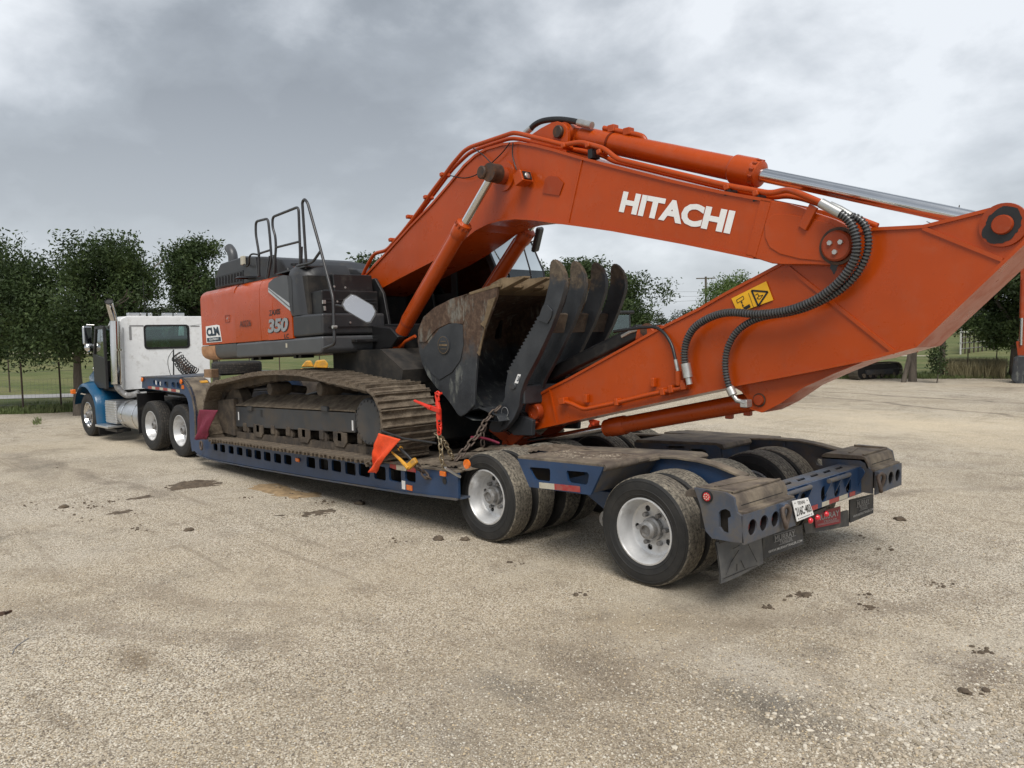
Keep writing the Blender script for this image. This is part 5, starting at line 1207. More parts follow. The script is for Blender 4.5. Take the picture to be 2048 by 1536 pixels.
# cab on the far side
cabp = [S(a, b, .52) for a, b in ((1045, 560), (1022, 490))]
xcf = -3.75
cab = [(-5.55, zh(2.05, -5.5)), (xcf+.02, zh(2.05, xcf)), (xcf+.10, zh(2.5, xcf)), (xcf-.02, zh(3.0, xcf)), (xcf-.42, zh(3.72, xcf)), (-5.35, zh(3.78, -5.4)), (-5.55, zh(3.4, -5.5))]
cw_ = [(-4.62, zh(2.45, -4.6)), (xcf-.02, zh(2.42, xcf)), (xcf-.12, zh(2.98, xcf)), (xcf-.46, zh(3.60, xcf)), (-4.62, zh(3.64, -4.6))]
cw2 = [(-5.42, zh(2.75, -5.4)), (-4.74, zh(2.75, -4.7)), (-4.74, zh(3.62, -4.7)), (-5.30, zh(3.62, -5.3))]
cabo = None
for Y, t in ((.52, .04), (1.46, -.04)):
    o = MB().prism(cab, Y, Y+t, [cw_, cw2]).build('cab_side', M_BLACK, EX)
    MB().prism(cw_, Y+t*.4, Y+t*.5).build('cab_window', M_GLASS, o); MB().prism(cw2, Y+t*.4, Y+t*.5).build('cab_window', M_GLASS, o)
cabo = o
m = MB(); sec = [cab[5], cab[4], (cab[4][0]-.1, cab[4][1]+.05), (cab[5][0], cab[5][1]+.06)]; m.ngon(sec, .50, 1.48); m.build('cab_roof', M_BLACK, EX, bevel=.03)
m = MB(); a, b = cab[3], cab[4]; m.add([Vector((a[0], .56, a[1])), Vector((a[0], 1.42, a[1])), Vector((b[0], 1.42, b[1])), Vector((b[0], .56, b[1]))], [(0,1,2,3)]); m.build('cab_front_glass', M_GLASS, EX)
m = MB(); a, b = cab[2], cab[3]; m.add([Vector((a[0], .56, a[1])), Vector((a[0], 1.42, a[1])), Vector((b[0], 1.42, b[1])), Vector((b[0], .56, b[1]))], [(0,1,2,3)]); m.build('cab_front_glass', M_GLASS, EX)
m = MB(); a, b = cab[0], cab[6]; m.prism([cab[0], (cab[0][0]+.05, cab[0][1]), (cab[6][0]+.05, cab[6][1]), cab[6]], .56, 1.42); m.build('cab_back', M_BLACK, EX)
MB().box((-4.95, 1.0, zh(2.7, -5)), (.5, .5, .14)).build('operator_seat', M_SEAT, EX, bevel=.05)
MB().box((-5.18, 1.0, zh(3.05, -5)), (.14, .48, .75)).build('seat_back', M_SEAT, EX, bevel=.05)
MB().box((-4.7, 1.0, zh(2.2, -5)), (1.6, .9, .25)).build('cab_floor', M_BLACK, EX)
# slim mirror pole at the cab front
pm = [(1036, 455), (1040, 470), (1050, 505), (1060, 540), (1067, 580)]
po = MB().tube([S(a, b, .95) for a, b in pm], .011, 8).build('mirror_pole', M_RAIL, EX, smooth=50)
q = S(1075, 479, .9); MB().box(q, (.07, .20, .34), Matrix.Rotation(.35, 3, 'Y') @ Matrix.Rotation(.5, 3, 'Z')).build('cab_mirror', M_BLACK, po, bevel=.03)
MB().tube([S(1051, 490, .95), S(1062, 484, .93), q], .01, 8).build('mirror_bracket', M_RAIL, po, smooth=50)
# ---- boom
YB = .34
bt = [(722, 560), (775, 503), (820, 453), (863, 409), (900, 366), (928, 331), (950, 311), (972, 298), (1005, 288.5), (1038, 285.5), (1070, 291), (1107, 300), (1161, 316), (1250, 339), (1346, 363), (1440, 384), (1542, 402)]
bb_ = [(1507, 515), (1440, 501), (1366, 486), (1295, 473), (1223, 460), (1160, 451), (1110, 444.5), (1067, 438.5), (1030, 436.5), (1000, 440), (975, 447), (950, 460), (925, 480), (895, 502), (860, 524), (798, 556), (736, 590)]
bpoly = xz(bt+bb_, -YB)
boom = MB().ngon(bpoly, -YB+.012, YB-.012).build('boom', M_OR, EX, smooth=25)
def edge_strip(line, Y0, Y1, h, name, mt, parent, inw=(0, 0)):
    m = MB()
    for a, b in zip(line, line[1:]):
        m.bar((a[0], (Y0+Y1)/2, a[1]), (b[0], (Y0+Y1)/2, b[1]), abs(Y1-Y0), h)
    return m.build(name, mt, parent)
# side plates stand a little inside the top and bottom flanges
edge_strip(xz(bt, -YB), -YB-.006, YB+.006, .028, 'boom_top_flange', M_OR, boom)
edge_strip(xz(bb_, -YB), -YB-.006, YB+.006, .024, 'boom_bottom_flange', M_OR, boom)
for s_ in (-1, 1):
    ys = s_*(YB-.008)
    for pts in ([(1163, 319), (1135, 447)], [(733, 558), (746, 584)]):
        a, b = [S(x, y, -YB) for x, y in pts]; MB().bar((a.x, ys, a.z), (b.x, ys, b.z), .014, .022).build('weld_seam', M_OR, boom)
    # fork plate carrying the arm pin
    fk = xz([(1528, 400), (1544, 402), (1575, 406.5), (1600, 414), (1625, 424), (1650, 432), (1672, 440), (1690, 449), (1702, 461), (1709, 477), (1711, 493), (1708, 510), (1699, 524), (1684, 531), (1660, 531), (1620, 529), (1566, 529), (1544, 527), (1525, 521), (1500, 513)], -YB)
    MB().prism(fk, s_*YB, s_*(YB-.07)).build('boom_fork', M_OR, boom, bevel=.008)
    ov = xz([(1530, 450), (1536, 436), (1550, 428), (1580, 428), (1620, 436), (1660, 446), (1690, 460), (1702, 480), (1703, 505), (1692, 521), (1650, 523), (1600, 518), (1560, 508), (1540, 495), (1531, 475)], -YB)
    MB().prism(ov, s_*(YB+.010), s_*(YB-.01)).build('fork_doubler', M_OR, boom, bevel=.006)
    wd_ = xz([(1522, 398), (1543, 402), (1511, 515), (1492, 511)], -YB)
    MB().prism(wd_, s_*(YB+.006), s_*(YB-.01)).build('joint_plate', M_OR, boom, bevel=.004)
    # arm pin cap with three bolts
    pc = S(1675, 492, -YB-.02)
    MB().lathe([(.001, .055), (.108, .055), (.122, .045), (.124, 0)], (pc.x, s_*YB, pc.z), (0, s_, 0), 32).build('pin_cap', M_OR2, boom, smooth=35)
    MB().lathe([(.128, .022), (.150, .022), (.152, 0)], (pc.x, s_*YB, pc.z), (0, s_, 0), 32).build('pin_collar', M_GREASE, boom, smooth=35)
    for k in range(3):
        a = .5+k*2.094; q = Vector((pc.x+.05*math.cos(a), s_*(YB+.055), pc.z+.05*math.sin(a))); MB().cyl(q, q+Vector((0, s_*.022, 0)), .021, 6).build('pin_bolt', M_GALV, boom)
    # cylinder boss and pin half way up the boom
    bc = S(1008, 352, -YB)
    MB().lathe([(.175, -.01), (.172, .012), (.001, .012)], (bc.x, s_*YB, bc.z), (0, s_, 0), 36).build('boss_plate', M_OR, boom, smooth=35)
    MB().lathe([(.10, 0), (.10, .10), (.092, .11)], (bc.x, s_*YB, bc.z), (0, s_, 0), 28).build('boss', M_OR2, boom, smooth=35)
    MB().lathe([(.001, .36), (.062, .36), (.075, .35), (.075, .0)], (bc.x, s_*YB, bc.z), (0, s_, 0), 28).build('boom_pin', M_GREASE, boom, smooth=35)
lettering('HITACHI', quadY([(1238, 423.6), (1460, 468.4), (1472, 422), (1248, 382)], -YB+.012), M_INK, boom, 'maker_lettering', .05, 1.0, .004)
# work lamp bracket and its cut-out on the near face
lampq = [(1024, 372), (1044, 340), (1067, 352), (1062, 375), (1040, 374)]
lb = MB(); bx = S(1046, 357, -YB-.09); lb.box(bx, (.13, .17, .13), Matrix.Rotation(-.35, 3, 'Y')); lo_ = lb.build('lamp_housing', M_OR, boom, bevel=.006)
MB().box(bx+Vector((.068, 0, .025)), (.012, .12, .09), Matrix.Rotation(-.35, 3, 'Y')).build('lamp_opening', M_INKK, lo_)
MB().lathe([(.001, .01), (.035, .006), (.04, 0)], bx+Vector((.072, 0, .02)), (1, 0, .3), 20).build('lamp_lens', M_GALV, lo_, smooth=50)
MB().prism(xz([(1090, 358), (1098, 352), (1115, 354), (1127, 366), (1118, 391), (1085, 386)], -YB), -YB-.001, -YB+.006).build('touch_up_patch', M_OR2, boom)
# arm cylinder bracket on the boom's back
for s_ in (-1, 1):
    bk = xz([(1062, 290), (1066, 270), (1085, 257), (1106, 246), (1118, 243.5), (1130, 247), (1138, 257), (1139, 275), (1136, 305)], -.17)
    MB().prism(bk, s_*.20, s_*.15).build('cylinder_bracket', M_OR, boom, bevel=.006)
    pc = S(1118.6, 264, -.2); MB().lathe([(.001, .04), (.062, .04), (.07, .03), (.07, 0)], (pc.x, s_*.20, pc.z), (0, s_, 0), 28).build('cylinder_pin', M_GREASE, boom, smooth=35)
ACP = S(1118.6, 264, -.2); ACP.y = 0
# ---- arm
YA = .25
at_ = [(1027, 838), (1030, 822), (1040, 812), (1099, 777), (1137, 758), (1222, 711), (1316, 659), (1398, 618), (1450, 588), (1559, 530), (1640, 488), (1690, 466), (1747, 458), (1800, 455.5), (1847, 453), (1915, 436), (1981, 419), (2008, 412), (2024, 411), (2040, 417), (2052, 430), (2060, 450), (2056, 476)]
ab_ = [(1831, 692), (1740, 717), (1637, 738), (1555, 754), (1464, 771), (1355, 794), (1161, 836.5), (1068, 858), (1045, 858), (1031, 851)]
arm = MB().ngon(xz(at_+ab_, -YA), -YA+.01, YA-.01).build('arm', M_OR, EX, smooth=25)
edge_strip(xz(at_[2:11], -YA), -YA-.006, YA+.006, .026, 'arm_top_flange', M_OR, arm)
edge_strip(xz(at_[11:17], -YA), -YA-.006, YA+.006, .026, 'arm_top_flange', M_OR, arm)
edge_strip(xz([(2056, 478)]+ab_[:-2], -YA), -YA-.008, YA+.008, .026, 'arm_bottom_flange', M_OR, arm)
for s_ in (-1, 1):
    for pts, w in (([(1577, 535), (1790, 706)], .030), ([(1846, 456), (2005, 520)], .030), ([(1099, 779), (1113, 846)], .02)):
        a, b = [S(x, y, -YA) for x, y in pts]; MB().bar((a.x, s_*(YA-.004), a.z), (b.x, s_*(YA-.004), b.z), .018, w).build('stiffener_bead', M_OR, arm)
    pc = S(2007, 450, -YA)
    MB().lathe([(.155, -.01), (.152, .016), (.001, .016)], (pc.x, s_*YA, pc.z), (0, s_, 0), 36).build('rod_boss', M_OR2, arm, smooth=35)
    MB().lathe([(.001, .05), (.062, .05), (.068, .04), (.07, .0)], (pc.x, s_*YA, pc.z), (0, s_, 0), 28).build('rod_pin', M_OR2, arm, smooth=35)
    m = MB(); rr = random.Random(4); pol = []
    for k in range(40):
        a = 2*math.pi*k/40; r_ = .088+.05*abs(math.sin(a*1.0+.4))**1.5*(1 if math.cos(a) < .2 else .75)+.016*rr.random(); pol.append((pc.x+r_*1.08*math.cos(a), pc.z+r_*.92*math.sin(a)))
    m.prism(pol, s_*(YA+.0162), s_*(YA+.019)); m.build('grease_smear', M_HOSEK, arm)
    bc = S(1068, 823, -YA)
    MB().lathe([(.14, -.01), (.136, .012), (.001, .012)], (bc.x, s_*YA, bc.z), (0, s_, 0), 32).build('bucket_pin_boss', M_OR2, arm, smooth=35)
    lug = xz([(1464, 772), (1482, 783), (1494, 797), (1496, 810), (1506, 820.5), (1525, 823.6), (1544, 817), (1560, 806), (1606, 774), (1668.7, 745.5), (1715, 727), (1740, 717), (1637, 738)], -.17)
    MB().prism(lug, s_*.17, s_*.12).build('cylinder_lug', M_OR, arm, bevel=.005)
    pc2 = S(1519, 800, -.17); MB().lathe([(.001, .03), (.045, .03), (.05, .02), (.05, 0)], (pc2.x, s_*.17, pc2.z), (0, s_, 0), 24).build('lug_pin', M_OR2, arm, smooth=35)
    MB().lathe([(.052, .012), (.062, .010), (.062, 0)], (pc2.x, s_*.17, pc2.z), (0, s_, 0), 24).build('pin_ring', M_GREASE, arm, smooth=35)
BCP = S(1519, 800, -.17); BCP.y = 0
m = MB(); lf = xz([(1500, 816), (1525, 823.6), (1560, 806), (1606, 774), (1668.7, 745.5), (1740, 717)], -.17)
for a, b in zip(lf, lf[1:]): m.bar((a[0], 0, a[1]), (b[0], 0, b[1]), .36, .014)
m.build('lug_flange', M_OR, arm)
# warning decal
wq_ = quadY([(1476, 626), (1547, 600), (1532.5, 562.5), (1463, 597)], -YA-.001); dec = plate('warning_decal', wq_, M_STY, arm, .001, .002)
tri = sub(wq_, .54, .96, .18, .90); 
def outline(pts, w, name, mt, parent, Y):
    m = MB()
    for a, b in zip(pts, pts[1:]): m.bar(a, b, w, .003, up=(0, 1, 0))
    return m.build(name, mt, parent)
T3 = [S(1503, 581, -YA-.006), S(1535.5, 583.5, -YA-.006), S(1516.5, 612, -YA-.006)]
outline(T3+T3[:1], .016, 'decal_triangle', M_INKK, dec, 0)
R4 = [S(a, b, -YA-.006) for a, b in ((1473, 600), (1486, 592), (1488, 598), (1475, 606))]; outline(R4+R4[:1], .004, 'decal_rectangle', M_INKK, dec, 0)
outline([S(1483, 603, -YA-.006), S(1486, 613, -YA-.006)], .005, 'decal_arrow', M_INKK, dec, 0)
for a, b, c_ in (((1483, 601.5), (1481, 606), (1485.6, 605)), ((1486.5, 615), (1483.6, 611), (1488, 610))):
    m = MB(); m.add([S(*p, -YA-.007) for p in (a, b, c_)], [(0, 1, 2)]); m.build('decal_arrow_head', M_INKK, dec)
outline([S(1488, 618, -YA-.006), S(1500, 611, -YA-.006)], .03, 'decal_figure', M_INKK, dec, 0)
outline([S(1511, 590, -YA-.006), S(1515, 587, -YA-.006), S(1518, 592, -YA-.006), S(1526, 590, -YA-.006), S(1520, 598, -YA-.006), S(1514, 597, -YA-.006), S(1518, 592, -YA-.006)], .005, 'decal_figure', M_INKK, dec, 0)
outline([S(1497, 586, -YA-.006), S(1508, 617, -YA-.006)], .002, 'decal_rule', M_INKK, dec, 0)
m = MB(); rr = random.Random(9); pq_ = S(1668, 520, -YB-.012); m.prism([(pq_.x+(.035+.02*rr.random())*math.cos(a)*.8, pq_.z-.02+(.07+.03*rr.random())*math.sin(a)) for a in [2*math.pi*k/22 for k in range(22)]], -YB-.0115, -YB-.0135); m.build('grease_smear', M_HOSEK, boom)
# ---- hydraulic cylinders
def hyd(p0, p1, rb, rr, fr, name, parent=EX, head=.16, hr=1.16, base=None, bolts=True):
    d = (p1-p0); L = d.length; d = d.normalized(); f = p0+d*L*fr
    o = MB().lathe([(.001, .0), (rb*.8, 0), (rb*.97, .03), (rb, .06), (rb, L*fr-head), (rb*1.03, L*fr-head), (rb*hr, L*fr-head+.03), (rb*hr, L*fr-.035), (rb*1.06, L*fr-.015), (rb*1.06, L*fr+.03), (rr*1.25, L*fr+.05), (rr, L*fr+.05)], p0, d, 36).build(name, M_OR, parent, smooth=32)
    MB().cyl(f, p1, rr, 24).build('piston_rod', M_ROD, o, smooth=40)
    if bolts:
        u = d.orthogonal().normalized(); v = d.cross(u)
        for k in range(12):
            a = 2*math.pi*k/12; q = f-d*.012+(u*math.cos(a)+v*math.sin(a))*rb*hr*.90; MB().cyl(q-d*.01, q+d*.028, .014, 6).build('head_bolt', M_OR2, o)
    return o
AEP = S(2007, 450, -YA); AEP.y = 0
d = (AEP-ACP).normalized()
fr = (S(1522, 340, 0)-ACP).dot(d)/(AEP-ACP).length
ac = hyd(ACP+d*.14, AEP, .112, .062, fr-.02, 'arm_cylinder', head=.27, hr=1.2)
MB().cyl(ACP+Vector((0, -.145, 0)), ACP+Vector((0, .145, 0)), .115, 26).build('cylinder_eye', M_OR, ac, smooth=35)
MB().bar(ACP+d*.05, ACP+d*.3, .16, .17).build('eye_neck', M_OR, ac, bevel=.02)
MB().cyl(AEP-d*.16, AEP, .075, 20).build('rod_eye', M_OR, ac, smooth=40)
# oil port block, black hose and pipe on top of the arm cylinder
up = Vector((d.z, 0, -d.x)); up = up if up.z > 0 else -up
b0 = ACP+d*.50+up*.135
MB().cyl(b0-d*.05, b0+d*.42, .028, 12).build('port_pipe', M_OR, ac, smooth=40)
for t in (.08, .30): MB().box(b0+d*t+up*.01, (.09, .09, .08)).build('port_clamp', M_OR, ac, bevel=.012)
MB().tube(smooth_path([b0+d*.40, b0+d*.50-up*.01, b0+d*.56-up*.05], 4), .028, 10).build('port_elbow', M_OR, ac, smooth=50)
hp = [(1061, 258), (1069, 250), (1082, 243), (1100, 239.5), (1122, 239), (1145, 242), (1162, 246)]
MB().tube(smooth_path([S(a, b, -.10) for a, b in hp], 5), .033, 14).build('black_hose', M_HOSEK, ac, smooth=60)
MB().cyl(S(1157, 245, -.10), S(1184, 251, -.10), .040, 16).build('hose_ferrule', M_GALV, ac, smooth=40)
MB().cyl(S(1051, 266, -.10), S(1063, 256, -.10), .036, 16).build('hose_ferrule', M_GALV, ac, smooth=40)
for t in (.62, .80): MB().lathe([(.116, -.015), (.118, .015)], ACP+d*(t if t < .7 else 0.62+.0), d, 36).build('pipe_band', M_OR2, ac, smooth=40)
rb_ = [S(a, b, -.02) for a, b in ((1530, 352), (1650, 382), (1780, 412), (1890, 437))]
MB().bar(rb_[0], rb_[-1], .05, .05).build('arm_side_pipe', M_OR, ac)
# boom cylinders
BL = S(787, 690, -.62); BU = S(987, 346, -.60)
for s_ in (-1, 1):
    yc_ = -.60 if s_ < 0 else .46; p0 = Vector((BL.x, yc_, BL.z)); p1 = Vector((BU.x, yc_, BU.z)); dd_ = (p1-p0).normalized(); L = (p1-p0).length
    fr = (S(933, 460, -.6)-Vector((p0.x, -.6, p0.z))).dot(dd_)/L
    c_ = hyd(p0, p1, .088, .048, fr, 'boom_cylinder', head=.17, hr=1.17)
    MB().cyl(p1+Vector((0, -.075, 0)), p1+Vector((0, .075, 0)), .105, 26).build('rod_eye', M_GREASE, c_, smooth=35)
    MB().cyl(p0+Vector((0, -.085, 0)), p0+Vector((0, .085, 0)), .10, 26).build('base_eye', M_OR, c_, smooth=35)
    nrm = Vector((dd_.z, 0, -dd_.x))
    a0 = p0+dd_*.25-nrm*.12; MB().tube([p0+dd_*.2-nrm*.07, a0+dd_*.15, p0+dd_*(L*fr-.22)-nrm*.115, p0+dd_*(L*fr-.12)-nrm*.07], .020, 10).build('cylinder_pipe', M_OR, c_, smooth=40)
    MB().tube([p0+dd_*.05+nrm*.10, p0+dd_*.22+nrm*.14, p0+dd_*.42+nrm*.24], .022, 10).build('port_pipe', M_OR, c_, smooth=40)
    MB().lathe([(.090, -.02), (.092, 0), (.090, .02)], p0+dd_*.42, dd_, 30).build('barrel_band', M_OR2, c_, smooth=40)
# bucket cylinder
BE = S(1010, 902, -.0); BE.y = 0
BEp = S(1000, 895, 0)
dk = (BEp-BCP).normalized(); fr = (S(1217, 857, 0)-BCP).dot(dk)/(BEp-BCP).length
bc_ = hyd(BCP+dk*.06, BEp, .090, .046, fr-.01, 'bucket_cylinder', head=.26, hr=1.16, bolts=False)
MB().cyl(BCP+Vector((0, -.115, 0)), BCP+Vector((0, .115, 0)), .095, 26).build('cylinder_eye', M_OR, bc_, smooth=35)
for t in (.22, .42): 
    q = BCP+dk*t-Vector((0, 0, .1)); MB().box(q, (.07, .06, .05)).build('port_block', M_OR2, bc_, bevel=.01)
# ---- links between arm, cylinder and bucket
for s_ in (-1, 1):
    a = S(1070, 836, -.31); b = S(1016, 889, -.31)
    MB().bar((a.x, s_*.31, a.z), (b.x, s_*.31, b.z), .055, .13).build('bucket_link', M_OR2, EX, bevel=.01)
    MB().lathe([(.001, .06), (.055, .06), (.055, .075), (.085, .075), (.095, .06), (.095, 0)], (S(1072, 823, -.30).x, s_*.27, S(1072, 823, -.30).z), (0, s_, 0), 28).build('link_pin', M_OR2, EX, smooth=35)
b = S(1016, 889, -.31); MB().cyl((b.x, -.36, b.z), (b.x, .36, b.z), .055, 20).build('link_cross_pin', M_OR2, EX, smooth=40)
for s_ in (-1, 1): MB().bar((b.x, s_*.20, b.z), (b.x-.42, s_*.20, b.z+.18), .06, .13).build('guide_link', M_OR2, EX, bevel=.01)
# ---- hoses and steel pipes
def hose(pts, Ys, r, name, matl, parent, ribs=False, sub=6):
    n = len(pts); P = [S(a, b, Ys[0]+(Ys[1]-Ys[0])*i/(n-1)) for i, (a, b) in enumerate(pts)]; C = smooth_path(P, sub)
    o = MB().tube(C, r*.80 if ribs else r, 12).build(name, matl, parent, smooth=60)
    if ribs:                                       # wound steel guard
        _, L = resample(C, 10, False); R_, _ = resample(C, int(L/.026), False); m = MB()
        for i in range(0, len(R_)):
            t = (R_[min(i+1, len(R_)-1)]-R_[max(i-1, 0)]).normalized(); m.lathe([(r*.78, -.0075), (r*1.03, -.005), (r*1.03, .005), (r*.78, .0075)], R_[i], t, 14)
        m.build('hose_guard', M_GUARD, o, smooth=50)
    return o
M_GUARD = mat('hose_guard_wire', (.13, .132, .135), .35, .6, .2, 20)
h1 = hose([(1680, 427), (1694, 437), (1706, 455), (1713, 480), (1712, 509), (1700, 536), (1675, 567), (1640, 594), (1600, 613), (1559, 624), (1512, 628), (1469, 625), (1440, 628), (1412, 639), (1388, 656), (1374, 680), (1369, 705), (1370, 728)], (-.46, -.33), .036, 'guarded_hose', M_HOSEK, arm, True)
h2 = hose([(1700, 432), (1716, 437), (1729, 450), (1736, 472), (1736, 496), (1728, 523), (1709, 554), (1681, 580), (1650, 599), (1612, 616), (1575, 626), (1531, 633), (1500, 644), (1474, 663), (1458, 689), (1451, 717), (1452, 748), (1459, 776)], (-.40, -.31), .031, 'guarded_hose', M_HOSEK, arm, True)
for pts, Y, r in (([(1642, 406), (1660, 416), (1682, 428)], -.46, .040), ([(1660, 411), (1680, 420), (1702, 433)], -.41, .034), ([(1371, 727), (1376, 755)], -.33, .045), ([(1376, 755), (1379, 769)], -.33, .030), ([(1459, 775), (1466, 790)], -.31, .040), ([(1466, 790), (1474, 801), (1491, 806)], -.30, .022)):
    MB().tube([S(a, b, Y) for a, b in pts], r, 16).build('hose_ferrule', M_GALV, arm, smooth=40)
q = S(1492, 807, -.27); MB().box(q, (.07, .10, .07)).build('port_flange', M_GALV, arm, bevel=.01)
hose([(1228, 663), (1262, 658), (1288, 655), (1312, 655), (1330, 668), (1344, 692), (1351, 720)], (-.18, -.31), .016, 'thin_hose', M_HOSEK, arm)
MB().tube([S(1351, 719, -.31), S(1356, 742, -.31)], .019, 10).build('hose_ferrule', M_GALV, arm, smooth=40)
# pipes on the arm's flank
pa = [(1121, 803), (1138, 805), (1168, 819), (1230, 806), (1300, 789), (1360, 777), (1377, 771)]
pip = MB().tube(round_poly([S(a, b, -YA-.05) for a, b in pa], .06), .024, 12).build('steel_pipe', M_OR, arm, smooth=50)
for a, b, w in ((1127, 802, .09), (1236, 804, .05), (1328, 783, .055), (1345, 778, .055), (1370, 772, .06)):
    MB().box(S(a, b, -YA-.04), (w, .09, .075), Matrix.Rotation(-.2, 3, 'Y')).build('pipe_clamp', M_OR, pip, bevel=.01)
MB().tube([S(1356, 742, -.31), S(1357, 770, -.30)], .034, 10).build('valve_block', M_OR, arm, smooth=40)
MB().tube([S(1366, 760, -.30), S(1366, 772, -.30)], .03, 10).build('valve_block', M_OR, arm, smooth=40)
for a, b in ((1173, 797), (1307, 765)): MB().box(S(a, b, -YA-.02), (.05, .05, .09)).build('pipe_tab', M_OR, arm, bevel=.008)
# pipes along the boom's back
pb = [(722, 560), (730, 540), (748, 507), (773, 501), (790, 482), (805, 465), (826, 438), (850, 405), (857, 393), (882, 360), (905, 328), (928, 302), (941, 294), (1025.5, 265.6), (1038.5, 267), (1129, 290), (1146, 286), (1164, 284.5), (1205, 296), (1216, 303), (1234, 318), (1457, 372), (1542, 387), (1571, 379.7), (1590, 383), (1642, 405)]
b1 = MB().tube(round_poly([S(a, b, -.30 if i < 24 else -.40) for i, (a, b) in enumerate(pb)], .10), .026, 12).build('steel_pipe', M_OR, boom, smooth=50)
pb2 = [(735, 557), (745, 535), (760, 520), (790, 490), (812, 462), (868, 388), (905, 338), (938, 306), (960, 296), (1022, 276), (1050, 280), (1120, 297), (1160, 300), (1208, 312), (1225, 322), (1457, 378), (1545, 395), (1575, 391), (1610, 398), (1700, 431), (1755, 452)]
b2 = MB().tube(round_poly([S(a, b, -.18) for a, b in pb2], .10), .024, 12).build('steel_pipe', M_OR, boom, smooth=50)
for a, b in ((857, 395), (890, 350), (822, 434), (787, 480), (1134, 293), (1182, 292), (1205, 305), (1460, 376), (1518, 388)):
    MB().box(S(a, b, -.27), (.055, .15, .05), Matrix.Rotation(-.2, 3, 'Y')).build('pipe_clamp', M_OR, boom, bevel=.012)
for a, b, c_, e_ in ((1187, 300, 1188, 318), (1462, 380, 1462, 392), (1519, 391, 1519, 404)):
    MB().bar(S(a, b, -.27), S(c_, e_, -.27), .12, .06).build('clamp_post', M_BLACK, boom)
MB().bar(S(1628, 412, -.38), S(1605, 457, -.36), .03, .085).build('hose_bracket', M_OR, boom, bevel=.006)
for pts in ([(1020, 285), (1000, 310), (960, 345), (930, 356), (900, 351)], [(946, 296), (966, 310), (984, 328)], [(1026, 285), (1025, 310), (1033, 340)]):
    MB().tube(smooth_path([S(a, b, -YB-.03) for a, b in pts], 5), .007, 6).build('cable', M_HOSEK, boom, smooth=60)
MB().tube(smooth_path([S(1175, 305, -.1), S(1300, 335, -.05), S(1457, 372, -.05)], 4), .012, 6).build('cable', M_HOSEK, boom, smooth=60)
# ---- bucket
YK = .76
outl = [(995, 567), (967, 578), (939, 586), (903, 598), (870, 615), (848, 634), (837, 661), (834.5, 680), (838, 704), (844, 727), (854, 751), (873, 776), (893, 797), (904, 812), (914, 828)]
edge = [(921, 833.5), (933, 826.7), (948, 811), (950, 773), (955, 708), (971, 653), (993, 593)]
opoly = xz(outl, -YK); epoly = xz(edge, -YK)
bucket = None
m = MB(); n = len(opoly); th = .03
inner_ = []
cc = Vector((sum(p[0] for p in opoly+epoly)/len(opoly+epoly), sum(p[1] for p in opoly+epoly)/len(opoly+epoly)))
for x, z in opoly: v = Vector((x, z)); inner_.append(tuple(v+(cc-v).normalized()*th))
m.add([Vector((x, y, z)) for y in (-YK+.02, YK-.02) for x, z in opoly], [(i, i+1, n+i+1, n+i) for i in range(n-1)])
m.add([Vector((x, y, z)) for y in (-YK+.02, YK-.02) for x, z in inner_], [(n+i, n+i+1, i+1, i) for i in range(n-1)])
bucket = m.build('bucket', M_BUCKET, EX, smooth=50)
for s_ in (-1, 1): MB().prism(opoly+epoly, s_*YK, s_*(YK-.035)).build('bucket_side', M_BUCKET, bucket, bevel=.008)
# lower shell towards the hinge, closing the floor
fl = xz([(914, 828), (948, 812), (1003, 806)], -YK+.1)
m = MB(); a, b = opoly[-1], epoly[2]
m.add([Vector((a[0], y, a[1])) for y in (-YK+.03, YK-.03)]+[Vector((b[0]+.05, y, b[1]-.03)) for y in (-YK+.03, YK-.03)]+[Vector((b[0]+.36, y, b[1]-.10)) for y in (-YK+.03, YK-.03)]+[Vector((b[0]+.40, y, b[1]-.16)) for y in (-YK+.03, YK-.03)]+[Vector((a[0]+.25, y, a[1]-.06)) for y in (-YK+.03, YK-.03)], [(0,1,3,2),(2,3,5,4),(4,5,7,6),(6,7,9,8),(8,9,1,0)])
m.build('bucket_heel', M_BUCKET, bucket, smooth=40)
for s_ in (-1, 1):
    # wear plate and side cutter on each cheek
    wp = xz([(868, 673), (880, 657), (898, 648), (915, 645.5), (926, 650), (928, 690), (922, 720), (905, 745), (880, 760), (862, 745), (850, 725), (846, 700)], -YK)
    MB().prism(wp, s_*(YK+.012), s_*(YK-.001)).build('cheek_plate', M_THUMB, bucket, bevel=.005)
    ct = xz([(838, 684), (853, 684), (862, 672), (875, 658), (900, 646), (927, 648), (930, 640), (929, 592), (939, 586.5), (903, 598), (870, 615), (848, 634), (837, 661)], -YK)
    MB().prism(ct, s_*(YK+.012), s_*(YK-.001)).build('heel_wear_plate', M_BUCKET, bucket, bevel=.005)
    sc_ = xz([(993, 594), (978, 600), (970, 640), (962, 648), (972, 655), (958, 700), (955, 705), (960, 712), (971, 656)], -YK)
    MB().prism(sc_, s_*(YK+.014), s_*(YK-.001)).build('side_cutter', M_LIP, bucket, bevel=.005)
    bd = S(890, 690, -YK); MB().lathe([(.001, .016), (.10, .016), (.115, .010), (.115, 0)], (bd.x, s_*(YK+.011), bd.z), (0, s_, 0), 32).build('maker_badge', M_THUMB, bucket, smooth=35)
    if s_ < 0:
        MB().lathe([(.104, .018), (.098, .018)], (bd.x, -YK-.0115, bd.z), (0, -1, 0), 32).build('badge_ring', M_LIP, bucket)
        bq = [Vector((bd.x+u*.085, -YK-.027, bd.z+v*.03)) for u, v in ((-1, -1), (1, -1), (1, 1), (-1, 1))]; 
        for v in (-.045, 0, .045): MB().box((bd.x, -YK-.029, bd.z+v), (.15 if v == 0 else .1, .004, .022 if v == 0 else .006)).build('badge_bar', M_LIP, bucket)
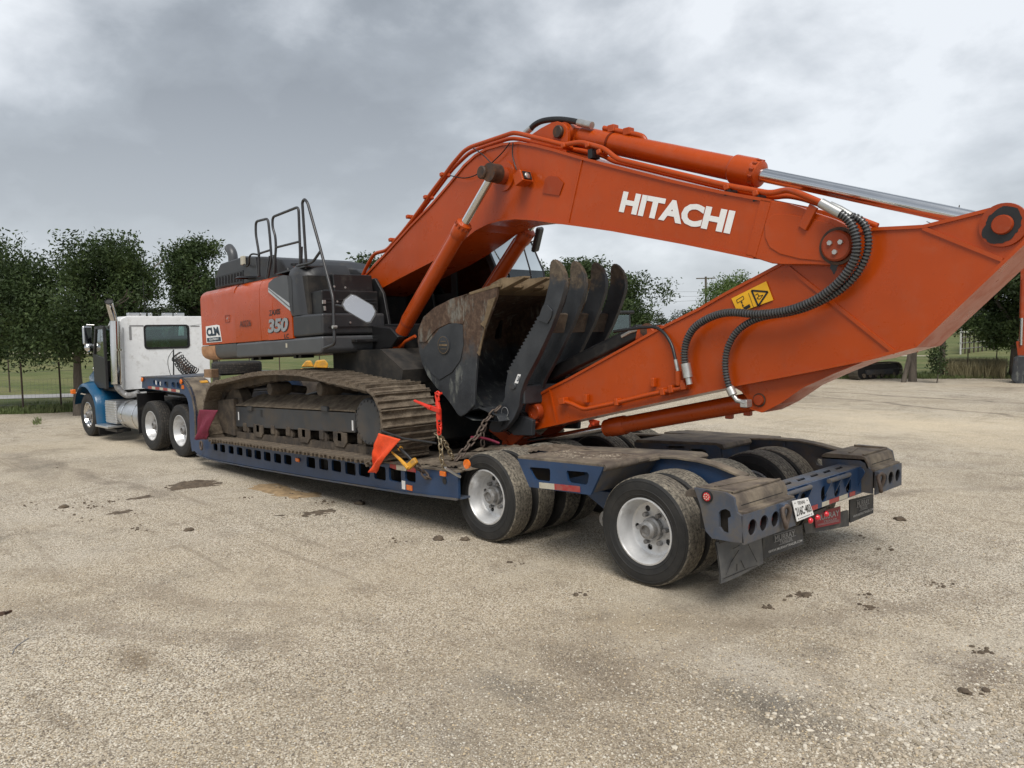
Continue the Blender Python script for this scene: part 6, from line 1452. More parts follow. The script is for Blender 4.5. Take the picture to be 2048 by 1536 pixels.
# lip and teeth
lip = xz([(995, 566), (938, 585), (940, 590), (996, 574)], -YK)
MB().ngon(lip, -YK-.004, YK+.004).build('cutting_lip', M_LIP, bucket, bevel=.006)
lp = S(995, 570, -YK)
td = (S(1049, 557, -.66)-S(998, 576, -.66)); td = Vector((td.x, 0, td.z)).normalized(); tn = Vector((-td.z, 0, td.x))
def tooth_mesh():
    m = MB(); secs = []
    for t, h, w in ((-.18, .055, .055), (0, .075, .060), (.06, .070, .060), (.08, .058, .050), (.22, .035, .048), (.36, .010, .045)):
        for y, k in ((-1, -1), (1, -1), (1, 1), (-1, 1)): secs.append(td*t + tn*(h*k*(.6 if k < 0 else 1)) + Vector((0, y*w, 0)))
    m.add(secs, [(0,1,2,3), (23,22,21,20)]+[(i*4+k, i*4+(k+1) % 4, (i+1)*4+(k+1) % 4, (i+1)*4+k) for i in range(5) for k in range(4)])
    return m.mesh('bucket_tooth', M_LIP, 40)
tm = tooth_mesh()
for i in range(5):
    o = link('bucket_tooth', tm, bucket); o.location = Vector((lp.x+.02, -.66+.33*i, lp.z)); 
    q = Vector((lp.x+.02, -.66+.33*i-.062, lp.z))
    MB().cyl(q, q+Vector((0, -.012, 0)), .02, 10).build('tooth_pin', M_LIP, bucket)
for s_ in (-1, 1):
    MB().ngon([(epoly[2][0]-.3, epoly[2][1]-.04), (epoly[2][0]+.36, epoly[2][1]-.1), (epoly[2][0]+.62, epoly[2][1]-.16), (epoly[2][0]+.60, epoly[2][1]-.34), (epoly[2][0]+.30, epoly[2][1]-.36)], s_*.36, s_*.42).build('bucket_ear', M_THUMB, bucket, bevel=.01)
# ---- thumb (grapple tines)
saw = []
a0, a1 = (1015, 746), (1078, 633)
for k in range(16):
    t = k/16; x, y = a0[0]+(a1[0]-a0[0])*t, a0[1]+(a1[1]-a0[1])*t; saw += [(x, y), (x-2.2, y-4.5)]
tl_ = [(985, 864), (978, 858), (979, 848), (992, 830), (1003, 812), (1009, 795), (1010, 775)]+saw+[(1079, 631), (1089, 604), (1098.6, 563), (1099, 535), (1101, 524), (1106, 518.5), (1113, 523), (1121, 533), (1127, 548), (1129, 566), (1127, 582), (1119, 609), (1103, 653), (1075, 713), (1049, 762), (1041, 785), (1038, 812), (1027, 838), (1012, 857), (998, 865)]
tpoly = xz(tl_, -.57)
thumb = MB().prism(tpoly, -.57, -.50).build('thumb', M_THUMB, EX, bevel=.006)
tip = xz([(1098.6, 563), (1099, 535), (1101, 524), (1106, 518.5), (1113, 523), (1121, 533), (1127, 548), (1129, 566), (1118, 556), (1108, 548)], -.57)
mp_ = xz([(1081, 628), (1087, 611), (1096, 610), (1106, 621), (1104, 634), (1096, 648), (1079, 641)], -.57); MB().prism(mp_, -.585, -.568).build('tine_wear_plate', M_THUMB, thumb, bevel=.006)
for i, y in enumerate((-.22, .12, .46)):
    o = MB().prism(tpoly, y-.028, y+.028).build('thumb_tine', M_THUMB, thumb, bevel=.006)
cpz = xz([(1110, 628), (1122, 606), (1100, 660), (1092, 655)], -.57)
a, b = S(1108, 640, -.57), S(1095, 668, -.57)
td_ = Vector((.32, 0, .95)).normalized(); MB().bar(Vector((a.x-.15, -.52, a.z-.03)), Vector((a.x-.15, .48, a.z-.03)), .05, .22, up=td_).build('thumb_crossplate', M_MUDST, thumb, bevel=.01)
c_ = S(1030, 790, -.57); MB().bar((c_.x+.02, -.52, c_.z), (c_.x+.02, .48, c_.z), .16, .22).build('thumb_base', M_THUMB, thumb, bevel=.02)
q = S(1008, 838, -.57); MB().cyl((q.x-.06, -.60, q.z-.03), (q.x-.06, .54, q.z-.03), .06, 20).build('thumb_pin', M_THUMB, thumb, smooth=40)
MB().lathe([(.001, .012), (.035, .012), (.04, 0)], S(1027, 772, -.575), (0, -1, 0), 18).build('thumb_bolt', M_FRAME, thumb, smooth=40)
MB().lathe([(.06, .012), (.056, .014), (.052, .012)], (S(1011, 824, -.575)), (0, -1, 0), 24).build('badge_ring', M_INKG, thumb)
cq = quadY([(1033, 767), (1038, 759), (1042, 750), (1036, 755)], -.575); plate('maker_decal', [S(1029, 766, -.572), S(1036, 767, -.572), S(1042, 749, -.572), S(1036, 748, -.572)], M_INK, thumb, 0, .002)
lettering('CLM', [S(1033, 762, -.575), S(1037.5, 763, -.575), S(1040, 752, -.575), S(1036, 751, -.575)], M_INKN, thumb, 'decal_lettering', .02, 1, .001)
# thumb cylinder lying along the arm's top edge
t0, t1 = S(1286, 661, -.02), S(1075, 764, -.02)
tcy = MB().bar(t0, t1, .16, .16).build('thumb_cylinder', M_BLACK, EX, bevel=.04)
MB().cyl(S(1294, 660, -.14), S(1294, 660, .1), .07, 20).build('clevis_pin', M_GREASE, tcy, smooth=40)
for s_ in (-1, 1): MB().ngon(xz([(1272, 680), (1276, 660), (1284, 652), (1296, 650), (1308, 660), (1312, 668)], -.12), s_*.12-.02, s_*.12+.02).build('clevis_plate', M_OR, tcy, bevel=.008)
MB().tube([S(1286, 656, -.1), S(1262, 663, -.1), S(1244, 673, -.1)], .02, 8).build('port_pipe', M_GALV, tcy, smooth=40)
# ---- lettering on the house
YP = -1.4875
lettering('ZAXIS', quadY([(538.5, 632), (560.5, 628), (560.5, 617), (538.5, 621)], YP), M_INKK, EX, 'model_lettering', .025, .95, .003)
lettering('350', quadY([(537.5, 666), (576.5, 662.5), (577, 634.5), (537.5, 638.5)], YP), M_DIGIT, EX, 'model_lettering', .045, .95, .006, slant=.06)
lettering('350', quadY([(538.5, 667), (578, 663.5), (578.3, 634.5), (538.5, 638.5)], YP), M_INKK, EX, 'model_lettering', .05, .95, .003, slant=.06)
lettering('LC', quadY([(569, 677), (578, 676), (578, 667), (569, 668)], YP), M_INKK, EX, 'model_lettering', .02, 1.1, .003)
lettering('A0226', quadY([(480, 655), (502.5, 652), (502.5, 639.5), (480, 642)], YP-.006), M_INKK, EX, 'unit_number', .0, .95, .006)
cq = quadY([(413.5, 685.5), (444, 683), (439, 650.5), (433, 649.5), (412, 653)], -1.482); st_ = plate('company_sticker', cq, M_INK, EX, .001, .003)
lettering('CLM', quadY([(414.5, 673), (441, 670.5), (436.5, 653), (413.5, 656)], -1.482), M_INKN, EX, 'sticker_lettering', .05, .9, .007)
cq2 = quadY([(415, 684), (443, 681.8), (441.8, 673.5), (414.5, 676)], -1.482); plate('sticker_band', cq2, M_INKN, EX, .004, .002)
lettering('EQUIPMENT', sub(cq2, .18, .86, .22, .80), M_INK, EX, 'sticker_lettering', .01, 1, .008)
R_ = [S(a, b, -1.486) for a, b in ((450.5, 631), (459, 630), (459, 643.5), (450.5, 644.5))]; outline(R_+R_[:1], .012, 'latch_frame', M_OR2, EX, 0)
q = S(455, 637, -1.486); MB().cyl(q, q+Vector((0, -.01, 0)), .014, 10).build('latch', M_GALV, EX)
# ------------------------------------------------------------------ chains, binders and flags
def link_mesh(L, W, r, mt):
    m = MB(); P = []
    for k in range(16):
        a = 2*math.pi*k/16; s_ = L/2-W/2; P.append(Vector((W/2*math.cos(a)*.9+(s_ if math.cos(a) > 0 else -s_), W/2*math.sin(a), 0)))
    m.tube(P, r, 7, closed=True); return m.mesh('chain_link', mt, 60)
def chain(name, pts, L, W, r, mt, label, sub=6):
    P = smooth_path([Vector(p) for p in pts], sub); _, tot = resample(P, 50, False); n = max(3, int(tot/(L-2.2*r)))
    R_, _ = resample(P, n+1, False); root = thing(name, label, 'chain', R_[-1]); lm = link_mesh(L, W, r, mt)
    for i in range(n):
        a, b = R_[i], R_[i+1]; t = (b-a).normalized(); u = t.orthogonal().normalized(); v = t.cross(u); q = .8 if i % 2 else .8+math.pi/2
        y = u*math.cos(q)+v*math.sin(q); z = t.cross(y)
        o = link('chain_link', lm, None); o.parent = root; o.matrix_parent_inverse = wmat(root).inverted()
        o.matrix_basis = Matrix.Translation((a+b)/2) @ Matrix((t, y, z)).transposed().to_4x4()
    return root
def K(a, b): return (680+a*.17578, 760+b*.17578)
YC = -1.66
chain('tie_down_chain', [S(*K(1128, 615), -1.60), S(*K(1140, 700), -1.62), S(*K(1150, 800), -1.62), S(*K(1160, 930), -1.60), S(*K(1195, 1000), -1.55)], .075, .046, .0085, M_CHAIN, 'brass coloured chain hanging straight down below the red lever binder')
chain('tie_down_chain', [S(*K(1085, 605), -1.62), S(*K(1140, 640), -1.60), S(*K(1200, 720), -1.50), S(*K(1260, 840), -1.40), S(*K(1290, 890), -1.33)], .070, .044, .008, M_CHAIN, 'loose chain end slanting down to the deck right of the red binder')
hk = thing('chain_hook', 'galvanised hook in the trailer side hole under the brass chain', 'hook', S(*K(1230, 1020), -1.5))
MB().tube([S(*K(1195, 1000), -1.55), S(*K(1250, 1035), -1.49), S(*K(1330, 1085), -1.42), S(*K(1365, 1100), -1.36)], [.018, .014, .013, .016], 10).build('hook_shank', M_GALV, hk, smooth=50)
chain('tie_down_chain', [S(*K(1820, 300), -.62), S(*K(1700, 420), -.75), S(*K(1630, 510), -.85), S(*K(1560, 640), -1.0), S(*K(1480, 720), -1.1), S(*K(1400, 820), -1.2), S(*K(1310, 920), -1.3)], .10, .060, .0105, M_CHAIN2, 'heavy dark chain stretched from the thumb foot down to the deck edge')
chain('tie_down_chain', [S(*K(1650, 520), -.82), S(*K(1620, 620), -.84), S(*K(1625, 760), -.85)], .085, .05, .009, M_CHAIN2, 'short dark chain hanging from the heavy chain under the thumb')
st = thing('tie_down_strap', 'faded red strap lying between the heavy chain and the bucket link', 'strap', S(*K(1650, 690), -.8))
MB().tube(smooth_path([S(*K(1490, 655), -1.05), S(*K(1580, 655), -.95), S(*K(1700, 680), -.8), S(*K(1810, 720), -.7)], 5), .016, 6).build('strap_web', M_REDFLAG, st)
chain('tie_down_chain', [S(*K(860, 965), -1.55), S(*K(920, 1020), -1.47), S(*K(960, 1070), -1.43), S(*K(1010, 1125), -1.40), S(*K(1035, 1135), -1.36)], .10, .06, .0125, M_CHAIN2, 'thick steel chain hooked into the side beam below the yellow binder')
# red lever binder on the back of the track
rb = thing('lever_binder', 'bright red lever chain binder hanging on the back of the near track', 'binder', S(*K(1115, 380), -1.55))
for a, b, r0, r1 in (((1110, 215), (1108, 260), .016, .022), ((1108, 255), (1122, 330), .026, .026), ((1122, 330), (1125, 450), .030, .030)):
    MB().cyl(S(*K(*a), -1.63), S(*K(*b), -1.63), r0, 14, r1).build('binder_body', M_RED, rb, smooth=40)
MB().bar(S(*K(1140, 350), -1.65), S(*K(1000, 305), -1.66), .03, .05).build('binder_yoke', M_RED, rb, bevel=.008)
MB().tube([S(*K(1040, 320), -1.66), S(*K(940, 275), -1.67), S(*K(848, 236), -1.68)], [.024, .018, .014], 10).build('binder_handle', M_RED, rb, smooth=40)
lm = link_mesh(.085, .05, .010, M_RED)
for (a, b, c_, e_) in ((1118, 150, 1100, 195), (1105, 180, 1110, 225), (1125, 455, 1130, 510), (1128, 505, 1132, 560), (1130, 550, 1128, 610)):
    p, q = S(*K(a, b), -1.63), S(*K(c_, e_), -1.63); t = (q-p).normalized(); y = Vector((0, 1, 0)) if b % 2 else t.cross(Vector((0, 1, 0))).normalized(); z = t.cross(y)
    o = link('binder_link', lm, None); o.parent = rb; o.matrix_parent_inverse = wmat(rb).inverted(); o.matrix_basis = Matrix.Translation((p+q)/2) @ Matrix((t, y, z)).transposed().to_4x4()
MB().bar(S(*K(1085, 148), -1.62), S(*K(1155, 150), -1.62), .02, .02).build('binder_hook', M_RED, rb)
# yellow ratchet binder with a black tube
yb_ = thing('ratchet_binder', 'yellow and black ratchet binder between the orange flag and the side beam', 'binder', S(*K(760, 900), -1.6))
MB().tube([S(*K(640, 740), -1.62), S(*K(770, 860), -1.60), S(*K(860, 960), -1.57)], .020, 10).build('binder_body', M_BLACK, yb_, smooth=40)
MB().tube([S(*K(590, 820), -1.66), S(*K(680, 900), -1.66), S(*K(780, 1005), -1.64)], [.010, .018, .026], 8).build('binder_handle', M_YEL, yb_, smooth=40)
MB().bar(S(*K(775, 990), -1.63), S(*K(865, 910), -1.60), .05, .07).build('ratchet_head', M_YEL, yb_, bevel=.012)
MB().cyl(S(*K(672, 790), -1.615), S(*K(700, 770), -1.60), .026, 10).build('binder_collar', M_YEL, yb_, smooth=40)
bc = thing('bungee_cord', 'black rubber cord stretched across the rear of the near track above the flag', 'cord', S(*K(760, 670), -1.6))
MB().tube(smooth_path([S(*K(470, 580), -1.66), S(*K(620, 630), -1.66), S(*K(740, 668), -1.64), S(*K(900, 690), -1.58), S(*K(1100, 720), -1.5)], 4), .012, 8).build('cord_line', M_SEAT, bc, smooth=60)
# flags
def flag(name, pts, Y, mt, label, seed):
    q = [S(a, b, Y) for a, b in pts]; root = thing(name, label, 'flag', q[0]); nu, nv = 14, 18; vs = []
    for j in range(nv+1):
        for i in range(nu+1):
            u, v = i/nu, j/nv
            if len(q) == 4: p = q[0]*(1-u)*(1-v)+q[1]*u*(1-v)+q[2]*u*v+q[3]*(1-u)*v
            w_ = noise.noise(Vector((u*3.1+seed, v*2.2, seed)))*.10+noise.noise(Vector((u*8+seed, v*5, 2)))*.035; p = p+Vector((w_*.4*v, -.05*math.sin(u*6+seed+v*3)*v - abs(w_)*.6*v, w_*.25*v)); vs.append(p)
    m = MB(); m.add(vs, [(j*(nu+1)+i, j*(nu+1)+i+1, (j+1)*(nu+1)+i+1, (j+1)*(nu+1)+i) for j in range(nv) for i in range(nu)])
    o = m.build('flag_cloth', mt, root, smooth=80); s_ = o.modifiers.new('solid', 'SOLIDIFY'); s_.thickness = .004
    return root
of = flag('warning_flag', [K(440, 605), K(690, 675), K(400, 1060), K(345, 985)], -1.70, M_ORFLAG, 'bright orange mesh flag hanging from the rear corner of the near track', 1.0)
def G(a, b): return (270+a*.1237, 740+b*.1237)
flag('warning_flag', [G(1040, 640), G(1340, 650), G(1120, 1135), G(965, 1110)], -1.66, M_REDFLAG, 'dark maroon mesh flag at the front end of the near track', 2.3)
hb = thing('beam_hook', 'steel ring hook on the trailer beam below the maroon flag', 'hook', S(*G(1070, 1220), -1.42))
m = MB(); c_ = S(*G(1070, 1220), -1.43); m.tube([c_+Vector((.05*math.cos(a), 0, .075*math.sin(a))) for a in [2*math.pi*k/18 for k in range(18)]], .014, 8, closed=True); m.build('hook_ring', M_CHAIN2, hb, smooth=60)
ff = flag('warning_flag', [(1178, 836), (1200, 842), (1196, 860), (1176, 856)], 1.5, M_ORFLAG, 'small orange flag tip on the far track, seen under the arm', 3.0)
# ------------------------------------------------------------------ mud on the ground
mud_patch('long dark mud smear left of the trailer deck', [(330, 972), (375, 962), (440, 960), (445, 968), (400, 978), (340, 982)], .05, 11)
mud_patch('tan clay smear beside the dark mud, below the side beam', [(490, 968), (540, 964), (640, 985), (648, 994), (580, 1000), (500, 980)], .03, 12, mat('clay', (.30, .21, .115), .95, 0, .3, 9, bump=.5, bscale=20))
mud_patch('thin brown mud streak in front of the trailer wheels', [(535, 1030), (600, 1024), (680, 1016), (680, 1024), (610, 1034), (545, 1035)], .03, 13)
mud_patch('narrow mud streak far left on the gravel', [(200, 1028), (262, 1017), (268, 1021), (215, 1032), (198, 1032)], .03, 14)
mud_patch('small mud smear above the narrow streak', [(250, 998), (300, 990), (304, 995), (258, 1003)], .03, 15)
mud_patch('mud crumbs on the gravel behind the mud flaps', [(1570, 1184), (1625, 1182), (1640, 1194), (1590, 1200)], .03, 16, res=.02, edge=.06)
for i, (lab, px, py, s_) in enumerate((('dark mud clod at the far left, before the mud streaks', 128, 1015, .055), ('lone mud clod in the open gravel left of the side beam', 378, 1061, .045), ('mud clod close under the side beam, left of the orange flag', 720, 1008, .065), ('mud clod left of the front trailer wheel', 877, 1079, .055), ('mud clod touching the shade of the front trailer wheel', 930, 1080, .045), ('mud clod on the gravel right of the bumper', 1800, 1040, .05), ('dark mud clod in the near right corner', 1930, 1385, .032))):
    clod(lab, px, py, s_, i+1)
CR = [(118, 1018), (55, 1013), (190, 1015), (160, 1001), (275, 1056), (640, 1006), (490, 999), (790, 1083), (1035, 1125), (1735, 1215), (1740, 1190), (1720, 1078), (1780, 1098), (1968, 1383), (1965, 1306), (1958, 1300), (1530, 1215), (130, 930), (220, 1003), (172, 1040), (1160, 1190), (80, 852), (1880, 1170), (1600, 1190), (1590, 1195), (1615, 1192), (340, 975), (390, 970), (430, 966), (250, 1022), (600, 1030), (650, 1024), (560, 978), (590, 990)]
def crumb(r): a, b = r.choice(CR); p = SZ(a+r.gauss(0, 12), b+r.gauss(0, 3.5), 0); return p.x, p.y
stones('mud_crumbs', 420, crumb, .005, .026, [M_CLOD], 12, 'crumbs of dark mud scattered on the gravel')
tw = MB(); tw.tube(smooth_path([SZ(-20, 1232, .006), SZ(8, 1227, .012), SZ(22, 1222, .008)], 4), [.02]*5+[.012]*4, 6); tag(tw.build('twig', M_GREASE), 'dark stick at the left edge of the gravel', 'stick')
tw = MB(); tw.tube(smooth_path([SZ(24, 1308, .004), SZ(34, 1292, .004), SZ(58, 1276, .004)], 5), .004, 5); tag(tw.build('wire_scrap', M_INKG), 'thin grey wire scrap curling on the near left gravel', 'wire')
# ------------------------------------------------------------------ trees
def leaf_mat(name, a, b, c_):
    k = NB(name); n = k.noise(1.5, 6, .65); n2 = k.noise(17, 3)
    c = k.ramp(n, [(.3, a), (.5, b), (.72, c_)]); c = k.mix(k.mul(k.rng(n2, .5, .7), .5), c, tuple(v*1.5 for v in b))
    k.set('Base Color', c).set('Roughness', .6).set('Specular IOR Level', .3)
    t = k.t; tr = t.nodes.new('ShaderNodeBsdfTranslucent'); k.l(c, tr.inputs['Color']); mx = t.nodes.new('ShaderNodeMixShader'); mx.inputs[0].default_value = .30
    o = t.nodes['Material Output']; k.l(k.b.outputs[0], mx.inputs[1]); k.l(tr.outputs[0], mx.inputs[2]); k.l(mx.outputs[0], o.inputs['Surface']); return k.m
M_LEAF = leaf_mat('oak_leaves', (.018, .031, .011), (.040, .065, .021), (.105, .145, .046))
M_LEAF2 = leaf_mat('young_leaves', (.055, .09, .025), (.095, .145, .04), (.15, .21, .065))
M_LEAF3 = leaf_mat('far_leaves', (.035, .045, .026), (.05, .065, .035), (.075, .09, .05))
def bark():
    k = NB('bark'); n = k.noise(8, 7, .7, k.stretch(1, 1, .25)); k.set('Base Color', k.ramp(n, [(.3, (.055, .045, .036)), (.6, (.13, .11, .09)), (.75, (.19, .165, .135))])).set('Roughness', .95); k.bump(n, .8, .03); return k.m
M_BARK = bark()
def tree_meshes(seed, H, W, trunk_h, nl, leaf, lm, lean=0.0, trunk_r=.16, forks=2, droop=.0, clump=.42, open_=.0):
    r = random.Random(seed); tm = MB(); tips = []
    def grow(p, d, L, rad, lev):
        n = 5; pts = [p]; q = p.copy(); dd = d.copy()
        for i in range(n):
            w_ = .16 if lev else .045; dd = (dd+Vector((r.gauss(0, w_), r.gauss(0, w_), r.gauss(.05, .08)))).normalized(); q = q+dd*L/n; pts.append(q.copy())
        tm.tube(pts, [rad*(1-.5*i/n) for i in range(n+1)], 8 if lev < 2 else 5, False)
        if lev >= 3: tips.append(q); return
        for t in range(r.choice((2, 3, 3)) if lev else forks+1):
            a = r.random()*6.28; sp = r.uniform(.5, 1.0); nd = (dd+Vector((math.cos(a)*sp, math.sin(a)*sp, r.uniform(-.15, .35)-droop*lev))).normalized()
            b = pts[r.choice((3, 4, 5)) if lev else 5]; grow(b, nd, L*r.uniform(.62, .85), rad*.55, lev+1)
        if lev: tips.append(q)
    d0 = Vector((lean, lean*.3, 1)).normalized()
    grow(Vector((0, 0, -.1)), d0, trunk_h+.1, trunk_r, 0)
    # scale the branch ends into the crown envelope
    cz = trunk_h+(H-trunk_h)*.45
    cl = []
    for t in tips:
        if t.z < H-.25 and math.hypot(t.x-d0.x*trunk_h, t.y) < W/2*.95: cl.append(t)
    while len(cl) < 125:
        a = r.random()*6.28; u = r.random()**.45; e = r.uniform(-1, 1); x = W/2*u*math.cos(a)*math.sqrt(1-e*e*.8); y = W/2*u*math.sin(a)*math.sqrt(1-e*e*.8)
        z = cz+(H-trunk_h)*.53*e
        if z < trunk_h*.95 - droop: continue
        x += d0.x*trunk_h
        k = 1+.35*noise.noise(Vector((math.cos(a)*1.5+seed, math.sin(a)*1.5, e*1.6)))
        if noise.noise(Vector((x*.55+seed*3, y*.55, z*.55))) < -.03+open_: continue
        cl.append(Vector((x*k, y*k, cz+(z-cz)*min(1.0, k))))
    vs = []; fs = []
    per = nl//len(cl)
    for c in cl:
        s = clump*r.uniform(.65, 1.35)
        for i in range(per):
            o = Vector((max(-1.7, min(1.7, r.gauss(0, 1))), max(-1.7, min(1.7, r.gauss(0, 1))), max(-1.5, min(1.5, r.gauss(0, .75)))))*s*.60
            p = c+o; n = Vector((r.gauss(0, 1), r.gauss(0, 1), r.gauss(.6, 1))).normalized(); u = n.orthogonal().normalized(); a = r.random()*6.28; w = n.cross(u); u, w = u*math.cos(a)+w*math.sin(a), w*math.cos(a)-u*math.sin(a)
            l = leaf*r.uniform(.6, 1.4); b = len(vs); vs += [p-u*l, p+w*l*.42, p+u*l, p-w*l*.42]; fs.append((b, b+1, b+2, b+3))
    me = bpy.data.meshes.new('crown'); me.from_pydata(vs, [], fs); me.materials.append(lm)
    return tm.mesh('trunk', M_BARK, 60), me
def tree(name, label, base, seed, H, W, th, nl, leaf, lm=None, group=None, rot=0, **k):
    t, c = tree_meshes(seed, H, W, th, nl, leaf, lm or M_LEAF, **k); root = thing(name, label, 'tree', base, group); root.rotation_euler = (0, 0, rot)
    for n, me in (('trunk', t), ('crown', c)): o = link(n, me, None); o.parent = root
    return root
def far_pt(px, dist, z=0):      # ground point on the sight line's bearing, at a distance
    d = sight(px, 700); d = Vector((d.x, d.y, 0)).normalized(); return Vector((CAM_LOC.x, CAM_LOC.y, z))+d*dist
tree('oak_tree', 'big dark oak on the left, behind the truck and fence', far_pt(150, 26.5), 21, 5.25, 4.7, 2.0, 54000, .058, lean=-.06, trunk_r=.17, clump=.52, open_=-.10)
tree('oak_tree', 'dark oak partly hidden behind the left side of the excavator house', far_pt(428, 33), 22, 5.9, 3.2, 2.2, 27000, .070, lean=.05, clump=.50, open_=-.08)
tree('oak_tree', 'small oak foliage at the far left edge of the picture', far_pt(-35, 31), 23, 5.3, 4.2, 1.9, 30000, .070, clump=.5, open_=-.1)
tree('oak_tree', 'round dark oak behind the thumb tines and bucket', far_pt(1195, 36), 24, 5.25, 5.8, 1.3, 52000, .075, clump=.56, open_=-.12)
tree('oak_tree', 'oak crown showing at the cab front behind the bucket teeth', far_pt(1085, 40), 25, 5.6, 3.4, 1.8, 26000, .080, clump=.5, open_=-.1)
tree('oak_tree', 'spreading dark oak at the right edge behind the arm', far_pt(2030, 37), 26, 4.6, 6.0, 1.9, 40000, .075, lean=-.05, trunk_r=.2, clump=.55, droop=.12)
tree('leafy_tree', 'light green tree behind the arm, right of the thumb', far_pt(1465, 44), 27, 4.9, 4.2, 2.0, 9000, .075, M_LEAF2, clump=.5, open_=.10)
tree('sapling', 'slender pale green sapling in the right field', far_pt(1993, 41), 28, 3.3, 1.7, 1.1, 2600, .07, M_LEAF2, trunk_r=.035, clump=.26)
tree('oak_tree', 'oak seen above the boom foot, behind the excavator', far_pt(742, 40), 29, 6.1, 2.6, 2.0, 6000, .11, clump=.5)
# two bare trunks at the lot edge under the arm
for px, dist, r_, lab in ((1807, 33.2, .10, 'leaning thin trunk beside the parked excavator tracks'), (1826, 33.6, .17, 'thick dark trunk at the lot edge under the arm')):
    b = far_pt(px, dist); t_, c_ = tree_meshes(40+px, 5.0, 2.6, 2.4, 4000, .11, M_LEAF, lean=.0, trunk_r=r_, clump=.45)
    root = thing('oak_tree', lab, 'tree', b)
    for n, me in (('trunk', t_), ('crown', c_)): o = link(n, me, None); o.parent = root
    for k in range(1): pass
bsh = tree('shrub', 'small leafy shrub growing up the dark pole at the lot edge', far_pt(1874, 33), 55, 1.5, .6, .4, 700, .06, trunk_r=.03, clump=.16)
# far tree belts, single trees one by one
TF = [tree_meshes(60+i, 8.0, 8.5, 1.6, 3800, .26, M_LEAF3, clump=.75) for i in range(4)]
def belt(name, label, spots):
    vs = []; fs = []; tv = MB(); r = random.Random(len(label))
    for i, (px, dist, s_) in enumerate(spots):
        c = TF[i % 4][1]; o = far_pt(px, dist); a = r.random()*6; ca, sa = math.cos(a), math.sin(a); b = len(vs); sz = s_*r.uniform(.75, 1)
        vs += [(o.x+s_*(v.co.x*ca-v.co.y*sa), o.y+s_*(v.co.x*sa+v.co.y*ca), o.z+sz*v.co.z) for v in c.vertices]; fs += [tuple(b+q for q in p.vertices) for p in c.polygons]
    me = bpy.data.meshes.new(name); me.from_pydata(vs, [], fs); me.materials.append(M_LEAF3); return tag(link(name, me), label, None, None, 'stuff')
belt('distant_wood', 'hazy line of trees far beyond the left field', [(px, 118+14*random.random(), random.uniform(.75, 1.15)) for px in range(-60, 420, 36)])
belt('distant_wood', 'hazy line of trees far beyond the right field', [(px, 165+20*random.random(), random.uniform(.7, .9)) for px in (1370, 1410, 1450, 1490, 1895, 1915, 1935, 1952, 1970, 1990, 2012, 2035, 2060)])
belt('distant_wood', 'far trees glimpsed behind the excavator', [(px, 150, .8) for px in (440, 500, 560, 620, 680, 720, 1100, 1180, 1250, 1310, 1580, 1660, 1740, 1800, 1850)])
# ------------------------------------------------------------------ fences
M_POST = mat('rusty_post', (.060, .042, .032), .8, .2, .3, 20); M_WIRE = mat('fence_wire', (.20, .195, .18), .6, .4, .1, 20); M_PALE = mat('pale_pipe', (.55, .55, .52), .5, .2, .1, 12)
def fence(label, pts, hts, r, mesh_h, wires, name='wire_fence', mt=None):
    root = thing(name, label, 'fence', pts[0])
    for p, h in zip(pts, hts): MB().cyl(p+Vector((0, 0, -.2)), p+Vector((0, 0, h)), r, 8).build('fence_post', mt or M_POST, root, smooth=50)
    w = MB()
    for a, b in zip(pts, pts[1:]):
        for z in wires: w.tube([a+Vector((0, 0, z)), b+Vector((0, 0, z))], .0035, 4, False)
        if mesh_h:
            n = int((b-a).length/.11)
            for i in range(n): q = a.lerp(b, i/n); w.tube([q+Vector((0, 0, .03)), q+Vector((0, 0, mesh_h))], .0022, 4, False)
    o = w.build('fence_wire', M_WIRE, root); return root
FL = [SZ(a, b, 0) for a, b in ((-230, 832), (-110, 828), (47, 822), (123, 817.5), (205, 811))]
fence('wire mesh fence on rusty posts along the left lot edge', FL, [1.55]*5, .028, 1.0, [.05, .2, .35, .5, .65, .8, 1.0, 1.25, 1.45])
FB = [SZ(a, b, 0) for a, b in ((20, 783), (160, 772), (300, 765), (440, 757), (500, 754), (560, 751), (640, 747), (720, 744))]
fence('thin wire fence across the field seen under the excavator', FB, [1.5]*8, .03, 0, [.4, .8, 1.2, 1.45])
FR = [SZ(a, b, 0) for a, b in ((1640, 757), (1740, 756.5), (1935, 754), (2060, 752.5))]
fence('sagging wire fence at the right lot edge', FR, [1.2, 1.2, 1.15, 1.2], .022, 0, [.4, .8, 1.1])
pl_ = MB(); b = SZ(1884, 755, 0); pl_.cyl(b+Vector((0, 0, -.2)), b+Vector((0, 0, 2.6)), .11, 12); tag(pl_.build('timber_pole', M_BARK, smooth=50), 'dark timber pole standing at the right lot edge under the arm', 'pole')
# pale pipe corral in the right field
cr = thing('pipe_corral', 'pale pipe corral with rails in the right field', 'corral', far_pt(1950, 66))
A, B = far_pt(1921, 62), far_pt(1988, 70); C_ = far_pt(1925, 78)
for a, b in ((A, B), (A, C_)):
    for k in range(9): q = a.lerp(b, k/8); MB().cyl(q, q+Vector((0, 0, 1.6)), .05, 6).build('corral_post', M_PALE if k in (0,) else M_POST, cr)
    for z in (.4, .8, 1.2, 1.55): MB().cyl(a+Vector((0, 0, z)), b+Vector((0, 0, z)), .035, 6).build('corral_rail', M_PALE if z > 1.5 else M_WIRE, cr)
for z in (1.6,): MB().cyl(A+Vector((0, 0, 0)), A+Vector((0, 0, 1.9)), .06, 6).build('corral_post', M_PALE, cr)
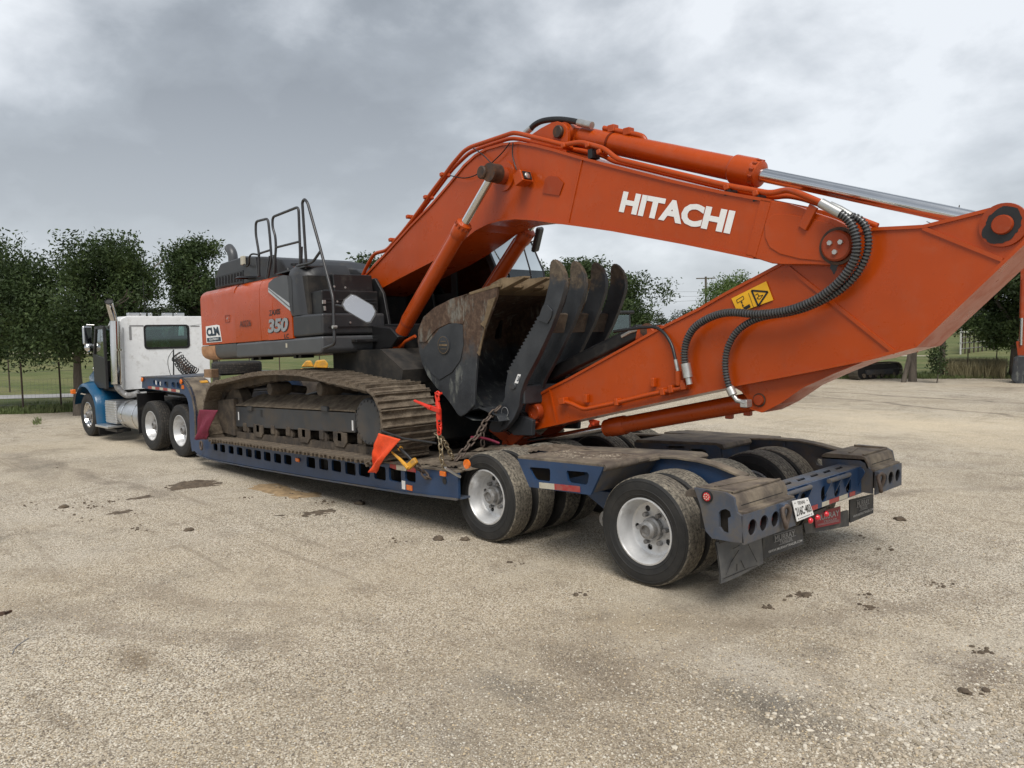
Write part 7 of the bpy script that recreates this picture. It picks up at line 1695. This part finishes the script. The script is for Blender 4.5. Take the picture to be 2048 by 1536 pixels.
# ------------------------------------------------------------------ power line
pp = far_pt(1412, 95); pw_ = thing('power_pole', 'wooden power pole far behind the arm', 'pole', pp)
MB().cyl(pp, pp+Vector((0, 0, 8.2)), .13, 8).build('pole_shaft', M_BARK, pw_); MB().bar(pp+Vector((-.8, -.8, 8.0)), pp+Vector((.8, .8, 8.0)), .12, .12).build('pole_arm', M_BARK, pw_)
for i, (p0, p1, lab) in enumerate((((-300, 497), (1412, 583), 'upper power line wire crossing behind the trees'), ((-300, 528), (1412, 592), 'lower power line wire crossing behind the trees'), ((1040, 612), (1412, 600), 'short power line wire right of the oak'))):
    def at(px, py, dist): d = sight(px, py); h = math.hypot(d.x, d.y); return CAM_LOC+d*(dist/h)
    a, b = at(*p0, 70 if i < 2 else 92), at(*p1, 94); n = 14
    w = MB(); w.tube([a.lerp(b, t/n)-Vector((0, 0, 1.2*4*(t/n)*(1-t/n)*(.8 if i < 2 else .1))) for t in range(n+1)], .014, 4, False); tag(w.build('power_wire', M_INKK), lab, 'wire')
# ------------------------------------------------------------------ other machines in the yard
def small_track(c, ang, parent, L=3.9, H=.85, W=.6):
    rot = Matrix.Rotation(ang, 3, 'Z'); P = []
    for k in range(24):
        a = 2*math.pi*k/24; P.append(Vector(((L/2-H/2)*(1 if math.cos(a) > 0 else -1)+H/2*math.cos(a), 0, H/2+H/2*math.sin(a))))
    R_, Ln = resample(P, 46)
    ch = MB(); ch.sheet([[(p.x*.93, H/2+(p.z-H/2)*.86) for p in P]], lambda u, v, w: c+rot @ Vector((u, w, v)), -W*.3, W*.3); t = ch.build('track', M_BLACK, parent)
    m = MB(); p_ = Ln/46; m.box((0, 0, 0), (p_*.93, W, .03)); m.box((0, 0, .022), (.02, W, .03)); me = m.mesh('track_shoe', M_SHOE2)
    for i, q in enumerate(R_):
        tt = (R_[(i+1) % 46]-R_[i-1]).normalized(); nr = Vector((tt.z, 0, -tt.x)); nr = nr if nr.dot(q-Vector((0, 0, H/2))) > 0 else -nr
        y = Vector((0, 1, 0)) if tt.cross(Vector((0, 1, 0))).dot(nr) > 0 else Vector((0, -1, 0))
        o = link('track_shoe', me, None); o.parent = t; o.matrix_parent_inverse = wmat(t).inverted(); o.matrix_basis = Matrix.Translation(c+rot @ q) @ (rot @ Matrix((tt, y, nr)).transposed()).to_4x4()
    fr_ = MB(); fr_.sheet([rrect(-L*.3, L*.3, H*.30, H*.62, .08)], lambda u, v, w: c+rot @ Vector((u, w, v)), -W*.46, W*.46); fr_.build('track_frame', M_FRAME, t)
    for k in range(6):
        q = c+rot @ Vector((-L*.33+k*L*.132, 0, .16)); MB().cyl(q+rot @ Vector((0, -W*.4, 0)), q+rot @ Vector((0, W*.4, 0)), .09, 10).build('roller', M_MUDST, t, smooth=40)
    return t
M_SHOE2 = mat('worn_shoe', (.14, .125, .10), .7, .4, .25, 9)
e2p = SZ(1760, 756, 0); e2p = far_pt(1752, (e2p-CAM_LOC).length*.985)
e2 = thing('parked_excavator', 'orange excavator parked at the lot edge, half hidden behind the arm', 'excavator', e2p)
ang = math.atan2(sight(1760, 700).y, sight(1760, 700).x)+math.radians(-40)
rv = Vector((math.cos(ang), math.sin(ang), 0)); rn = Vector((-rv.y, rv.x, 0))
small_track(e2p, ang, e2, 2.6, .64, .45); small_track(e2p+rn*1.7*(1 if rn.dot(sight(1740, 700)) > 0 else -1), ang, e2, 2.6, .64, .45)
ce = e2p+rn*.85*(1 if rn.dot(sight(1740, 700)) > 0 else -1)
rt2 = Matrix.Rotation(ang+.5, 3, 'Z')
MB().cyl(ce+Vector((0, 0, .5)), ce+Vector((0, 0, .8)), .5, 24).build('swing_ring', M_BLACK, e2, smooth=40)
MB().box(ce+Vector((0, 0, 1.2)), (2.6, 2.0, .8), rt2).build('house', M_OR, e2, bevel=.12)
MB().box(ce+rt2 @ Vector((.5, .4, 1.9)), (1.3, 1.0, 1.3), rt2).build('cab', M_BLACK, e2, bevel=.1)
MB().box(ce+rt2 @ Vector((.5, .4, 2.0)), (1.33, 1.03, .8), rt2).build('cab_glass', M_GLASS, e2, bevel=.05)
# excavator at the right edge: arm hanging straight down on its bucket
e3p = SZ(2052, 766, 0); e3 = thing('parked_excavator', 'orange excavator arm and bucket standing at the right edge of the picture', 'excavator', e3p)
dv = sight(2048, 700); dv = Vector((dv.x, dv.y, 0)).normalized(); sv = Vector((dv.y, -dv.x, 0))
def at3(px, py): 
    d = sight(px, py); return CAM_LOC+d*(((e3p-CAM_LOC).dot(dv))/d.dot(dv))
m = MB(); m.sheet([[(2036, 700), (2040, 640), (2041, 540), (2062, 500), (2075, 540), (2066, 690), (2060, 712), (2038, 712)]], lambda u, v, w: at3(u, v)+dv*w, 0, .42); m.build('arm', M_OR2, e3, bevel=.02)
MB().cyl(at3(2046, 560)-dv*.12, at3(2044, 636)-dv*.12, .085, 16).build('bucket_cylinder', M_OR2, e3, smooth=40)
MB().cyl(at3(2043.5, 634)-dv*.12, at3(2042, 690)-dv*.12, .05, 14).build('piston_rod', M_ROD, e3, smooth=40)
m = MB(); m.sheet([[(2028, 716), (2036, 710), (2078, 712), (2090, 735), (2085, 765), (2030, 766), (2022, 758), (2025, 735)]], lambda u, v, w: at3(u, v)+dv*w, -.35, .75); m.build('bucket', M_BUCKET, e3, bevel=.05)
m = MB(); m.sheet([[(2032, 683), (2052, 680), (2056, 716), (2036, 716)]], lambda u, v, w: at3(u, v)+dv*w, -.1, .1); m.build('bucket_link', M_OR2, e3, bevel=.02)
small_track(e3p+sv*3.6+dv*2.2, math.atan2(sv.y, sv.x), e3, 4.2, .95, .7); small_track(e3p+sv*3.6+dv*4.5, math.atan2(sv.y, sv.x), e3, 4.2, .95, .7)
MB().box(e3p+sv*4.0+dv*3.3+Vector((0, 0, 1.7)), (3.9, 2.7, 1.1), Matrix.Rotation(math.atan2(sv.y, sv.x), 3, 'Z')).build('house', M_OR2, e3, bevel=.12)
MB().bar(at3(2056, 520)+dv*.2, e3p+sv*3.6+dv*3.2+Vector((0, 0, 2.4)), .5, .6).build('boom', M_OR2, e3, bevel=.03)
# glazed cab of a machine standing behind the thumb
tp_ = far_pt(1215, 24.5); tr_ = thing('parked_tractor', 'dark green machine with a glazed cab parked behind the thumb', 'tractor', tp_)
dv2 = sight(1215, 700); dv2 = Vector((dv2.x, dv2.y, 0)).normalized(); rt3 = Matrix.Rotation(math.atan2(dv2.y, dv2.x)+.4, 3, 'Z')
for x in (-.55, .55):
    for y in (-.55, .55): MB().bar(tp_+rt3 @ Vector((x, y, 1.2)), tp_+rt3 @ Vector((x*.92, y*.92, 2.72)), .07, .07).build('cab_pillar', M_BLACK, tr_)
MB().box(tp_+rt3 @ Vector((0, 0, 2.76)), (1.3, 1.3, .10), rt3).build('cab_roof', M_BLACK, tr_, bevel=.04)
for x in (-.55, .55): MB().box(tp_+rt3 @ Vector((x, 0, 1.98)), (.01, 1.0, 1.4), rt3).build('cab_window', M_GLASSD, tr_)
for y in (-.55, .55): MB().box(tp_+rt3 @ Vector((0, y, 1.98)), (1.0, .01, 1.4), rt3).build('cab_window', M_GLASSD, tr_)
MB().box(tp_+rt3 @ Vector((-.1, 0, 1.7)), (.4, .4, .8), rt3).build('seat', M_SEAT, tr_, bevel=.05)
MB().box(tp_+rt3 @ Vector((.8, 0, .95)), (2.6, 1.1, .7), rt3).build('engine_cover', M_OR2, tr_, bevel=.1)
for x, r_ in ((-.6, .62), (1.5, .5)):
    for y in (-.75, .75):
        w_ = MB(); w_.lathe([(.25, .15), (r_*.85, .16), (r_, .1), (r_, -.1), (r_*.85, -.16), (.25, -.15), (.001, -.05)], tp_+rt3 @ Vector((x, y, r_)), rt3 @ Vector((0, 1, 0)), 28); w_.build('wheel', M_SIDE, tr_, smooth=40)
# yellow blade machine glimpsed under the house
yp = far_pt(632, 19.0); ym = thing('yellow_machine', 'piece of yellow machinery glimpsed between excavator house and track', 'machine', yp)
dq = sight(632, 725); hq = math.hypot(dq.x, dq.y)
def at4(px, py): d = sight(px, py); return CAM_LOC+d*(19.0/math.hypot(d.x, d.y))
for poly in ([(602, 734), (612, 722), (622, 722), (628, 734)], [(626, 735), (632, 722), (650, 720), (657, 728), (655, 736)], [(600, 738), (660, 736), (660, 765), (600, 766)]):
    m = MB(); nn_ = Vector((dq.x, dq.y, 0)).normalized(); m.sheet([poly], lambda u, v, w: at4(u, v)+nn_*w, 0, .5); m.build('machine_frame', M_YEL, ym, bevel=.03)
for px in (608, 650):
    q = at4(px, 775); q.z = .38; MB().cyl(q, q+Vector((dq.x, dq.y, 0)).normalized()*.35, .38, 20).build('machine_wheel', M_SIDE, ym, smooth=40)
# white van on the far road at the right edge
vp = far_pt(2030, 78); van = thing('parked_van', 'white van far off at the right edge beside the field road', 'van', vp)
dv5 = sight(2030, 700); rt5 = Matrix.Rotation(math.atan2(dv5.y, dv5.x), 3, 'Z')
m = MB(); sec = [(-2.4, .4), (2.4, .4), (2.4, 1.0), (1.5, 1.25), (.9, 2.1), (-2.3, 2.15), (-2.4, 1.9)]
m.sheet([sec], lambda u, v, w: vp+rt5 @ Vector((-u, w, v)), -.95, .95); m.build('body', M_WHITE, van, bevel=.08)
m = MB(); m.add([vp+rt5 @ Vector(v) for v in ((-1.52, -.8, 1.3), (-1.52, .8, 1.3), (-.95, .7, 2.02), (-.95, -.7, 2.02))], [(0, 1, 2, 3)]); m.build('windscreen', M_INKK, van)
for x in (-1.5, 1.5):
    for y in (-.9, .9): MB().cyl(vp+rt5 @ Vector((x, y-.1, .36)), vp+rt5 @ Vector((x, y+.1, .36)), .36, 18).build('wheel', M_SIDE, van, smooth=40)
# ------------------------------------------------------------------ grass along the lot edge and weeds
def blades(name, n, fn, h0, h1, mt, seed, label):
    r = random.Random(seed); vs = []; fs = []
    for i in range(n):
        p = fn(r); h = r.uniform(h0, h1)
        for k in range(4):
            a = r.random()*6.28; lean = r.uniform(.1, .6)*h; w = .010+.006*r.random(); d = Vector((math.cos(a), math.sin(a), 0)); s_ = Vector((-d.y, d.x, 0))*w; q = p+d*r.uniform(0, .05); b = len(vs)
            vs += [q-s_, q+s_, q+d*lean*.4+s_*.7+Vector((0, 0, h*.6)), q+d*lean*.4-s_*.7+Vector((0, 0, h*.6)), q+d*lean+Vector((0, 0, h))]; fs += [(b, b+1, b+2, b+3), (b+3, b+2, b+4)]
    me = bpy.data.meshes.new(name); me.from_pydata(vs, [], fs); me.materials.append(mt); return tag(link(name, me), label, None, None, 'stuff')
M_BLADE = mat('grass_blades', (.10, .135, .042), .8, 0, .3, 1.5, dirt=(.20, .19, .09), dirtamt=.3, dscale=.8); M_DRY = mat('dry_grass', (.26, .23, .13), .85, 0, .25, 1.5)
def verge(r):
    i = r.randrange(len(edge_)-1); p = edge_[i].lerp(edge_[i+1], r.random()); i2 = (edge_[i+1]-edge_[i]); nn = Vector((-i2.y, i2.x, 0)).normalized(); nn = nn if nn.dot(p-CAM_LOC) > 0 else -nn
    return p+nn*(abs(r.gauss(0, 1.3))-.10)
blades('verge_grass', 14000, verge, .05, .20, M_BLADE, 8, 'green grass along the edge of the lot')
def dry(r): p = far_pt(r.uniform(1890, 2010), r.uniform(36, 41)); return p
blades('dry_grass_patch', 2500, dry, .3, .75, M_DRY, 9, 'tall dry grass in the right field')
def weed(r): return SZ(r.gauss(76, 5), r.gauss(848, 2.5), 0)
blades('lot_weed', 12, weed, .05, .2, M_BLADE, 10, 'sparse weed growing in the gravel left of the truck')
